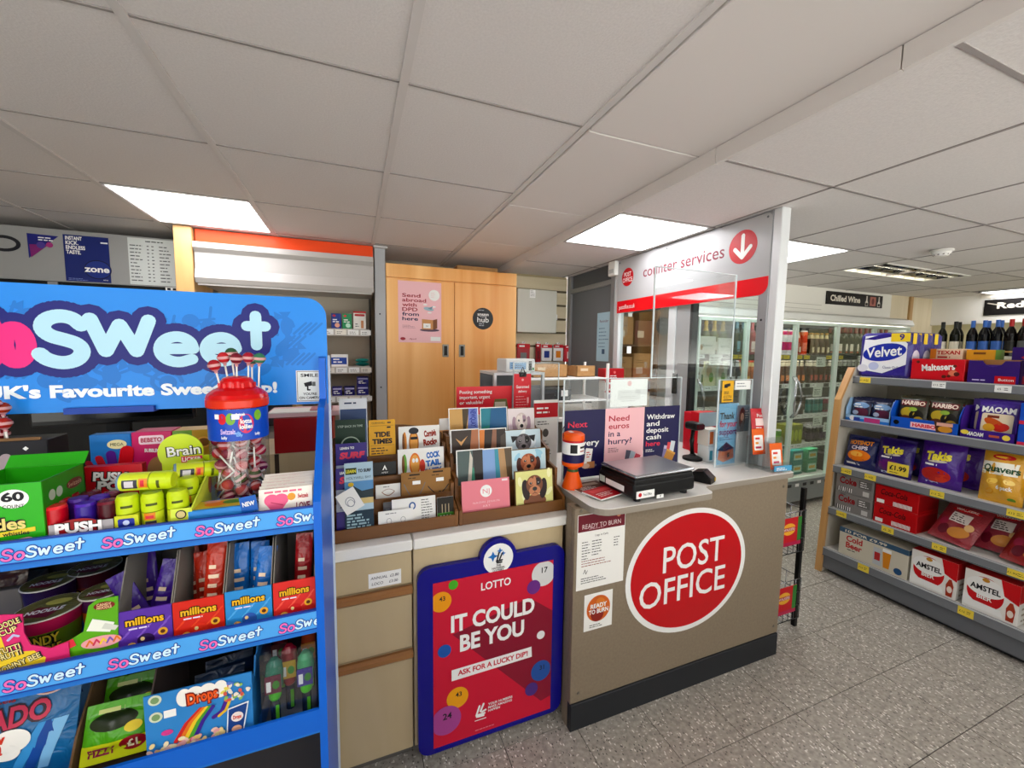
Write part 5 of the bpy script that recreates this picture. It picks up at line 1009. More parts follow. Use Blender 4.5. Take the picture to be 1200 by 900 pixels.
b.build('kick_panel', t); b = MB(); b.box(XA+.02, YF+.05, 0, XB-.02, 3.2, .06, M('#1b1b1c', .6)); b.build('plinth', t)
b = MB(); pr = [(YF-.02, ZT), (YF-.03, ZT+.02), (YF-.01, ZT+.07), (YF+.06, ZT+.095), (3.3, ZT+.098), (3.3, ZT), (YF+.05, ZT)]
b.prism(pr, 'X', XA, XB, WM); b.build('canopy', t)
for x in (XA, XB-.03): b = MB(); b.box(x, YF, .05, x+.03, 3.26, ZT, WM, .004); b.build('end_panel', t)
SZ = [ZB, .565, .87, 1.19, 1.475]
SHM = M('#c9cbc8', .4); YR = M('#e8d23c', .45)
for k, z in enumerate(SZ[1:]):
    b = MB(); b.box(XA+.031, YF+.10+.02*(k < 2), z-.014, XB-.031, 3.25, z-.002, SHM); s = b.build('shelf', t)
    b = MB(); b.box(XA+.031, YF+.09+.02*(k < 2), z-.04, XB-.031, YF+.099+.02*(k < 2), z+.004, M('#dfe0dc', .4) if k < 3 else M('#5a5c5c', .4)); g = G(b, (XA+.031, YF+.0895+.02*(k < 2), z-.04), X3, Z3); R = random.Random(k)
    q = .02
    while q < 3.0:
        ww = R.uniform(.06, .09)
        if R.random() < .8: g.rect(q, .004, q+ww, .04, (YR if k == 3 and .5 < q < 2.1 else WHITE if R.random() < .75 else M('#3a3d3e', .4))); g.lines(q+.008, .025, ww*.7, 1, .01, .006, INK, 2, int(q*100))
        q += ww+R.uniform(.005, .04)
    b.build('price_rail', s)
b = MB(); b.box(XA+.031, YF+.03, ZB-.0095, XB-.031, 3.25, ZB-.002, SHM); b.build('shelf', t)
GLS = pane('chiller_glass', '#f6faf8', .004)
xs = [XA+.03, 3.26, 3.905, 4.518, 5.134, XB-.03]
for k in range(5):
    d = thing('door', None, None); d.parent = t
    x0, x1 = xs[k]+.003, xs[k+1]-.003; e = .022
    b = MB()
    b.box(x0, YF-.015, ZB, x0+e, YF+.015, ZT-.005, MUL, .003); b.box(x1-e, YF-.015, ZB, x1, YF+.015, ZT-.005, MUL, .003); b.box(x0+e, YF-.015, ZB, x1-e, YF+.015, ZB+.03, MUL); b.box(x0+e, YF-.015, ZT-.035, x1-e, YF+.015, ZT-.005, MUL); b.build('door_frame', d)
    b = MB(); b.box(x0+e, YF-.003, ZB+.03, x1-e, YF+.003, ZT-.035, GLS); b.build('glass', d)
    hx = x1-.012 if k % 2 == 1 else x0+.012
    b = MB(); sg = -1 if k % 2 == 1 else 1
    b.tube([(hx, YF-.016, .88), (hx+sg*.0, YF-.05, .92), (hx+sg*.03, YF-.065, 1.02), (hx+sg*.03, YF-.065, 1.12), (hx, YF-.05, 1.22), (hx, YF-.016, 1.27)], .011, M('#c9ccce', .25, .8), 8); b.build('handle', d)
b = MB(); b.box(XA+.05, YF+.03, 1.782, XB-.05, YF+.055, 1.797, emit('#fff8ea', 7.0)); b.build('added_light_strip', t)  # strip added under the canopy to brighten the chiller inside
for z in SZ[1:]:
    b = MB(); b.box(XA+.05, YF+.125, z-.024, XB-.05, YF+.140, z-.0145, emit('#fff8ea', 13.0)); b.build('added_light_strip', t)  # glowing strips added beneath the shelves, hidden by the rails, to light the bottles
# --- bottle, can and pack kinds
LA, LB = radians(212), radians(328)      # a label covers the front of its bottle
def bottle(kind, glass, label, cap, lab2=None):
    b = MB(); Gm = M(glass, .08); L = M(label, .45); C = M(cap, .3); K = M(lab2 or label, .45)
    if kind == 'wine': pr = [(0, 0), (.036, 0), (.0375, .006), (.0375, .165), (.037, .185), (.028, .215), (.0155, .24), (.0145, .258)]; b.lathe(pr, Gm, n=18); b.lathe([(.0379, .05), (.0379, .125)], L, n=10, a0=LA, a1=LB); b.lathe([(.0379, .03), (.0379, .044)], K, n=10, a0=LA, a1=LB); b.lathe([(.0150, .235), (.0155, .245), (.0155, .302), (0, .303)], C, n=14)
    elif kind == 'beer': pr = [(0, 0), (.029, 0), (.0305, .005), (.0305, .12), (.029, .14), (.018, .175), (.0135, .2), (.0135, .222)]; b.lathe(pr, Gm, n=16); b.lathe([(.0308, .03), (.0308, .085)], L, n=10, a0=LA, a1=LB); b.lathe([(.0188, .172), (.014, .2), (.0138, .212)], K, n=14); b.lathe([(.0137, .218), (.0155, .221), (.015, .23), (0, .231)], C, n=12)
    elif kind == 'fizz': pr = [(0, 0), (.042, 0), (.044, .006), (.044, .13), (.040, .165), (.022, .215), (.0155, .235)]; b.lathe(pr, Gm, n=18); b.lathe([(.0443, .04), (.0443, .115)], L, n=10, a0=LA, a1=LB); b.lathe([(.0235, .212), (.0165, .236), (.0165, .29), (.0175, .31), (0, .314)], C, n=14)
    elif kind == 'can': b.lathe([(0, 0), (.024, 0), (.0265, .008), (.0265, .03), (.0265, .10), (.0265, .148), (.022, .158), (.0225, .162), (0, .16)], [C, C, Gm, L, Gm, C, C, C], n=16)
    elif kind == 'tall': b.lathe([(0, 0), (.031, 0), (.033, .008), (.033, .05), (.033, .13), (.033, .2), (.033, .235), (.027, .248), (0, .25)], [C, C, Gm, L, Gm, L, C, C], n=16)
    elif kind == 'jar': b.lathe([(0, 0), (.033, 0), (.034, .004), (.034, .07), (.03, .082), (.03, .085), (.033, .086), (.033, .105), (0, .106)], [Gm, Gm, L, Gm, Gm, C, C, C], n=16)
    return b
KINDS = {}
def row(key, args, px0, px1, k, step, name, cat, label, rows=1, dy=.0, back=.085):
    """bottles along one shelf between two pixel columns of the front row"""
    z = SZ[k]; y = YF+.155
    py = {0: 552, 1: 519, 2: 486, 3: 448, 4: 413}[k]
    x0, x1 = at(px0, py, 'Y', y).x, at(px1, py, 'Y', y).x
    if key not in KINDS: KINDS[key] = bottle(*args).build(name, label=label, cat=cat); first = True
    else: first = False
    o = KINDS[key]; n = max(1, int((x1-x0)/step+.3))
    for r in range(rows):
        for i in range(n):
            c = o if first else o.copy()
            if not first: COL.objects.link(c)
            first = False
            c.location = (x0+step*(i+.5)+random.uniform(-.003, .003), y+r*back+dy, z); c.rotation_euler = (0, 0, random.uniform(.1, .7)); c['label'] = label; c['group'] = label
WHT = '#ecebe6'
# through the partition glass (first door and left)
row('fz1', ('fizz', '#5a6a3c', '#e8e4d8', '#c9a94a'), 812, 858, 4, .105, 'sparkling_wine', 'bottle', 'gold topped sparkling wine bottle on the top chiller shelf behind the sign', 1, .02)
row('wn1', ('wine', '#24404a', '#7fb0c8', '#5a8aa8'), 858, 874, 4, .085, 'wine_bottle', 'bottle', 'blue labelled wine bottle beside the gold topped ones in the chiller')
row('wn2', ('wine', '#b05a6a', '#e7cfd0', '#d0707c'), 876, 886, 4, .085, 'wine_bottle', 'bottle', 'pink wine bottle on the top chiller shelf left of the sign post')
row('wn3', ('wine', '#2f8a4c', '#cfe6cf', '#3a9a5c'), 884, 900, 4, .085, 'wine_bottle', 'bottle', 'bright green bottle on the top chiller shelf beside the sign post')
row('tl1', ('tall', '#e8e6ea', '#d02a70', '#d8d8da'), 908, 924, 4, .072, 'tall_can', 'can', 'tall white and pink can on the top chiller shelf', 2)
row('br1', ('beer', '#b34a2a', '#e8d9c4', '#d0a040'), 926, 936, 4, .068, 'cider_bottle', 'bottle', 'reddish bottle with a cream label right of the pink cans')
row('tl2', ('tall', '#e0502a', '#e86a32', '#d8d8da'), 938, 945, 4, .072, 'tall_can', 'can', 'tall orange can on the top chiller shelf')
row('br2', ('beer', '#4a2412', '#e6d6ba', '#c89a3c', '#d9c9a4'), 947, 970, 4, .078, 'beer_bottle', 'bottle', 'brown bottle with a cream label on the top chiller shelf', 3)
row('wn4', ('wine', '#1c2a18', '#efe7da', '#7a1c22', '#c8602a'), 978, 1003, 4, .095, 'wine_bottle', 'bottle', 'dark wine bottle with a white label behind the toilet rolls', 2)
row('wn4', None, 1003, 1041, 4, .095, 'wine_bottle', 'bottle', 'dark wine bottle at the far end of the top chiller shelf', 1)
# second shelf
row('cn1', ('can', '#e6e2d0', '#6a8a4a', '#c9cacb'), 816, 846, 3, .06, 'drink_can', 'can', 'cream and green can on the chiller shelf below the gold tops', 2, .06)
row('br3', ('beer', '#1a2440', '#c8cad0', '#b8bac0'), 848, 866, 3, .066, 'beer_bottle', 'bottle', 'dark blue bottle beside the hanging strip packs in the chiller', 2)
row('br4', ('beer', '#b8662a', '#e8b23a', '#d8433a', '#e0d2a2'), 871, 890, 3, .066, 'beer_bottle', 'bottle', 'amber bottle with a yellow label left of the sign post', 2)
row('br5', ('beer', '#5a2c14', '#e88a34', '#e2d8c4', '#d9cfb8'), 905, 945, 3, .076, 'beer_bottle', 'bottle', 'brown beer bottle with an orange label on the second chiller shelf', 2)
row('br6', ('beer', '#43200f', '#b84a34', '#cfcac0', '#c9c2b2'), 945, 976, 3, .076, 'beer_bottle', 'bottle', 'dark brown beer bottle with a red label on the second chiller shelf', 2)
row('br7', ('beer', '#22281c', '#8f928a', '#c8c8c4', '#9a9d94'), 979, 1003, 3, .080, 'beer_bottle', 'bottle', 'nearly black beer bottle left of the oak end panel', 2)
row('br7', None, 1003, 1038, 3, .080, 'beer_bottle', 'bottle', 'nearly black beer bottle behind the top of the shelf unit', 1)
# third shelf
row('jr1', ('jar', '#b06a6a', '#e4d8d4', '#c9c6c2'), 812, 850, 2, .075, 'jar', 'jar', 'pinkish jar on the middle chiller shelf behind the partition glass', 2)
row('jr2', ('jar', '#3a3632', '#2c2a28', '#55504a'), 905, 942, 2, .088, 'jar', 'jar', 'dark jar on the middle chiller shelf', 2)
row('cn2', ('can', '#2b2a2c', '#54463a', '#8a8a8c'), 906, 975, 2, .062, 'drink_can', 'can', 'dark can standing behind the dark jars in the chiller', 1, .20)
row('cn3', ('can', '#1f6a6a', '#2f8a86', '#b8babb'), 944, 962, 2, .06, 'drink_can', 'can', 'teal topped can in front on the middle chiller shelf', 1, .0)
row('cn4', ('can', '#8a2a4c', '#3c1a2c', '#b8babb'), 962, 974, 2, .06, 'drink_can', 'can', 'purple red can beside the teal cans in the chiller', 1, .0)
row('jr2', None, 980, 1030, 2, .088, 'jar', 'jar', 'dark jar behind the oak end panel', 1)
# fourth shelf
row('cn5', ('can', '#c03a5c', '#e8d0d0', '#c9cacb'), 901, 909, 1, .062, 'drink_can', 'can', 'pink can low in the chiller beside the sign post', 2)
row('cn6', ('can', '#5a9a3a', '#8aba4a', '#c9cacb'), 909, 917, 1, .062, 'drink_can', 'can', 'lime green can low in the chiller', 2)
row('cn7', ('can', '#2b2030', '#4a3050', '#8a8a8c'), 944, 972, 1, .062, 'drink_can', 'can', 'dark purple can on the lower chiller shelf', 3)
def cpack(w, d, h, col, px, k, label, fn=None, dz=0, name='drinks_pack', dy=0):
    mb, g, s_, tp, l_ = carton(w, d, h, M(col, .35))
    if fn: fn(g, w, h)
    py = {0: 552, 1: 519, 2: 486, 3: 448, 4: 413}[k]; p_ = at(px, py, 'Y', YF+.13)
    return mb.build(name, loc=(p_.x, YF+.13+dy, SZ[k]+dz), label=label, cat='drinks pack')
def limes(g, w, h):
    for i in range(4): g.ell(w*(.14+.24*i), h*.45, w*.10, h*.3, M('#b9c43c', .4)); g.rect(w*(.06+.24*i), h*.75, w*(.22+.24*i), h*.9, M('#7a8a2a', .4))
cpack(.25, .14, .20, '#8a8f2c', 930, 1, 'yellow green shrink wrapped can pack low in the chiller', limes)
def tbox(g, w, h): g.rect(w*.1, h*.2, w*.9, h*.75, M('#bfe0d4', .4)); g.rect(w*.2, h*.35, w*.8, h*.6, M('#d8b04a', .4), 2)
for i, (px, c, lab) in enumerate(((934, '#2a8a86', 'lower teal can box on the chiller floor'), (951, '#4aa07a', 'lower sea green can box on the chiller floor'))):
    for q in range(2): cpack(.155, .16, .125, c, px, 0, (lab if q == 0 else lab.replace('lower', 'upper').replace('on the chiller floor', 'stacked in the chiller')), tbox, q*.127)
cpack(.15, .14, .16, '#c9a96a', 915, 0, 'tan carton on the chiller floor beside the teal boxes', lambda g, w, h: g.rect(w*.1, h*.2, w*.9, h*.5, M('#d9c24a', .4)))
for i in range(4): cpack(.115, .14, .18, ['#3a2c3c', '#4c3a4a', '#2c2c34', '#3a2c3c'][i], 968+i*13, 0, ['dark plum carton on the chiller floor by the end panel', 'grey plum carton on the chiller floor by the end panel', 'dark grey carton hidden behind the oak edge', 'dark plum carton hidden behind the oak edge'][i])
cpack(.19, .016, .16, '#e9e6da', 826, 4, 'white wine carton standing before the gold tops', lambda g, w, h: (g.text('Bubbles', w*.5, h*.5, .025, M('#6a8a6a', .5), w=.12), g.ell(w*.12, h*.4, .015, .025, M('#b08a4a', .4))), dy=-.028)
cpack(.18, .016, .15, '#e4e6dc', 847, 4, 'white wine carton with green lettering, second from the partition', lambda g, w, h: g.text('Bubbles', w*.5, h*.5, .022, M('#4a7a5a', .5), w=.11), dy=-.028)
def leafy(g, w, h): g.ell(w*.4, h*.6, w*.25, h*.25, M('#c9b08a', .4)); g.ell(w*.6, h*.35, w*.2, h*.2, M('#6aa03c', .4), 2); g.lines(w*.15, h*.9, w*.6, 1, .01, .012, INK)
for i, c in enumerate(('#dcd6b8', '#e2e6d2')): cpack(.13, .018, .22, c, 829+i*14, 3, ['cream strip pack with brown leaves hanging in the chiller', 'pale strip pack with green leaves hanging in the chiller'][i], leafy, .004, dy=-.025, name='strip_pack')
cpack(.13, .04, .17, '#e6e6e2', 815, 3, 'white carton with a black mark by the white partition stile', lambda g, w, h: g.rect(w*.4, h*.6, w*.8, h*.75, INK))
for i, (px, k, s) in enumerate(((838, 4, 0), (962, 4, 0), (958, 3, 0), (958, 2, 0), (970, 2, 0))):
    b = MB(); b.box(-.07, 0, 0, .07, .002, .10, M('#e3e8e0', .5)); g = G(b, (-.07, -.0002, 0), X3, Z3); g.lines(.015, .07, .1, 3, .022, .009, M('#5a6a5c', .5), 2, i)
    p_ = at(px, [422, 424, 459, 493, 500][i], 'Y', YF+.088); b.build('price_card', loc=(p_.x, YF+.086, p_.z-.05), label=['white price card under the gold tops in the chiller', 'pale price card on the top chiller rail', 'pale price card on the second chiller rail', 'pale price card on the middle chiller rail', 'second pale price card low on the middle rail'][i], cat='price card')
for i in range(7): cpack(.11, .12, .15, ['#d8d4d0', '#c04a54', '#cfd4d6', '#b8434c', '#e0dcd8', '#8a3a3c', '#c9cdd0'][i], 816+i*11, 0 if i % 2 else 1, 'small %s carton low behind the clear screen, %s from the stile' % (['white', 'red', 'pale grey', 'dark red', 'cream', 'brown red', 'light grey'][i], ORD[i] if i < 6 else 'last'))
# chilled wine sign
A, B = at(969, 358, 'Y', 2.80), at(1036, 342, 'Y', 2.80); w, h = B.x-A.x, .135
mb, g = panel(w, h, .012, M('#1a1310', .5)); g.text('Chilled Wine', w*.32, h*.5, .06, M('#ece6da', .5), 2, w=w*.52, b=.03)
for x, c in ((.70, '#d9d5cc'), (.93, '#d9d5cc')): g.poly([(w*x-.025, .01), (w*x+.025, .01), (w*x+.025, .05), (w*x+.01, .075), (w*x+.01, .12), (w*x-.01, .12), (w*x-.01, .075), (w*x-.025, .05)], M(c, .5), 2); g.rect(w*x-.02, .015, w*x+.02, .045, M('#2a201c', .5), 3)
g.rect(w*.76, .015, w*.87, .115, M('#b9786a', .5), 2); g.ell(w*.815, .065, .025, .035, M('#7a3a34', .5), 3)
mb.build('wall_sign', loc=((A.x+B.x)/2, 2.806, 2.02), label='dark brown sign with pale lettering and bottles above the chiller', cat='sign')
X_ = 6.69; A, B = at(1152, 370, 'X', X_), at(1152, 352, 'X', X_)
w, h = 1.1, B.z-A.z; mb, g = panel(w, h, .012, M('#17110e', .5)); g.text('Red Wine', .36, h*.60, h*.36, M('#e2dccf', .5), 2, w=.52, b=.03); g.stroke([(.03, h*.78), (.10, h*.66), (.16, h*.70)], .012, M('#b9b2a4', .5), 2)
mb.build('wall_sign', loc=(X_, A.y-w/2, A.z), rz=RZ, label='dark brown sign with pale lettering high on the right wall', cat='sign')
b = MB(); b.box(-.09, 0, 0, .09, .002, .1, M('#e3ddd0', .5)); p_ = at(1163, 346, 'X', X_-.003); b.build('paper_card', loc=(X_-.003, p_.y, p_.z-.03), rz=RZ, label='small pale card stuck over the top of the sign on the right wall', cat='card')
# wine on top of the unit behind
t = thing('wine_shelving', 'pale shelf unit carrying wine bottles behind the front shelf unit', 'shelving', (5.15, 1.35, 0))
b = MB(); b.box(-.25, -1.2, 0, .25, 1.0, 1.47, M('#cfc7b0', .5), .004); b.build('body', t); b = MB(); b.box(-.26, -1.21, 1.471, .26, 1.01, 1.492, M('#e0dcd0', .45), .003); b.build('top_shelf', t)
WN = [((1103,), ('wine', '#1c1f12', '#e6e1d2', '#191b14', '#efece0'), 'dark green wine bottle with an oval cream label'), ((1118, 1122), ('wine', '#1c1f12', '#e6e1d2', '#191b14', '#efece0'), None),
      ((1138, 1152, 1156, 1167, 1171), ('wine', '#12131c', '#4a78c4', '#4a7fd0', '#2a3a6a'), 'blue'), ((1183,), ('wine', '#1a100f', '#2c2a22', '#c23030', '#b99a5a'), 'red'), ((1198,), ('wine', '#1a100f', '#6a6a6c', '#c23030', '#8a8a8c'), 'grey')]
LB_ = ['first dark green wine bottle left of the pair behind the toilet rolls', 'dark green wine bottle, front one of the pair', 'dark green wine bottle, rear one of the pair', 'first blue capped wine bottle with a blue label', 'second blue capped wine bottle, front', 'second blue capped wine bottle, the one just behind', 'third blue capped wine bottle, front', 'third blue capped wine bottle, the one just behind', 'red capped wine bottle with a black label', 'red capped wine bottle with a grey label at the picture edge']
i = 0
for pxs, args, s in WN:
    o = bottle(*args).build('wine_bottle', cat='bottle', group='wine bottles on the rear unit')
    for q, px in enumerate(pxs):
        c = o if q == 0 else o.copy()
        if q: COL.objects.link(c)
        rear = q > 0 and pxs[q]-pxs[q-1] < 6; X = 5.0+(.10 if rear else 0); p_ = at(px, 405, 'X', X)
        c.scale = (.9, .9, 1); c.location = (X, p_.y, 1.4925); c.rotation_euler = (0, 0, -1.25); c['label'] = LB_[i]; i += 1
# stock seen through the partition glass
t = thing('stock_rack', 'dark rack of brown boxes seen through the partition glass', 'rack', (2.30, 3.05, 0))
for x in (-.24, .22): b = MB(); b.box(x, -.15, 0, x+.03, .2, 2.05, M('#5a4636', .5)); b.build('upright', t)
for z in (.9, 1.22, 1.54, 1.86): b = MB(); b.box(-.21, -.15, z, .22, .2, z+.015, M('#6b5442', .5)); b.build('shelf', t)
KB = mottled('cardboard', '#a77b4a', '#b98c58', 40, .8)
for k, z in enumerate((.916, 1.236, 1.556)):
    for q in range(2):
        mb, g, s_, tp, l_ = carton(.19, .22, .24-.03*((k+q) % 2), KB if (k+q) % 3 else M('#6b3a34', .6)); g.rect(.03, .06, .10, .12, M('#d8c9b4', .6)); g.lines(.03, .18, .12, 2, .02, .006, M('#5a3f2a', .6))
        mb.build('stock_box', loc=(2.195+.205*q, 2.93, z), label='%s box on the %s shelf of the dark rack behind the partition glass' % (['left', 'right'][q], ['lower', 'middle', 'upper'][k]), cat='box', group='boxes on the dark rack')
# ============================================================ SWEET STAND IN FRONT
YS, YK = .95, 1.318; XR = -.088
SZ1, SZ2, SZ3 = 1.118, .878, .634
BL = M('#1274d6', .35); LBL = M('#5fb0f0', .4); DBL = M('#0f4fae', .4)
SKY = M('#2b97ea', .35); SKD = M('#2186d6', .35); ICE = M('#bfe4f4', .35); NVY = M('#131f86', .35); HOT = M('#ee2f92', .35); SOP = M('#f27fc0', .4)
def S(px, py, Y): return at(px, py, 'Y', Y)
LET = {'S': [(.88, 1.15), (.72, 1.36), (.42, 1.42), (.14, 1.28), (.06, 1.02), (.22, .80), (.52, .70), (.80, .58), (.90, .34), (.76, .08), (.44, -.02), (.12, .10), (.0, .26)],
       'o': [(.5+.42*cos(2*pi*i/14), .47+.47*sin(2*pi*i/14)) for i in range(15)],
       'w': [(0, .95), (.24, .04), (.52, .80), (.80, .04), (1.06, .95)],
       'e': [(.10, .48), (.88, .50), (.82, .78), (.55, .96), (.22, .84), (.06, .50), (.16, .14), (.50, -.02), (.84, .12)],
       't': [(.38, 1.42), (.38, .02)]}
def letter(g, c, x, y, k, w, col, l, sh=0, kx=1, rot=0):
    def T(p): X, Y = p[0]*k*kx+sh*p[1]*k, p[1]*k; return (x+X*cos(rot)-Y*sin(rot), y+X*sin(rot)+Y*cos(rot))
    P = LET[c]
    if c in 'Se':          # round the curves of the letter
        for it in range(2): P = [P[0]]+[q for i in range(len(P)-1) for q in ((P[i][0]*.75+P[i+1][0]*.25, P[i][1]*.75+P[i+1][1]*.25), (P[i][0]*.25+P[i+1][0]*.75, P[i][1]*.25+P[i+1][1]*.75))]+[P[-1]] if c == 'S' else [P[0], P[1]]+[q for i in range(1, len(P)-1) for q in ((P[i][0]*.75+P[i+1][0]*.25, P[i][1]*.75+P[i+1][1]*.25), (P[i][0]*.25+P[i+1][0]*.75, P[i][1]*.25+P[i+1][1]*.75))]+[P[-1]]
    g.stroke([T(p) for p in P], w, col, l)
    if c == 't': g.stroke([T((.0, .93)), T((.78, .93))], w, col, l)
def wordmark(g, x, y, k, sh=.12, n=7):
    X = [0, 1.12, 2.32, 3.5, 4.95, 6.12, 7.2]; Yo = [0, 0, .12, .22, .2, .30, .42]
    for lay, w, pal in ((2, .50, None), (3, .27, 1)):
        for i, c in enumerate('SoSweet'[:n]):
            kk = k*(1 if i < 3 else .95); letter(g, c, x+X[i]*k, y+Yo[i]*k, kk, w*k, DBL if not pal else (SOP if i < 2 else M('#d9f0fb', .4)), lay, sh)
t = thing('sweet_display_stand', 'bright blue sweet display stand with a big lettered header', 'display stand', (0, 0, 0))
XL = -.93
for x in (XR, XL):
    b = MB(); b.prism([(YK, 0), (YS-.006, 0), (YS-.006, 1.165), (1.13, 1.345), (1.195, 1.36), (1.20, 1.47), (YK, 1.48)], 'X', x, x+.016, BL); s = b.build('side_panel', t)
    b = MB(); b.box(x-.001, YK+.001, 0, x+.022, YK+.012, 1.475, M('#dfe8f0', .4)); b.build('edge_trim', s)
b = MB(); hw = XR+.02-XL; hx0 = XL
P = [(0, 0), (hw, 0), (hw, .225)] + [(hw-.05+.05*cos(a), .240+.05*sin(a)) for a in [pi/2*i/8 for i in range(1, 9)]] + [(.05, .29), (0, .24)]
YH = 1.235; b.prism([(hx0+x, 1.342+z) for x, z in P], 'Y', YH, YH+.012, SKY); g = G(b, (0, YH, 0), X3, Z3)
R = random.Random(5)    # printed sweets in the header pattern
for i in range(70):
    x, z = R.uniform(hx0+.05, XR-.06), R.uniform(1.385, 1.56); k = R.random(); a = R.uniform(0, 3.1)
    if k < .3: g.ell(x, z, .018, .018, SKD, 1, 14); g.stroke([(x+.016*cos(a), z+.016*sin(a)), (x+.05*cos(a), z+.05*sin(a))], .006, SKD, 1, n=6)
    elif k < .6: g.ell(x, z, .024, .014, SKD, 1, 14, a); g.poly([(x+.02*cos(a), z+.02*sin(a)), (x+.042*cos(a+.35), z+.042*sin(a+.35)), (x+.042*cos(a-.35), z+.042*sin(a-.35))], SKD, 1); g.poly([(x-.02*cos(a), z-.02*sin(a)), (x-.042*cos(a+.35), z-.042*sin(a+.35)), (x-.042*cos(a-.35), z-.042*sin(a-.35))], SKD, 1)
    elif k < .8: g.stroke([(x+.03*cos(q/9*5), z+.024*sin(q/9*5)) for q in range(9)], .009, SKD, 1, n=6)
    else:
        for q in range(4): g.stroke([(x+q*.013, z), (x+.03+q*.013, z+.03)], .006, SKD, 1, n=6)
def hl(c, px0, px1, py0, py1, w, col):        # a header letter placed in the header board
    A, B = S(px0, py1, YH), S(px1, py0, YH); hgt = {'S': 1.42, 't': 1.42, 'o': .94, 'w': .95, 'e': .98}[c]; wid = {'S': .9, 't': .78, 'o': .84, 'w': 1.06, 'e': .82}[c]
    lw = w*.5; k = (B.z-A.z-w)/hgt; kx = (B.x-A.x-w)/(wid*k)
    return c, A.x+lw-(.06 if c in 'oe' else 0)*k*kx, A.z+lw, k, kx
HL = [('S', -52, 2, 361, 437, .030, HOT), ('o', -6, 41, 377, 432, .034, HOT), ('S', 39, 105, 363, 433, .030, ICE), ('w', 100, 183, 369, 420, .029, ICE), ('e', 180, 233, 387, 431, .0262, ICE), ('e', 234, 283, 388, 430, .0262, ICE), ('t', 284, 317, 365, 411, .0262, ICE)]
for lay, ex in ((3, .040), (5, 0)):
    for c, a, q, y0, y1, w, col in HL:
        cc, x, z, k, kx = hl(c, a, q, y0, y1, w, col); letter(g, c, x, z, k, w+ex, NVY if ex else col, lay+(1 if col is ICE and ex == 0 else 0), 0, kx)
A, B = S(-22, 460, YH), S(325, 455, YH)
g.text("UK's Favourite Sweet Shop!", (A.x+B.x)/2, (A.z+B.z)/2+.001, .026, M('#f2f8fc', .4), 4, w=B.x-A.x, b=.045)
b.build('header_board', t)
b = MB(); b.box(-.62, YH-.012, 1.338, -.455, YH+.016, 1.352, DBL); b.build('header_clip', t)
for k, z in enumerate((SZ1, SZ2, SZ3)):
    b = MB(); b.box(XL+.016, YS+.004, z-.018, XR, YK-.02 if k else 1.30, z-.001, M('#2f86d8', .4)); s = b.build('shelf', t)
    lz0, lz1 = ((z-.004, z+.038), (z-.004, z+.041), (z-.006, z+.046))[k]
    b = MB(); b.box(XL+.016, YS-.004, lz0, XR, YS+.003, lz1, BL if k == 2 else DBL)
    if k < 2:
        g = G(b, (0, YS-.004, 0), X3, Z3); g.rect(XL+.016, lz0+.003, XR, lz1-.0035, LBL, 1)
        xs0 = [S(px, [640, 780][k]-px*.13, YS-.004).x for px in (([-3, 116, 226, 322], [-2, 123, 231, 325])[k])]; d = xs0[3]-xs0[2]
        for x in xs0+[xs0[0]-.16]: wordmark(g, x+.004, lz0+.0085, .0135, n=7 if x+.13 < XR else 5)
    b.build('shelf_lip', s)
b = MB(); b.box(XL+.016, YK-.018, .0, XR, YK-.005, 1.10, M('#5d5a58', .5)); b.build('back_panel', t)
b = MB(); b.box(XL+.016, YS+.03, 0, XR, YK-.02, .10, M('#123f86', .4)); b.build('base', t)
A, B = S(348, 471, YH-.002), S(378, 434, YH-.002); w, h = B.x-A.x, B.z-A.z
def smile(g, w, h):
    g.rect(.002, .002, w-.002, h-.002, INK, 1); g.rect(.0032, .0032, w-.0032, h-.0032, M('#e8eceb', .4), 2)
    g.text('SMILE', w/2, h*.85, h*.10, INK, 3, w=w*.66, b=.02); g.poly([(w*.28, h*.6), (w*.58, h*.66), (w*.6, h*.52), (w*.33, h*.48)], INK, 3); g.rect(w*.6, h*.5, w*.72, h*.64, M('#6d7072', .4), 3); g.stroke([(w*.42, h*.5), (w*.42, h*.38), (w*.5, h*.38)], .004, INK, 3)
    g.text("YOU'RE", w/2, h*.25, h*.075, INK, 3, w=w*.52, b=.02); g.text('ON CAMERA', w/2, h*.13, h*.075, INK, 3, w=w*.8, b=.02)
pposter('sticker', w, h, WHITE, ((A.x+B.x)/2, YH-.003, A.z), 'white camera warning sticker on the corner of the blue header', smile)
# ---------------- upper shelf
GRN = '#37b81f'
A, B = S(-62, 600, .965), S(51, 600, .965); w = B.x-A.x; zt = S(30, 566, .965).z
t = thing('candy_carton', 'bright green open sweet carton at the left end of the upper sweet shelf', 'carton', ((A.x+B.x)/2, .965, SZ1)); h = zt-SZ1
GM = M(GRN, .35); b = MB(); b.box(-w/2, 0, 0, w/2, .003, h, GM); g = G(b, (-w/2, -.0002, 0), X3, Z3)
g.ell(w-.038, h*.80, .021, .017, WHITE, 1); g.text('60', w-.038, h*.83, .015, INK, 2, b=.04, w=.030); g.text('COUNT', w-.038, h*.70, .006, INK, 2, w=.028, b=.01)
g.ell(w-.098, h*.70, .026, .012, M('#f2e6c8', .4), 1); g.text("Swizzels", w-.100, h*.70, .010, RED, 2, w=.046, b=.03)
for lay, bo, c in ((2, .11, '#1b1a12'), (3, .03, '#e9d98c')): g.text('Whistles', w-.024, h*.47, .020, M(c, .4), lay, al='r', b=bo)
g.poly([(.02, h*.27), (w-.012, h*.34), (w-.012, h*.40), (.02, h*.33)], M('#e8d23c', .4), 2); g.text('the candy whistles', w-.06, h*.335, .007, INK, 3, b=.02, w=.08); g.stroke([(w-.10, h*.11), (w-.022, h*.21)], .016, M('#f2b6c6', .4), 2); g.stroke([(w-.14, h*.10), (w-.10, h*.11)], .016, M('#e9e6dc', .4), 3)
b.build('front_panel', t)
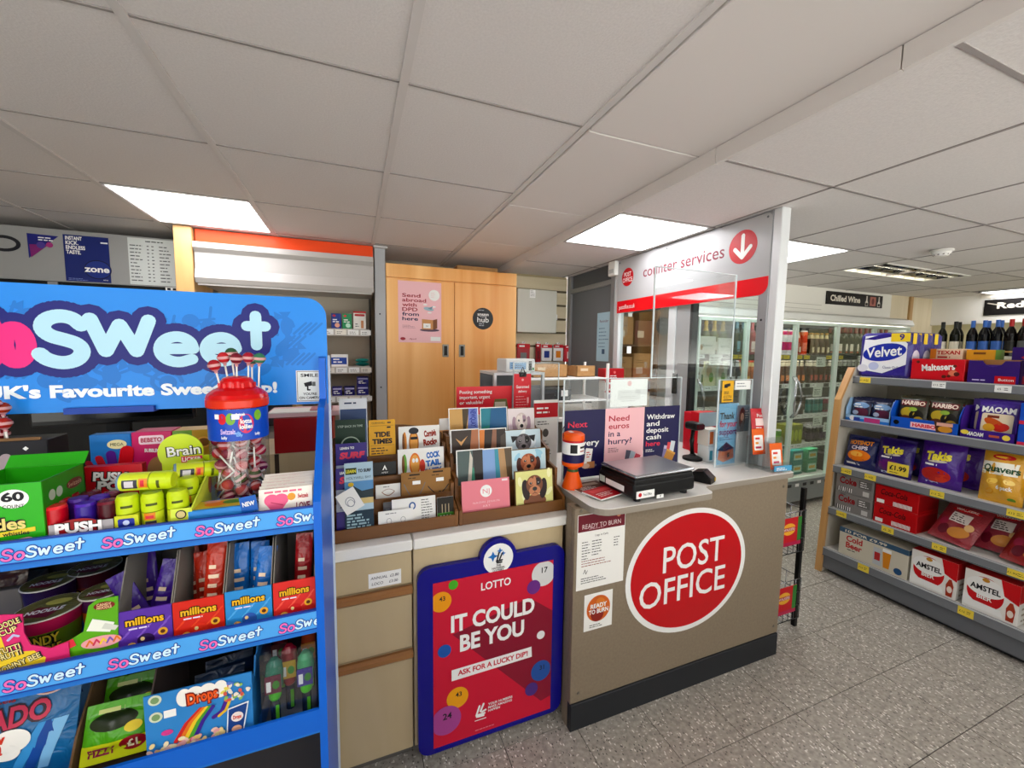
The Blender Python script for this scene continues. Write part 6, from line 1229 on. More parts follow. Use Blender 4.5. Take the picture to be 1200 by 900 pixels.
DC = .125
b = MB(); b.box(-w/2, .003, 0, -w/2+.003, DC, h, GM); b.build('side_panel', t)
b = MB(); b.box(w/2-.003, .003, 0, w/2, DC, h, M('#2a9418', .4)); g = G(b, (w/2, 0, 0), Y3, Z3)
for lay, bo, c in ((2, .11, '#1b1a12'), (3, .02, '#7a5a1c')): g.text('Whistles', .068, h*.40, .018, M(c, .4), lay, b=bo, w=.085)
g.ell(.09, h*.78, .024, .010, M('#7a2018', .4), 1); g.text('Swizzels', .09, h*.78, .009, M('#d9b8a0', .4), 2, w=.04)
for x in (.025, .045): g.ell(x, h*.76, .009, .010, M('#b9c4b0', .4), 1)
b.build('side_panel', t)
b = MB(); b.box(-w/2, DC-.003, 0, w/2, DC, h, GM); b.build('back_panel', t)
b = MB(); b.prism([(DC, h), (DC+.002, h), (DC+.02, h+.020), (DC+.018, h+.022)], 'X', -w/2, w/2, GM); b.build('lid', t)
b = MB(); b.box(-w/2, .003, 0, w/2, DC, .003, M('#8f9a86', .6)); b.build('base', t)
A, B = S(-70, 560, 1.18), S(59, 560, 1.18); zt = S(30, 516, 1.18).z
mb, g, s_, tp, l_ = carton(B.x-A.x, .07, zt-SZ1, M('#24232c', .5)); ww = B.x-A.x
for x, z in ((-.085, -.045), (-.067, -.040), (-.055, -.047), (-.07, -.052)): g.ell(ww+x, zt-SZ1+z, .011, .013, M('#b9a8ac', .4))
g.poly([(ww-.04, zt-SZ1-.018), (ww-.035, zt-SZ1-.013), (ww-.03, zt-SZ1-.018), (ww-.035, zt-SZ1-.023)], WHITE, 1)
mb.box(-ww/2, -.001, zt-SZ1, ww/2-.01, .003, zt-SZ1+.006, M('#8a6a48', .7))
mb.build('dark_carton', loc=((A.x+B.x)/2, 1.18, SZ1), label='dark carton with small pale petals behind the green cartons', cat='carton')
# tubes in the red push pop carton
A, B = S(97, 570, 1.122), S(168, 570, 1.122); zt = S(130, 546, 1.122).z; w, h = B.x-A.x, zt-SZ1
t = thing('lolly_carton', 'red carton of push up lollies with white bubble lettering', 'carton', ((A.x+B.x)/2, 1.122, SZ1)); RP = M('#d3122c', .35)
b = MB(); b.box(-w/2, 0, 0, w/2, .02, h, RP); g = G(b, (-w/2, -.0002, 0), X3, Z3)
for s, x, z in (('PUSH', .46, .80), ('POP', .52, .62)):
    for lay, bo, c in ((2, .12, '#1a1214'), (3, .05, '#f6f2f2')): g.text(s, w*x, h*z, h*.15, M(c, .4), lay, b=bo, rot=-.1, w=w*(.56 if lay == 3 else .62))
for k in range(14): g.ell(w*R.uniform(.05, .3), h*R.uniform(.15, .9), .0015, .0015, WHITE, 1, 6)
b.build('back_card', t)
b = MB(); X0 = S(57, 618, .965).x-((A.x+B.x)/2); X1 = S(133, 610, .965).x-((A.x+B.x)/2); b.box(X0, -.158, 0, X1, -.156, .052, M('#b5b0b4', .4)); g = G(b, (X0, -.1582, 0), X3, Z3); g.ell((X1-X0)*.46, .043, (X1-X0)*.36, .017, M('#a3101c', .4), 1)
for lay, bo, c in ((2, .1, '#1a1214'), (3, .05, '#f6f2f2')): g.text('PUSH', (X1-X0)*.46, .044, .017, M(c, .4), lay, b=bo, w=.066)
b.build('tray_front', t)
for i, (px, c, c2, y, lab) in enumerate(((66, '#c8122c', '#e8323c', .985, 'red push up lolly tube at the front left of its tray'), (101, '#43259a', '#5c2fb4', .985, 'deep violet push up lolly tube at the front of its tray'), (127, '#5a1426', '#7a1c34', .985, 'maroon push up lolly tube next to the yellow bottles'),
     (72, '#a80f26', '#c8122c', 1.02, 'red push up lolly tube in the second row'), (93, '#5a2f9a', '#6a44b0', 1.02, 'violet push up lolly tube in the second row'), (118, '#43259a', '#5c2fb4', 1.02, 'blue violet push up lolly tube behind the maroon one'),
     (82, '#8a0f22', '#a8122a', 1.055, 'dark red push up lolly tube in the back row'), (108, '#6a1a30', '#7a2a44', 1.055, 'plum push up lolly tube in the back row'), (134, '#6a1a30', '#82304a', 1.04, 'plum push up lolly tube behind the maroon one'))):
    p_ = S(px, 600, y); b = MB(); TM = M(c, .2); b.lathe([(0, 0), (.0155, 0), (.0155, .028), (.0165, .0285), (.0165, .031), (.0155, .032), (.0155, .074), (.014, .079), (0, .080)], [M('#e9e2de', .4), M('#4a2a4a', .4), M('#e8d8a0', .4), M('#e8d8a0', .4), TM, TM, M(c2, .2), M(c2, .2)], n=18)
    b.build('push_lolly', loc=(p_.x, y, SZ1+.004), label=lab, cat='lolly', group='push up lolly tubes')
A, B = S(106, 540, 1.20), S(155, 540, 1.20); zt = S(130, 509, 1.20).z; w, h = B.x-A.x, zt-SZ1
mb, g, s_, tp, l_ = carton(w, .03, h, M('#2f86cc', .4))
for i, (x, r, c, cw) in enumerate(((.22, .55, '#b01c3a', .012), (.38, .35, '#c82038', .014), (.55, .1, '#6a2a9a', .018), (.80, -.2, '#d8142c', .026))):
    cx = w*x; g.stroke([(cx, h*.40+i*.006), (cx-sin(r)*.038, h*.42+i*.006+cos(r)*.042)], cw, M(c, .3), 2+i)
g.ell(w*.66, h*.86, .018, .011, M('#efe6b8', .4), 2); g.text('MEGA', w*.66, h*.86, .007, INK, 3, w=.024)
mb.build('lolly_carton', loc=((A.x+B.x)/2, 1.20, SZ1), label='blue backing card printed with red and purple lollies', cat='carton')
A, B = S(155.5, 540, 1.20), S(203, 540, 1.20); zt = S(178, 506, 1.20).z; w, h = B.x-A.x, zt-SZ1
mb, g, s_, tp, l_ = carton(w, .06, h, M('#d01a72', .4)); g.rrect(w*.18, h*.83, w*.8, h*.95, .005, M('#f3dfe8', .4)); g.text('BEBETO', w*.49, h*.89, .010, M('#c01a5c', .4), 3, w=w*.52, b=.03); g.text('BUBBLEGUM', w*.56, h*.74, .008, WHITE, 3, w=w*.5, b=.03, rot=-.08); g.ell(w*.62, h*.45, w*.28, h*.20, M('#b08a5a', .5), 1)
mb.build('gum_carton', loc=((A.x+B.x)/2, 1.20, SZ1), label='magenta bubblegum carton behind the yellow bottle display', cat='carton')
A, B = S(204, 540, 1.20), S(249, 540, 1.20); zt = S(225, 504, 1.20).z; w, h = B.x-A.x, zt-SZ1
mb, g, s_, tp, l_ = carton(w, .06, h, M('#c9a23c', .4)); g.rect(0, 0, w*.5, h, M('#7aa83a', .4)); g.ell(w*.8, h*.82, .016, .014, M('#e8b25a', .4), 2); g.ell(w*.8, h*.82, .012, .010, M('#8a5a2a', .4), 3)
mb.build('gum_carton', loc=((A.x+B.x)/2, 1.20, SZ1), label='green and ochre carton between the yellow display and the lollipop jar', cat='carton')
# yellow roller bottle display
YL = '#cde01e'; YM = M(YL, .35); A, B = S(134, 600, .965), S(223, 595, .965); x0, x1 = A.x, B.x; w = x1-x0
t = thing('bottle_display', 'acid yellow display box of candy roller bottles with a round topped card', 'display box', ((x0+x1)/2, .965, SZ1))
cz = S(212, 530, 1.12).z-SZ1
b = MB(); b.box(-w/2+.02, .1555, 0, w/2, .1576, cz-.01, YM); C = S(212, 530, 1.12).x-(x0+x1)/2
b.lathe([(0, 0), (.043, 0), (.043, .003), (0, .003)], YM, n=32, xf=Matrix.Translation((C, .158, cz)) @ Matrix.Rotation(pi/2, 4, 'X')); g = G(b, (0, .1549, 0), X3, Z3)
for lay, bo, c in ((2, .065, '#14140f'), (3, .02, '#f4f4ee')): g.text('Brain', C+.006, cz+.004, .021, M(c, .4), lay, b=bo, w=.062 if lay == 3 else .067, rot=.06)
g.rect(C+.0, cz-.024, C+.04, cz-.010, M('#e02a6a', .4), 2); g.text('LICKER', C+.02, cz-.017, .009, WHITE, 3, w=.036, b=.03)
b.build('back_card', t)
b = MB(); b.prism([(0, 0), (.155, 0), (.155, cz-.01), (.10, cz-.04), (0, .055)], 'X', w/2-.0, w/2+.003, M('#dbe85a', .4)); g = G(b, (w/2+.0032, 0, 0), Y3, Z3); g.text('brain', .06, .02, .014, INK, 2, w=.05); g.ell(.11, .07, .012, .02, M('#d98a5a', .4)); b.build('side_panel', t)
b = MB(); b.box(w/2-.032, -.002, 0, w/2+.003, 0, .058, M('#dbe85a', .4)); g = G(b, (w/2-.032, -.0022, 0), X3, Z3); g.ell(.017, .046, .009, .009, INK, 1); g.ell(.017, .046, .007, .007, M('#d9c890', .4), 2); b.build('front_tab', t)
b = MB(); b.box(-w/2-.0, -.002, 0, -w/2+.036, 0, .056, M('#d3d92a', .4)); g = G(b, (-w/2, -.0022, 0), X3, Z3); g.rrect(.005, .034, .03, .05, .003, M('#2236a0', .4), 1); g.ell(.0175, .042, .005, .005, M('#c9d4f0', .4), 2); b.build('flag_tab', t)
b = MB(); b.box(-w/2, 0, 0, w/2, .155, .003, YM); b.build('base', t)
def roller():
    b = MB(); b.lathe([(0, 0), (.0165, 0), (.0175, .004), (.0175, .050), (.0178, .052), (.0178, .079), (.015, .0865), (0, .088)], [M('#7d9ab0', .2), M('#7d9ab0', .2), M('#d9e43c', .3), M('#8a9a10', .4), YM, YM, YM], n=20)
    b.lathe([(.0179, .010), (.0179, .034)], M('#4a4a56', .4), n=10, a0=radians(246), a1=radians(304)); b.lathe([(.0180, .014), (.0180, .028)], M('#d9d4da', .4), n=6, a0=radians(254), a1=radians(294))
    b.lathe([(.0179, .036), (.0179, .050)], M('#e89a2a', .35), n=8, a0=radians(240), a1=radians(300)); b.lathe([(.0181, .039), (.0181, .045)], M('#d8384a', .35), n=6, a0=radians(250), a1=radians(292)); b.lathe([(.0180, .064), (.0180, .069)], M('#5a6412', .4), n=6, a0=radians(255), a1=radians(312)); return b
rb = None
for i, (px, y, dz, lab) in enumerate(((150, .985, 0, 'front yellow roller bottle by the small flag tab'), (179, .985, 0, 'middle front yellow roller bottle'), (209, .985, 0, 'yellow roller bottle behind the front tab of its box'), (178, 1.025, .012, 'yellow roller bottle in the second row, left'), (222, 1.03, .012, 'yellow roller bottle in the second row against the box side'), (205, 1.03, .010, 'yellow roller bottle in the second row, middle'), (229, 1.07, .022, 'yellow roller bottle in the third row against the box side'), (213, 1.07, .020, 'yellow roller bottle in the third row'), (232, 1.105, .03, 'rearmost yellow roller bottle against the box side'))):
    p_ = S(px, 590, y)
    if rb is None: rb = roller().build('roller_bottle', label=lab, cat='bottle', group='yellow candy roller bottles'); c = rb
    else: c = rb.copy(); COL.objects.link(c)
    c.location = (p_.x, y, SZ1+.004+dz); c['label'] = lab
for a, r, lab in ((S(141, 565, .985), (radians(4), radians(91), radians(0)), 'yellow roller bottle lying across the front bottles'), (S(203, 553, 1.05), (0, radians(95), radians(22)), 'yellow roller bottle lying on top at the back')):
    c = rb.copy(); COL.objects.link(c); c.location = a; c.rotation_euler = r; c['label'] = lab
# flat cartons and the card sweets
A, B = S(220, 606, .962), S(289, 600, .962); w = B.x-A.x
mb, g, s_, tp, l_ = carton(w, .058, .050, M('#3c94d8', .4)); tp.rect(.004, .006, w-.004, .053, M('#d9c23c', .4)); tp.ell(w*.4, .03, .02, .015, M('#e8862a', .4), 2); tp.ell(w*.7, .035, .02, .012, M('#5a9a3a', .4), 2); tp.ell(w*.3, .044, .015, .008, M('#e9a89a', .4), 2)
mb.build('flat_carton', loc=((A.x+B.x)/2, .962, SZ1), label='flat blue carton with a yellow printed top in front of the lollipop jar', cat='carton')
A, B = S(287, 602, .960), S(302, 598, .960)
mb, g = panel(.03, .034, .001, M('#1a6cc0', .4)); g.text('NEW', .015, .018, .009, WHITE, 2, w=.022, b=.03); mb.build('flash_label', loc=((A.x+B.x)/2-.002, .9605, SZ1+.036), rot=(0, radians(-8), 0), label='small blue label reading NEW beside the pink heart sweets', cat='label')
A, B = S(303, 596, .968), S(366, 590, .968); w = B.x-A.x; h = S(335, 574, .968).z-SZ1
hm = None
for k in range(6):
    mb, g = panel(w, h, .004, M('#f6efe6', .4)); 
    PK = M('#ef6f9a', .4)
    for sx in (-1, 1): g.ell(w*.32+sx*.009, h*.66, .014, .013, PK, 1)
    g.poly([(w*.32-.022, h*.60), (w*.32+.022, h*.60), (w*.32, h*.15)], PK, 1); g.stroke([(w*.32-.01, h*.6), (w*.32+.012, h*.5)], .002, M('#c83a6a', .4), 2, n=6)
    g.ell(w*.60, h*.72, .008, .008, M('#e8a83a', .4)); g.text('LOVE', w*.82, h*.42, h*.20, M('#a03a5a', .4), 2, w=w*.26, b=.03); g.text('Swizzels', w*.82, h*.72, h*.12, M('#c8283a', .4), 2, w=w*.2, b=.03); g.lines(w*.1, h*.9, w*.75, 1, .01, .004, M('#e87a9a', .4), 2, k)
    mb.build('sweet_card', loc=((A.x+B.x)/2-.001*(k % 2), .968+k*.014, SZ1+.003+k*.0025), rot=(radians(-6), 0, 0), label='white heart sweet pack, %s of its row on the upper sweet shelf' % ORD[k], cat='sweets', group='white heart sweet packs')
# lollipop jar
def jar_pr(): return [(.0, .0), (.066, .0), (.069, .006), (.069, .205), (.066, .215)]
def build_jar(loc, lab):
    t = thing('lollipop_jar', lab, 'jar', loc); t.scale = (.84, .84, 1.2)
    b = MB(); b.lathe(jar_pr(), pane('clear_plastic', '#f6f8fa', .05), n=40); b.build('clear_body', t)
    b = MB(); b.lathe([(.0697, .145), (.0697, .203)], M('#1d5ac4', .35), n=40); 
    for a, r, c, z in ((252, .010, '#d8263c', .186), (268, .011, '#86b93a', .186), (296, .018, '#d63a6e', .176), (320, .010, '#86b93a', .19), (250, .0, '#ffffff', .17)):
        if r:
            n = 14
            for q in range(n):
                th = pi*q/n; dz0 = r*cos(th); 
            vs = []; 
            for q in range(20):
                th = 2*pi*q/20; aa = radians(a)+r*cos(th)/.07; vs.append((.0700*cos(aa), .0700*sin(aa), z+r*sin(th)))
            b.add(vs, [tuple(range(20))], M(c, .35))
    def wrap(txt, a, z, h, m, w):
        vs, fs, x0, x1 = glyphs(txt, .03, 0, 1); k = w/(x1-x0); kz = h/.69
        b.add([(.0703*cos(radians(a)+((v[0]-(x0+x1)/2)*k)/.07), .0703*sin(radians(a)+((v[0]-(x0+x1)/2)*k)/.07), z+v[1]*kz-h/2) for v in vs], fs, m)
    wrap('lotta', 296, .181, .008, WHITE, .026); wrap('lollies', 296, .171, .008, WHITE, .03); wrap('Swizzels', 262, .163, .009, M('#d9c4ee', .4), .034); wrap('Swizzels', 286, .194, .005, WHITE, .02)
    for a, z, c in ((280, .160, '#8fc0f0'), (283, .156, '#8fc0f0'), (255, .152, '#e9eef6'), (318, .155, '#e9eef6')): wrap('lolly', a, z, .005, M(c, .4), .014)
    for a0, a1, z0, z1 in ((236, 246, .186, .195), (270, 284, .185, .195)): b.lathe([(.0702, z0), (.0702, z1)], WHITE, n=4, a0=radians(a0), a1=radians(a1))
    b.build('label_band', t)
    b = MB(); RL = M('#d8121a', .22); b.lathe([(.070, .204), (.073, .206), (.073, .218), (.070, .222)], M('#e0401c', .25), n=40); b.lathe([(.073, .221), (.069, .228), (.056, .236), (.042, .241), (.038, .252), (.032, .258), (.02, .261), (0, .262)], RL, n=40)
    for k in range(12):
        a = 2*pi*k/12; b.box(.041*cos(a)-.003, .041*sin(a)-.003, .238, .041*cos(a)+.003, .041*sin(a)+.003, .249, RL)
    b.build('lid', t); return t
JP = S(284, 580, 1.085); JL = Vector((JP.x, 1.085, SZ1)); build_jar(JL, 'clear lollipop jar with a red lid and blue band in front of the header')
LC = ['#b8323c', '#a82c48', '#c24a4a', '#8a2440', '#b54a34', '#9a3050', '#5a6a3c', '#c25a5a']
def lolly(c):
    b = MB(); b.ball((0, 0, 0), .0125, M(c, .15), u=12, v=8); b.lathe([(.0128, -.003), (.0131, 0), (.0128, .003)], M('#d8a8a8', .25), n=14); b.tube([(0, 0, -.011), (0, 0, -.066)], .0019, M('#f2efe9', .4), 6); b.lathe([(.0085, -.0095), (.003, -.014), (.0035, -.018)], M('#d9a0a4', .3), n=8); return b
lol = {}
def put_lolly(c, loc, rot, lab, grp):
    if c not in lol: lol[c] = lolly(c).build('lollipop', label=lab, cat='lollipop', group=grp); o = lol[c]
    else: o = lol[c].copy(); COL.objects.link(o)
    o.location = loc; o.rotation_euler = rot; o['label'] = lab; o['group'] = grp
R = random.Random(11)
for i, (px, py, c, rx) in enumerate(((251, 428, '#b52634', -10), (262, 419, '#c8323a', -6), (271, 414, '#3c6a4a', -3), (277, 420, '#8a2a3c', 2), (291, 419, '#b52a44', 3), (295, 421, '#3f6f5a', 2), (304, 420, '#4a8a6a', 4))):
    p_ = S(px, py, 1.07+.008*(i % 3)); put_lolly(c, p_, (radians(4), radians(rx), 0), 'lollipop standing in the red jar lid, %s from the left' % (ORD+['seventh'])[i], 'lollipops standing in the jar lid')
pts = []
for i in range(3000):
    a = R.uniform(0, 2*pi); r = .043*math.sqrt(R.random()); p_ = Vector((r*cos(a), r*sin(a), R.uniform(.018, .185)))
    if all((p_-q).length > .0262 for q in pts): pts.append(p_)
    if len(pts) >= 75: break
SEG = []
for i, p_ in enumerate(pts):
    c = LC[i % 8]; d = None       # turn the stick until it runs clear of the other sweets and sticks
    for tr in range(400):
        v = Vector((R.gauss(0, 1), R.gauss(0, 1), R.gauss(0, 1.2))).normalized(); e = p_+v*.066
        if math.hypot(e.x, e.y) > .054 or not .008 < e.z < .235: continue
        if any(geometry.intersect_point_line(q, p_, e)[0] is not None and (p_+(e-p_)*min(max((q-p_).dot(v)/.066, 0), 1)-q).length < .0150 for q in pts if q is not p_): continue
        if any(min((p_+v*.066*k/8-(b0+b1*.066*m/8)).length for k in range(9) for m in range(9)) < .0046 for b0, b1 in SEG): continue
        d = v; break
    if d is None: continue
    SEG.append((p_, d))
    q = (-d).to_track_quat('Z', 'Y').to_euler(); put_lolly(c, JL+p_, q, 'wrapped reddish lollipop inside the clear jar under the red lid', 'lollipops inside the jar')
for i, (px, py) in enumerate(((-8, 473), (3, 478), (-2, 490), (5, 496), (-9, 500), (2, 508))):
    put_lolly(['#b0342c', '#a8402c', '#9c2c34'][i % 3], S(px, py, 1.19+.012*(i % 3)), (0, radians(4*(i % 3)-4), 0), 'red lollipop standing in the dark carton at the left edge, %s of six' % ORD[i], 'lollipops in the dark carton')
# ---------------- middle shelf
def stick(col, w=.036, h=.15):
    mb, g = pouch(w, h, .014, foil(col), 8, crimp=.012); g.rect(w*.2, h*.25, w*.8, h*.6, M('#e9e4e6', .3), 1) if col == '#5a2a9c' else g.lines(w*.2, h*.6, w*.6, 4, .02, .008, M('#f0d9c0', .3), 1)
    return mb
def millions(px0, px1, py0, py1, col, light, bags, lab, bagcol, baglab, fruit):
    Y = .968; A, B = S(px0, py1, Y), S(px1, py0, Y); w = B.x-A.x-.003; h = (S((px0+px1)/2, py0, Y).z-SZ2)
    t = thing('sweet_tray', lab, 'display box', ((A.x+B.x)/2, Y, SZ2)); C = M(col, .4); D = .20
    b = MB(); b.box(-w/2, 0, 0, w/2, .003, h, C); g = G(b, (-w/2, -.0002, 0), X3, Z3)
    for q in range(9): 
        x = w*(.05+.1*q); g.stroke([(x, .045+.01*(q % 3)), (min(x+.012, w-.003), .057+.01*(q % 3))], .003, M(light, .4), 1, n=6)
    for lay, bo, c in ((2, .10, '#2a1408'), (3, .03, '#f0c02a')): g.text('millions', w*.5, h*.78, .015, M(c, .4), lay, b=bo, w=w*(.70 if lay == 3 else .74))
    g.lines(w*.2, h*.63, w*.6, 1, .01, .003, M('#e8dff0', .4), 2); g.ell(w*.5, h*.36, w*.16, .014, M(fruit, .4), 2); g.ell(w*.44, h*.40, w*.04, .004, M('#f2d9a0', .4), 3); g.ell(w*.82, h*.48, .008, .008, M('#e8b23a', .4), 3); g.ell(w*.82, h*.48, .004, .004, M('#6a3a1c', .4), 4); g.ell(w*.24, h*.30, .007, .006, M('#e9b95a', .4), 3)
    b.build('front_panel', t); CB = M('#8d877f', .7)
    for s in (-1, 1): b = MB(); b.prism([(0.003, 0), (D, 0), (D, .19), (.05, .19), (.003, h)], 'X', s*w/2-(.002 if s > 0 else 0), s*w/2+(.002 if s < 0 else 0), CB); b.build('side_panel', t)
    b = MB(); b.box(-w/2+.002, D-.003, 0, w/2-.002, D, .19, CB); b.build('back_panel', t); b = MB(); b.box(-w/2+.002, .003, 0, w/2-.002, D-.003, .003, CB); b.build('base', t)
    o = stick(bagcol).build('sweet_bag', cat='bag', group=baglab+' sweet bags')
    for i, (px, py, Yb, ry, rz, nm) in enumerate(bags):
        c = o if i == 0 else o.copy()
        if i: COL.objects.link(c)
        p_ = S(px, py, Yb); h_ = .15; rx = radians(-8)
        d = Vector((sin(radians(ry)), 0, cos(radians(ry))))*h_
        c.location = (p_.x-d.x, Yb, max(p_.z-d.z, SZ2+.013)); c.rotation_euler = (rx, radians(ry), radians(rz)); c['label'] = '%s slim sweet bag, %s' % (baglab, nm)
millions(138, 202, 713, 757, '#6a3fae', '#8a62c8', ((133, 692, 1.02, -24, 6, 'flopping over the left of the purple tray'), (163, 655, 1.08, -8, -6, 'standing tall at the back of the purple tray'), (200, 664, 1.03, 14, 4, 'leaning right out of the purple tray')), 'purple tray of slim sweet bags on the middle sweet shelf', '#4f2598', 'violet', '#3a1a5c')
millions(203, 263, 702, 745, '#d8321e', '#e8542a', ((218, 650, 1.075, -8, 3, 'bent at the left of the orange red tray'), (236, 645, 1.10, 2, -3, 'at the back of the orange red tray'), (252, 634, 1.01, 4, 0, 'standing upright in the orange red tray'), (236, 660, 1.04, -3, 3, 'low in the middle of the orange red tray')), 'orange red tray of slim sweet bags between the purple and blue ones', '#c4381c', 'orange red', '#e03a20')
millions(264, 319, 690, 732, '#3a9ad8', '#62b4e8', ((279, 640, 1.03, 0, 4, 'first from the left in the light blue tray'), (292, 638, 1.052, 0, 0, 'second from the left in the light blue tray'), (303, 638, 1.03, 2, 0, 'third from the left in the light blue tray'), (313, 644, 1.00, 8, 0, 'leaning to the right in the light blue tray'), (300, 632, 1.10, 2, 0, 'at the back of the light blue tray')), 'light blue tray of slim sweet bags', '#1a7cc8', 'bright blue', '#3a6ab8')
millions(320, 370, 680, 718, '#dd3a34', '#ee6a58', ((356, 628, 1.03, 3, 0, 'alone against the side of the right hand red tray'),), 'red tray with a strawberry print at the right end of the middle sweet shelf', '#b0222c', 'crimson', '#d8242c')
def cup(px, py, Y, r, h, body, band, lab):
    p_ = S(px, py, Y); t = thing('noodle_cup', lab, 'cup', (p_.x, Y, SZ2))
    b = MB(); b.lathe([(0, 0), (r*.78, 0), (r*.97, h*.93)], M(body, .3), n=32); b.lathe([(r*.90, h*.60), (r*.985, h*.93)], M(band, .3), n=32)
    vs, fs, x0, x1 = glyphs('CANDY', .05, 0, 1); k = r*1.0/(x1-x0)
    for s, z, a in (('CANDY', h*.40, 275), ('NOODLE', h*.16, 278)):
        for bo, c, e in ((.12, '#1d1a10', .0006), (.03, '#e8d24a', .0012)):
            vs, fs, x0, x1 = glyphs(s, bo, 0, 1); k = r*1.25/(x1-x0); rr = lambda zz: r*(.78+.19*zz/(h*.93))+e
            b.add([(rr(z+v[1]*.026)*cos(radians(a)+(v[0]-(x0+x1)/2)*k/r), rr(z+v[1]*.026)*sin(radians(a)+(v[0]-(x0+x1)/2)*k/r), z+v[1]*.026) for v in vs], fs, M(c, .35))
    b.build('cup_body', t)
    b = MB(); b.lathe([(r*.97, h*.93), (r*1.02, h*.94), (r*1.02, h*.96), (r*.98, h*.965), (r*.96, h*.955), (0, h*.958)], [M('#e9e6da', .4)]*3+[foil('#7d7a46')]*2, n=32); g = G(b, (0, 0, h*.960), X3, Y3); g.poly([(-r*.6, -r*.5), (r*.3, -r*.75), (r*.5, -r*.1), (-r*.4, r*.1)], M('#8a2a4a', .3), 2); g.ell(r*.1, r*.4, r*.4, r*.22, M('#c9c46a', .3), 2); g.text('NOODLE', 0, -r*.25, r*.26, WHITE, 4, w=r*1.1, b=.04, rot=.12)
    b.build('foil_lid', t)
cup(60, 735, 1.06, .050, .093, '#6f8a1c', '#b8205a', 'olive green sweet noodle cup in front on the middle shelf'); cup(124, 725, 1.09, .038, .098, '#e8801c', '#5a2a5a', 'orange sweet noodle cup half hidden by the green card'); cup(62, 720, 1.17, .044, .10, '#4a2a6a', '#3a2050', 'dark purple noodle cup at the back left'); cup(116, 712, 1.215, .046, .10, '#7a3a2a', '#5a2030', 'brown noodle cup at the back right')
t = thing('noodle_card', 'pink and green shaped card along the shelf edge in front of the noodle cups', 'card', (0, .962, SZ2))
b = MB()
def px2(p): q = S(p[0], p[1], .962); return (q.x, q.z-SZ2)
b.prism([px2(p) for p in ((-40, 722), (26, 720), (28, 742), (36, 756), (60, 760), (80, 752), (82, 775), (-40, 800))], 'Y', 0, .002, M('#e23a82', .4)); g = G(b, (0, -.0002, 0), X3, Z3)
Yc = M('#f0d23a', .4); g.poly([px2(p) for p in ((-40, 745), (0, 742), (8, 765), (40, 762), (54, 770), (52, 780), (-40, 800))], Yc, 1)
for s, p, hh, ww, rot in (('NOODLE', (8, 731), .010, .036, .25), ('CUP', (10, 739), .010, .024, .25), ('TUTTI', (11, 760), .010, .03, .2), ('FRUTTI', (12, 767), .010, .032, .2), ('JOHNY BEE', (24, 776), .010, .058, .3)):
    x, z = px2(p); g.text(s, x, z, hh, INK, 3, b=.10, w=ww+.004, rot=rot); g.text(s, x, z, hh, M('#f2e2a0', .4), 4, b=.02, w=ww, rot=rot)
g.stroke([px2(p) for p in ((10, 750), (16, 744), (22, 745))], .004, M('#c9c4ea', .4), 2)
b.build('pink_card', t)
b = MB(); b.prism([px2(p) for p in ((58, 764), (80, 752), (96, 742), (102, 712), (112, 704), (137, 700), (137, 762), (58, 782))], 'Y', .004, .006, M('#6cb41c', .4)); g = G(b, (0, .0036, 0), X3, Z3)
x, z = px2((121, 711)); g.ell(x, z, .016, .008, M('#8a2a1c', .4), 1); g.text('CANDY', x, z+.003, .005, M('#e8c8a0', .4), 2, w=.022, b=.03); g.text('NOODLE', x, z-.003, .005, M('#e8c8a0', .4), 2, w=.022, b=.03)
x, z = px2((118, 740)); g.poly([(x-.022, z+.004), (x+.012, z-.006), (x+.02, z+.012), (x-.012, z+.026)], M('#eef0e6', .4), 1); g.poly([(x-.0, z+.004), (x+.02, z-.004), (x+.026, z+.004), (x+.006, z+.014)], M('#d9dcd2', .4), 2)
x, z = px2((118, 753)); g.ell(x, z, .030, .012, M('#f0b0b4', .4), 2); 
for k, c in enumerate(('#e8862a', '#d83a6a', '#f0d23a', '#8a6ac0', '#e8862a')): g.stroke([(x-.022+k*.010, z-.004), (x-.017+k*.010, z+.006), (x-.012+k*.010, z-.002)], .003, M(c, .4), 3, n=6)
x, z = px2((72, 763)); g.poly([(x-.022, z-.012), (x+.02, z+.004), (x+.016, z+.018), (x-.02, z+.008)], M('#e23a52', .4), 2); g.lines(x-.014, z+.004, .026, 2, .008, .004, M('#f2d0a8', .4), 3)
b.build('green_card', t)
mb, g = pouch(.14, .12, .05, foil('#4a2a1c'), 15); mb.build('sweet_bag', loc=(S(2, 690, 1.15).x-.06, 1.20, SZ2+.084), rot=(radians(-20), 0, 0), label='brown foil sweet bag lying high at the left back of the middle shelf', cat='bag')
mb, g, s_, tp, l_ = carton(.16, .09, .08, M('#8d877f', .7)); mb.build('plain_carton', loc=(S(2, 690, 1.15).x-.075, 1.19, SZ2), label='plain grey carton under the brown foil bag', cat='carton')
# ---------------- lower shelf
mb, g = pouch(.25, .200, .050, foil('#1b74a8'), 41, crimp=.016)
g.text('£1', .205, .175, .018, WHITE, 4, b=.04); g.ell(.205, .175, .024, .015, M('#8a1420', .3), 3); g.ell(.205, .175, .027, .018, M('#e8c8b8', .3), 2)
for s, z, x, hh in (('TORNADO', .125, .12, .033),): 
    for lay, bo, c in ((3, .10, '#3a1030'), (4, .03, '#c8305a')): g.text(s, x, z, hh, M(c, .3), lay, b=bo, w=.19, rot=.12)
for dx, dz, r in ((-.04, .0, .026), (0, .012, .03), (.04, .006, .028), (.0, -.012, .034), (-.03, -.014, .02), (.035, -.014, .02)): g.ell(.125+dx, .082+dz, r, r*.8, M('#f2f0ea', .3), 5)
g.text('Rainbow', .122, .094, .016, M('#d8452a', .3), 7, w=.075, b=.05, rot=.1); g.text('Drops!', .125, .073, .016, M('#d8452a', .3), 7, w=.06, b=.05, rot=.1)
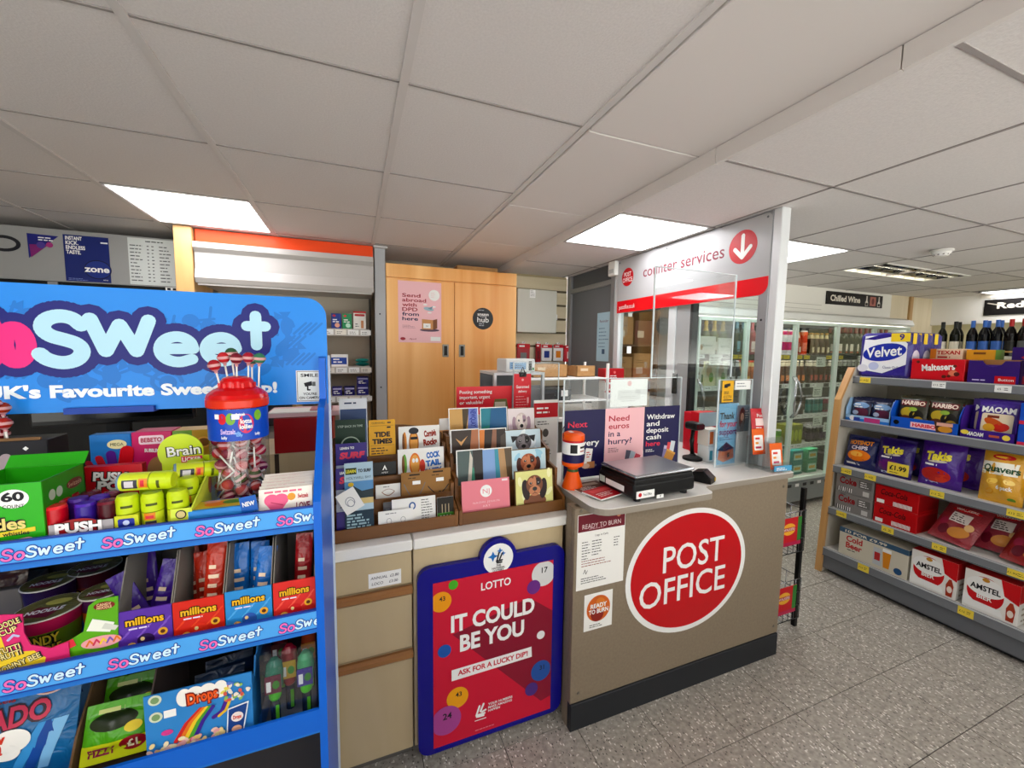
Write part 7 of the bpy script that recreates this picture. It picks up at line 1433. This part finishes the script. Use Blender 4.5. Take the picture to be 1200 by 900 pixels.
for k, c in enumerate(('#4aa0d8', '#2a5ca8', '#8fc4e8')): g.poly([(.16+.02*k, .02), (.175+.02*k, .02), (.22+.01*k, .11), (.20+.01*k, .11)], M(c, .3), 2)
g.text('Swizzels', .13, .160, .010, M('#a01c3a', .3), 3, w=.06, b=.02)
A = S(95, 870, 1.0); mb.build('sweet_bag', loc=(A.x-.150, 1.02, SZ3+.014), rot=(radians(-12), radians(3), radians(-2)), label='large blue film bag of rainbow puffs at the left of the lower shelf', cat='bag', group='blue rainbow puff bags')
mb2 = mb.build('sweet_bag', loc=(A.x-.150, 1.12, SZ3+.006), rot=(radians(-12), 0, 0), label='rear blue film bag of rainbow puffs behind the front one', cat='bag', group='blue rainbow puff bags')
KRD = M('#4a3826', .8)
t = thing('cardboard_tray', 'brown cardboard tray with a sloping side around the green bags', 'tray', (S(120, 870, 1.0).x, 1.0, SZ3)); A = S(68, 895, .97).x-t.location.x; B = S(169, 880, .97).x-t.location.x
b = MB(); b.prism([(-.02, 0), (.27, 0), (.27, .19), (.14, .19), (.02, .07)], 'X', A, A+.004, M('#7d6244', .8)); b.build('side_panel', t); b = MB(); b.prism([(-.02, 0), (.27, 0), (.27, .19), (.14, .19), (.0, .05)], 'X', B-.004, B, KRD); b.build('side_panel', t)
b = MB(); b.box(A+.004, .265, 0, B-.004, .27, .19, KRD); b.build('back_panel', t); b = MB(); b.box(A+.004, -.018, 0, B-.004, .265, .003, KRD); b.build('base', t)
def gb():
    mb, g = pouch(.108, .105, .034, foil('#5fae1c'), 51); g.rect(.0, .0, .108, .035, M('#d9e02a', .3), 1); g.ell(.085, .024, .022, .014, M('#a01a2a', .3), 2); g.text('£1', .085, .024, .014, M('#f0e6c8', .3), 4, b=.03); g.text('FIZZY', .035, .02, .014, M('#a02a5a', .3), 3, w=.045, b=.04); g.ell(.05, .072, .04, .016, M('#2c3a14', .3), 1); g.ell(.085, .055, .014, .010, M('#e8d23a', .3), 2); g.lines(.02, .09, .07, 1, .01, .008, M('#c9d08a', .3), 1); return mb
gm = gb()
for k in range(3): gm.build('sweet_bag', loc=(t.location.x+(A+B)/2, 1.005+k*.068, SZ3+.014+k*.004), rot=(radians(-24-3*k), 0, 0), label='green and yellow sweet bag in the brown tray, %s from the front' % ORD[k], cat='bag', group='green sweet bags in the brown tray')
A, B = S(171, 865, .966), S(297, 845, .966); w = B.x-A.x; h = S(230, 806, .966).z-SZ3+.006; D = .22
t = thing('rainbow_carton', 'torn open blue rainbow puffs carton on the lower sweet shelf', 'carton', ((A.x+B.x)/2, .966, SZ3)); CB = M('#3f93d2', .4)
b = MB(); b.box(-w/2, 0, 0, w/2, .003, h, CB); g = G(b, (-w/2, -.0002, 0), X3, Z3); g.rect(0, 0, w, h*.14, M('#b81222', .4), 1); g.text('OU', w*.26, h*.17, h*.14, M('#f0cf9a', .4), 7, b=.06)
for k, c in enumerate(('#d8342a', '#e8862a', '#f0d23a', '#5aaa3a', '#4a2a9a')):
    g.stroke([(w*(.26+.045*k)+.0, h*.30), (w*(.36+.04*k), h*.50), (w*(.50+.03*k), h*.66)], w*.04, M(c, .4), 2+k, n=10)
g.stroke([(w*.62, h*.5), (w*.70, h*.55), (w*.76, h*.72)], w*.045, M('#5a2a9a', .4), 3); g.stroke([(w*.67, h*.5), (w*.74, h*.56), (w*.80, h*.74)], w*.03, M('#e8c23a', .4), 4)
for dx, r in ((.36, .07), (.46, .09), (.58, .09), (.70, .07)): g.ell(w*dx, h*.88, w*r, h*.12, M('#f4f2ec', .4), 6)
for lay, bo, c in ((8, .12, '#8a1a1c'), (9, .03, '#ee6a2a')): g.text('Drops', w*.53, h*.85, h*.14, M(c, .4), lay, b=bo, w=w*(.28 if lay == 9 else .31), rot=.04)
R = random.Random(3)
for k in range(90): g.ell(w*R.uniform(.01, .72), h*R.uniform(.14, .20+.16*R.random()), .0065, .0045, M(R.choice(['#f0dca0', '#f2e6c0', '#eab0b0', '#e8c87a', '#f0d0c0', '#d86a8a']), .4), 7+k % 3, 8, R.uniform(0, 3))
for k in range(30): g.ell(w*R.uniform(.70, .98), h*R.uniform(.68, .97), .005, .0035, M(R.choice(['#e8d86a', '#d86a5a', '#9ac46a', '#6a8ad8', '#e9e4d8']), .4), 7, 8, R.uniform(0, 3))
g.poly([(w*.73, h*.13), (w*.90, h*.16), (w*.97, h*.62), (w*.76, h*.58)], M('#e9eef2', .4), 11); g.poly([(w*.745, h*.15), (w*.89, h*.18), (w*.955, h*.60), (w*.77, h*.565)], M('#1f4f94', .4), 12); g.ell(w*.85, h*.44, w*.06, h*.07, M('#efe6e2', .4), 13); g.ell(w*.84, h*.27, w*.05, h*.05, M('#e8b89a', .4), 13); g.text('Drops', w*.85, h*.44, h*.05, M('#d8452a', .4), 14, w=w*.08, b=.04)
for x, z in ((.10, .93), (.10, .70)): g.ell(w*x, h*z, .011, .011, M('#d9e2cc', .4), 2); g.ell(w*x, h*z, .007, .007, M('#8aa878', .4), 3)
g.rect(w*.17, h*.66, w*.28, h*.76, WHITE, 3); g.ell(w*.19, h*.46, .010, .006, M('#d84a9a', .4), 3)
b.build('front_panel', t)
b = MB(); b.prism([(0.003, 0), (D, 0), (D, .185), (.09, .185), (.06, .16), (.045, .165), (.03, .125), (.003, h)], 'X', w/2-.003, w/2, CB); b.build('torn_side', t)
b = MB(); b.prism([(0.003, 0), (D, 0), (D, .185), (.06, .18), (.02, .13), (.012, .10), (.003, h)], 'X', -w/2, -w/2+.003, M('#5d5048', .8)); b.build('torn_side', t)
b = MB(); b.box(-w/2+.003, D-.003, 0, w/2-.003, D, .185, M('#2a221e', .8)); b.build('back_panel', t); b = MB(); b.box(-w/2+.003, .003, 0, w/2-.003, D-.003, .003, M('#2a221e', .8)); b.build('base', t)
for k in range(3):
    mb, g = pouch(.10, .07, .04, foil('#24405e'), 60+k); g.lines(.02, .04, .06, 2, .015, .006, M('#8aa0b0', .4)); mb.build('sweet_bag', loc=((A.x+B.x)/2-.015+k*.012, 1.04+.047*k, SZ3+.014), rot=(radians(-30), 0, .1*k), label='small dark blue bag in the torn rainbow carton, %s from the front' % ORD[k], cat='bag', group='small bags in the torn carton')
# clear box with toy sweet tubes
A, B = S(306, 850, .968), S(373, 830, .968); w = B.x-A.x-.004
t = thing('clear_box', 'clear plastic box of toy sweet tubes at the right end of the lower shelf', 'box', ((A.x+B.x)/2, .968, SZ3)); CP = pane('clear_plastic', '#f6f8fa', .05)
for nm, a in (('front_panel', (-w/2, 0, 0, w/2, .0015, .19)), ('side_panel', (-w/2, .0015, 0, -w/2+.0015, .22, .19)), ('side_panel', (w/2-.0015, .0015, 0, w/2, .22, .19))): b = MB(); b.box(*a, CP); b.build(nm, t)
b = MB(); b.box(-w/2, .0015, 0, w/2, .22, .002, M('#9a9aa0', .4)); b.build('base', t); b = MB(); b.box(-w/2, .22, 0, w/2, .222, .19, M('#4a3a44', .5)); b.build('back_panel', t)
for i, (px, y, dom, tub, lab) in enumerate(((322, .994, '#3f8f78', '#5ac82a', 'toy sweet tube with a green dome, left in the clear box'), (340, 1.03, '#9a1c34', '#b02a3c', 'crimson toy sweet tube in the middle of the clear box'), (359, .994, '#58b884', '#6ad832', 'toy sweet tube with a pale green dome, right in the clear box'), (330, 1.10, '#7a2a3c', '#8a4a3c', 'dark red toy sweet tube at the back left of the clear box'), (364, 1.08, '#b5502a', '#8a3a2c', 'rusty toy sweet tube at the back right of the clear box'))):
    p_ = S(px, 800, y); tt = thing('toy_sweet_tube', lab, 'sweets', (p_.x, y, SZ3+.003), group='toy sweet tubes')
    b = MB(); b.lathe([(0, 0), (.010, 0), (.010, .060), (.013, .066), (.013, .078), (.011, .082)], [M('#3a3a4a', .3), M('#24304a', .2), M(tub, .3), M(tub, .3), M(tub, .3)], n=16); b.build('tube', tt)
    b = MB(); b.lathe([(.011, .082), (.017, .09), (.0185, .125), (.016, .145), (.008, .156), (0, .158)], M(dom, .12), n=16); b.build('dome', tt)
    b = MB(); b.box(-.016, -.021, .088, .016, -.0195, .130, M(['#7a2a4c', '#d9b23a', '#4a3a9a', '#6a3a3a', '#c8863a'][i], .4)); g = G(b, (-.016, -.0212, .088), X3, Z3); g.rect(.003, .006, .012, .03, WHITE); g.ell(.022, .02, .007, .010, M('#4a9a3a', .4)); b.build('paper_wrap', tt)
    b = MB(); b.box(.002, -.0112, .006, .0088, -.0100, .05, M('#7ad82a', .3)); b.build('tube_stripe', tt)
# ============================================================ CARD AND LEAFLET RACKS ON THE WHITE WORKTOP
DK = wood('dark_rack_wood', '#5a3410', '#84531e', 10, (.12, 1, 1), .45); ZW = .851
def rack(x0, x1, tiers, lab, arch=None):
    t = thing('card_rack', lab, 'rack', ((x0+x1)/2, 1.40, ZW)); w = x1-x0
    pr = [(0, 0), (0, tiers[0][1]+.045)]
    for i, (dy, dz) in enumerate(tiers[1:]): pr += [(dy-.004, tiers[i][1]+.07+.012*i), (dy-.004, dz+.07)]
    e = tiers[-1][0]+.075; pr += [(e, tiers[-1][1]+.075), (e, 0)]
    for s in (-1, 1):
        b = MB(); b.prism(pr, 'X', s*w/2-(.012 if s > 0 else 0), s*w/2+(.012 if s < 0 else 0), DK); b.build('side_panel', t)
    for i, (dy, dz) in enumerate(tiers):
        b = MB(); b.box(-w/2+.012, dy, max(dz-.07, 0) if i else 0, w/2-.012, dy+.008, dz+(.032 if i == 0 else .038), DK, .0015); b.build('front_rail', t)
        b = MB(); nx = tiers[i+1][0] if i+1 < len(tiers) else e-.01; b.box(-w/2+.012, dy+.008, dz, w/2-.012, nx, dz+.006, DK); b.build('tier', t)
    b = MB(); zt = tiers[-1][1]+.10
    if arch: pts = [(-w/2, 0), (w/2, 0), (w/2, zt)]+[(w/2-w*q/16, zt+arch*sin(pi*q/16)**.7) for q in range(1, 16)]+[(-w/2, zt)]
    else: pts = [(-w/2, 0), (w/2, 0), (w/2, zt-.02), (-w/2, zt-.02)]
    b.prism(pts, 'Y', e-.009, e, DK); b.build('back_board', t); return t
TR = [(0, .012), (.075, .085), (.15, .15), (.225, .215)]; TLf = [(0, .012), (.075, .07), (.15, .13), (.225, .19)]
rack(.350, .788, TR, 'dark wooden stepped rack of greetings cards beside the taupe counter')
rack(-.086, .346, TLf, 'dark wooden stepped rack of leaflets and gifts with an arched back', .045)
def card(px0, px1, py, row, TT, fn, lab, name='greetings_card', cat='card', grp=None, th=.003, base=PAPER, hmax=None, dz=.007, dy=.014, edge=None, tilt=-7, ry=0):
    dz += .002 if th > .01 else 0; Y = 1.40+TT[row][0]+dy; zb = ZW+TT[row][1]+dz; pym = py; zt = at((px0+px1)/2, pym, 'Y', Y+.012).z
    A, B = at(px0, pym, 'Y', Y+.012), at(px1, pym, 'Y', Y+.012); w = B.x-A.x; h = zt-zb
    mb, g = panel(w, h, th, base); fn(g, w, h)
    return mb.build(name, loc=((A.x+B.x)/2, Y, zb), rot=(radians(tilt), radians(ry), 0), label=lab, cat=cat, group=grp)
def dog(bg, fur, dark, light, ears, nose='#1c1618', blot=None):
    def f(g, w, h):
        g.rect(.002, .002, w-.002, h-.002, M(bg, .5), 1); R = random.Random(int(w*100000))
        for k in range(7): g.ell(w*R.uniform(.1, .9), h*R.uniform(.2, .9), w*.12, h*.06, M(blot or '#f3f3ee', .5), 2, 12, R.uniform(0, 3))
        F, D, L_ = M(fur, .5), M(dark, .5), M(light, .5); cx, cy = w*.5, h*.60
        g.ell(w*.5, h*.185, w*.30, h*.175, F, 3)
        for s in (-1, 1):
            if ears == 'long': g.ell(cx+s*w*.23, cy-h*.10, w*.10, h*.27, D, 4, rot=-s*.12)
            else: g.poly([(cx+s*w*.10, cy+h*.20), (cx+s*w*.34, cy+h*.22), (cx+s*w*.30, cy+h*.02)], D, 4)
        g.ell(cx, cy+h*.02, w*.22, h*.25, F, 5); g.ell(cx-w*.09, cy+h*.10, w*.08, h*.10, L_, 6); g.ell(cx+w*.09, cy+h*.10, w*.08, h*.10, D, 6); g.ell(cx, cy-h*.14, w*.15, h*.14, L_, 7); g.ell(cx, cy+h*.06, w*.045, h*.18, L_, 7)
        for s in (-1, 1): g.ell(cx+s*w*.10, cy+h*.06, w*.035, h*.032, M('#1a1414', .3), 8); g.ell(cx+s*w*.095, cy+h*.072, w*.010, h*.010, WHITE, 9, 8)
        g.ell(cx, cy-h*.09, w*.062, h*.052, M(nose, .3), 8); g.stroke([(cx, cy-h*.14), (cx, cy-h*.19), (cx-w*.06, cy-h*.22)], w*.012, D, 8, n=6); g.stroke([(cx, cy-h*.19), (cx+w*.06, cy-h*.22)], w*.012, D, 8, n=6)
    return f
def view(*bands):
    def f(g, w, h):
        m = .004; W_, H_ = w-2*m, h-2*m
        for k, (p, c) in enumerate(bands): g.poly([(m+W_*x, m+H_*y) for x, y in p], M(c, .35), 1+k)
    return f
FULL = [(0, 0), (1, 0), (1, 1), (0, 1)]
GC = 'greetings cards and postcards'
v1 = view((FULL, '#d0a868'), ([(.48, 0), (.62, 0), (.58, .5), (.70, 1), (.45, 1)], '#5a4a30'), ([(.60, 0), (1, 0), (1, 1), (.68, 1)], '#7c8ed0'))
def v1n(g, w, h): v1(g, w, h); g.text('NEWQUAY', w*.82, h-.045, w*.17, M('#2a3f9c', .4), 5, rot=-pi/2, b=.03, w=.075)
card(526, 561, 478, 3, TR, v1n, 'beach postcard lettered downwards in the top row of the card rack', 'postcard', 'postcard', GC)
card(563, 595, 477, 3, TR, view((FULL, '#2a8c9c'), ([(0, 0), (.5, 0), (.6, .6), (0, .5)], '#2f9c8a'), ([(.3, .4), (1, .3), (1, 1), (.4, 1)], '#1c6c9a')), 'turquoise sea postcard in the top row of the card rack', 'postcard', 'postcard', GC)
card(595, 627, 478, 3, TR, dog('#e9dfe0', '#d8cac6', '#b59aa8', '#ece2dc', 'long', blot='#e3d0da'), 'pale dog painting card in the top row', 'greetings_card', 'card', GC, .012, M('#8a7048', .6))
card(528, 562, 503, 2, TR, view((FULL, '#4a3c34'), ([(.6, 0), (1, 0), (1, 1), (.75, 1)], '#b87c58'), ([(.15, .8), (.35, .6), (.6, .85), (.35, .7)], '#d8a870'), ([(.1, 0), (.5, 0), (.45, .5), (.15, .4)], '#6a564a')), 'dark cliff postcard in the third row with an orange sky strip', 'postcard', 'postcard', GC)
card(561, 594, 502, 2, TR, view((FULL, '#40342e'), ([(0, 0), (.12, 0), (.2, 1), (0, 1)], '#d88a40'), ([(.35, 0), (.6, 0), (.65, 1), (.5, 1)], '#9c7058'), ([(.75, .1), (1, 0), (1, .9), (.8, .8)], '#5c5048')), 'sunset rocks postcard in the third row beside the bulldog card', 'postcard', 'postcard', GC)
card(592, 634, 503, 2, TR, dog('#cfe0e8', '#6a6468', '#2e2a2e', '#8d868a', 'bat', blot='#e6eef2'), 'grey bulldog painting card in the third row', 'greetings_card', 'card', GC, .012, M('#8a7048', .6))
card(535, 567, 527, 1, TR, view((FULL, '#5d6e6c'), ([(.45, 0), (.75, 0), (.65, .55), (.5, .6)], '#4a9a80'), ([(.7, 0), (1, 0), (1, 1), (.6, 1)], '#3e3a38'), ([(.35, 0), (.5, 0), (.6, .8), (.5, 1)], '#d0ccc0')), 'grey green harbour postcard in the second row', 'postcard', 'postcard', GC)
card(564, 601, 525, 1, TR, view((FULL, '#8fb0dc'), ([(.45, 0), (.65, 0), (.55, 1), (.42, 1)], '#3f9cb0'), ([(.62, 0), (1, 0), (1, 1), (.54, 1)], '#c09c70'), ([(.85, 0), (1, 0), (1, 1), (.75, 1)], '#6a5840')), 'blue sky and sand postcard in the second row', 'postcard', 'postcard', GC)
card(598, 640, 526, 1, TR, dog('#cfe6ee', '#b0623e', '#5a3024', '#cf8a62', 'long', blot='#a8d4e6'), 'red brown dog painting card on pale blue in the second row', 'greetings_card', 'card', GC, .012, M('#8a7048', .6))
def nj(g, w, h):
    g.ell(w*.5, h*.68, h*.17, h*.17, WHITE); g.text('NJ', w*.5, h*.68, h*.13, PINKC, 2, w=h*.2); g.text('NAOMI JENKIN', w*.5, h*.38, h*.055, M('#f6d6da', .5), 2, w=w*.55, sp=1.3); g.text('ART', w*.5, h*.27, h*.055, M('#f6d6da', .5), 2, w=w*.16, sp=1.3); g.lines(w*.3, h*.1, w*.4, 1, .01, .002, M('#f6d6da', .5)); g.rect(w*.84, h*.91, w*.96, h*.97, M('#f2dfe2', .5))
PINKC = M('#e8909c', .5)
card(541, 597, 562, 0, TR, nj, 'plain pink sign card at the front of the greetings card rack', 'sign_card', 'sign', None, .003, PINKC)
card(604, 648, 551, 0, TR, dog('#e2e09a', '#8a5a40', '#3c2a2c', '#c98e6a', 'long', blot='#eeedc0'), 'spaniel painting card on yellow green at the front of the rack', 'greetings_card', 'card', GC, .012, M('#8a7048', .6))
# ---- left rack
LG = 'leaflets in the arched rack'
def lf(*a): return a
def seal(g, w, h): g.rect(.003, h*.2, w-.003, h*.84, M('#4a5f86', .5)); g.ell(w*.4, h*.6, w*.3, h*.07, M('#b9c4d4', .5), 2); g.ell(w*.5, h*.5, w*.34, h*.08, M('#33425e', .5), 2); g.rect(w*.4, h*.34, w*.62, h*.5, M('#dfe4ea', .5), 3); g.lines(w*.18, h*.93, w*.7, 1, .01, .006, M('#3a4a6e', .5))
card(397, 430, 467, 3, TLf, seal, 'pale leaflet with a blue sea photo at the top left of the arched rack', 'leaflet', 'leaflet', LG, base=M('#dfe2e8', .4), dy=.0095)
def green(g, w, h): g.text('STEP BACK IN TIME', w*.5, h*.90, .008, M('#c9d8cc', .5), 2, w=w*.82); g.ell(w*.5, h*.62, w*.32, w*.30, M('#b9c8b8', .5)); g.ell(w*.5, h*.62, w*.28, w*.26, M('#16402c', .5), 2); g.ell(w*.5, h*.60, w*.2, w*.10, M('#8fa896', .5), 3); g.text('STEAM', w*.5, h*.76, .006, M('#16402c', .5), 3, w=w*.2)
card(392, 428, 492, 2, TLf, green, 'dark green leaflet with a round crest below the sea photo leaflet', 'leaflet', 'leaflet', LG, base=M('#16402c', .4), dy=.0095)
def surf(g, w, h): g.text('LEARN TO', w*.36, h*.93, .008, WHITE, 2, w=w*.45, b=.03); g.text('SURF', w*.52, h*.82, .020, M('#e0406a', .4), 2, w=w*.82, b=.06, sh=.15); g.rect(0, h*.35, w, h*.68, M('#b9c0d0', .5)); g.poly([(w*.1, h*.4), (w*.5, h*.55), (w*.8, h*.42), (w*.5, h*.46)], M('#3a3550', .5), 2)
card(393, 430, 520, 1, TLf, surf, 'purple surf school leaflet with pink lettering, upper copy', 'leaflet', 'leaflet', LG, base=M('#43308a', .4), dy=.0095)
card(393, 428, 549, 0, TLf, surf, 'purple surf school leaflet with pink lettering, lower copy half covered', 'leaflet', 'leaflet', LG, base=M('#43308a', .4), dy=.022)
def holy(g, w, h): g.rect(w*.04, h*.84, w*.42, h*.93, M('#3a4a2a', .5)); g.text('LEARN', w*.23, h*.885, .010, M('#e8e24a', .5), 3, w=w*.34, b=.04); g.text('TO SURF', w*.7, h*.885, .010, INK, 3, w=w*.46, b=.04); g.text('HOLYWELL BAY', w*.5, h*.79, .008, M('#5a6a78', .5), 3, w=w*.86); g.rect(0, h*.42, w, h*.74, M('#6aa0cc', .5)); g.poly([(0, h*.58), (w*.3, h*.68), (w*.6, h*.6), (w, h*.62), (w, h*.5), (0, h*.5)], M('#3a4a50', .5), 2); g.ell(w*.22, h*.70, w*.1, h*.03, M('#e8c83a', .5), 3); g.rect(0, h*.42, w, h*.5, M('#d9c48a', .5), 3); g.rect(0, .002, w, h*.33, M('#1d4256', .5), 2); g.lines(w*.06, h*.27, w*.85, 6, h*.042, .006, M('#a8c4cc', .5), 3); g.lines(w*.06, .01, w*.85, 1, .01, .008, M('#e8eef0', .5), 3)
card(403, 437, 543, 0, TLf, holy, 'pale blue surf leaflet with a headland picture at the front of the arched rack', 'leaflet', 'leaflet', LG, base=M('#b9d2e0', .4), dy=.012)
def tide(g, w, h): g.text('CORNWALL', w*.36, h*.93, .007, INK, 2, w=w*.5); g.lines(w*.7, h*.93, w*.22, 1, .01, .005, INK); g.rect(w*.05, h*.86, w*.95, h*.865, INK); g.lines(w*.68, h*.82, w*.24, 1, .01, .006, INK); g.text('TIDE', w*.5, h*.66, .018, INK, 2, w=w*.60, b=.05); g.text('TIMES', w*.5, h*.50, .018, INK, 2, w=w*.76, b=.05); g.rect(w*.05, h*.40, w*.95, h*.405, INK); g.lines(w*.08, h*.34, w*.8, 5, h*.06, .004, INK, 2)
card(432, 463, 492, 3, TLf, tide, 'yellow tide times booklet under the arch of the rack', 'booklet', 'booklet', base=M('#e8b41e', .4), dy=.010)
def pasty(face, word, cols):
    def f(g, w, h):
        g.ell(w*.36, h*.5, w*.12, h*.36, M(face, .5)); g.ell(w*.36, h*.5, w*.09, h*.30, M('#eeb25a', .5), 2); g.ell(w*.14, h*.5, w*.05, h*.34, M(cols[0], .5)); g.ell(w*.11, h*.5, w*.03, h*.30, M('#8a5a2a', .5), 2)
        if cols[0] == '#d8923a': g.ell(w*.36, h*.86, w*.12, h*.10, M('#33363e', .5), 3); g.rect(w*.28, h*.60, w*.45, h*.68, INK, 4)
        else: g.ell(w*.52, h*.42, w*.06, h*.22, M('#d8452a', .5), 3); g.ell(w*.33, h*.62, w*.03, h*.07, WHITE, 4); g.ell(w*.40, h*.62, w*.03, h*.07, WHITE, 4)
        for k, (s, rot) in enumerate(word): g.text(s, w*.76, h*(.76-k*.26), h*.17, M(cols[1], .5), 3, w=w*(.30+.04*k), b=.06, rot=.08)
    return f
card(467, 515, 499, 3, TLf, pasty('#c8832a', (('Cornish', .1), ('Rocks', .1)), ('#d8923a', '#a83a1c')), 'white funny card with a pasty in a cap in the top row', 'novelty_card', 'card', 'pasty cards', dy=.016)
card(466, 520, 525, 2, TLf, pasty('#e8862a', (('COCK', .1), ('TAIL', .1), ('PASTY', .1)), ('#7ab04a', '#2a7ac8')), 'white funny card with blue lettering and an orange pasty', 'novelty_card', 'card', 'pasty cards')
def apex(g, w, h): g.poly([(w*.40, h*.62), (w*.5, h*.86), (w*.60, h*.62), (w*.55, h*.62), (w*.5, h*.74), (w*.45, h*.62)], WHITE); g.text('APEX', w*.5, h*.50, .006, WHITE, 2, w=w*.3)
card(437, 464, 541, 2, TLf, apex, 'black card with a small white peak logo in the arched rack', 'gift_card', 'gift card', base=M('#1d1d20', .4))
def kraft(a):
    def f(g, w, h): g.rrect(w*.3, h*.88, w*.7, h*.93, .002, M('#3a2a1c', .6)); g.rect(w*.42, h*.58, w*.72, h*.70, WHITE); g.stroke([(w*(.1+.8*q/10), h*(.62-.5*sin(pi*q/10)) if a else h*(.45-.28*sin(pi*q/10))) for q in range(11)], .0035, M('#3a3230', .3) if not a else M('#8a8078', .3), 2, n=6); g.ell(w*.55, h*.14 if a else h*.2, .006, .007, M('#4a4038', .4), 3); g.lines(w*.25, h*.80, w*.5, 1, .01, .003, M('#5a4024', .6))
    return f
KC = M('#a8804c', .7)
card(470, 501, 553, 1, TLf, kraft(1), 'brown jewellery card with a beaded bracelet, left one of two', 'jewellery_card', 'jewellery card', 'brown jewellery cards', base=KC)
card(498, 528, 549, 1, TLf, kraft(0), 'brown jewellery card with a dark cord bracelet, right one of two', 'jewellery_card', 'jewellery card', 'brown jewellery cards', base=KC, dy=.02)
def brac(g, w, h): g.stroke([(w*(.25+.5*q/10), h*(.62-.18*sin(pi*q/10))) for q in range(11)], .003, M('#b08a78', .4), 2, n=6); g.stroke([(w*(.25+.5*q/10), h*(.64+.12*sin(pi*q/10))) for q in range(11)], .002, M('#c0a89a', .4), 2, n=6); g.lines(w*.3, h*.88, w*.4, 1, .01, .003, M('#8a8a8a', .5))
card(440, 469, 567, 1, TLf, brac, 'white card with a pink bead bracelet in the second row of the arched rack', 'jewellery_card', 'jewellery card', dy=.026)
def ring(g, w, h): 
    for x in (.3, .7): g.stroke([(w*x+.008*cos(q*pi/5), h*.45+.010*sin(q*pi/5)) for q in range(11)], .0012, M('#8a8a90', .4), 2, n=6)
    g.lines(w*.2, h*.85, w*.5, 1, .01, .003, M('#9a9a9a', .5))
card(443, 484, 597, 0, TLf, ring, 'low white card with two thin rings at the front of the arched rack', 'jewellery_card', 'jewellery card', dy=.012)
def blue(g, w, h): g.ell(w*.72, h*.70, .012, .014, M('#3a6fae', .5)); g.ell(w*.72, h*.70, .007, .009, PAPER, 2); g.stroke([(w*(.1+.4*q/10), h*(.35+.15*sin(pi*q/10))) for q in range(11)], .003, M('#3a3c3a', .4), 2, n=6)
card(459, 492, 584, 0, TLf, blue, 'white card with a round blue sticker in the front row', 'jewellery_card', 'jewellery card', dy=.026)
card(449, 462, 588, 0, TLf, lambda g, w, h: g.lines(w*.2, h*.7, w*.6, 3, .012, .004, M('#9a9a9e', .5)), 'small grey card half hidden in the front row', 'jewellery_card', 'jewellery card', dy=.040, base=M('#6d6c70', .5))
card(491, 510, 581, 0, TLf, lambda g, w, h: g.lines(w*.12, h*.88, w*.7, 8, h*.1, .003, M('#6a6a6a', .5)), 'white printed instruction card standing in the front row', 'instruction_card', 'card', dy=.030)
def garden(g, w, h): g.rect(0, 0, w, h*.35, M('#4a8a2a', .5)); g.rect(0, h*.35, w, h, M('#2c241c', .5)); [g.stroke([(w*(.3+.2*k), h*.35), (w*(.3+.2*k), h*.7)], .003, M('#b9a88a', .5), 2, n=6) for k in range(3)]; [g.ell(w*(.2+.2*k), h*.2, .003, .004, WHITE, 2, 8) for k in range(4)]
card(512, 531, 582, 0, TLf, garden, 'small dark and green photo card at the right end of the arched rack', 'photo_card', 'card', dy=.020)
mb, g = panel(.062, .075, .001, PAPER); g.stroke([(.03+.014*cos(q*pi/6), .035+.016*sin(q*pi/6)) for q in range(13)], .002, M('#8a9098', .4), 2, n=6); g.stroke([(.03+.010*cos(q*pi/6), .030+.012*sin(q*pi/6)) for q in range(13)], .002, M('#a8acb2', .4), 2, n=6)
p_ = at(421, 599, 'Y', 1.398); mb.build('jewellery_card', loc=(p_.x-.01, 1.3955, p_.z+.005), rot=(radians(-4), radians(-28), 0), label='white bracelet card hanging askew across the pale blue surf leaflet', cat='jewellery card')
b = MB(); b.box(-.02, 0, 0, .02, .012, .05, WHITE); p_ = at(520, 497, 'Y', 1.72); b.build('small_tag', loc=(p_.x, 1.71, p_.z-.025), label='tiny white tag between the two racks at the top', cat='tag')
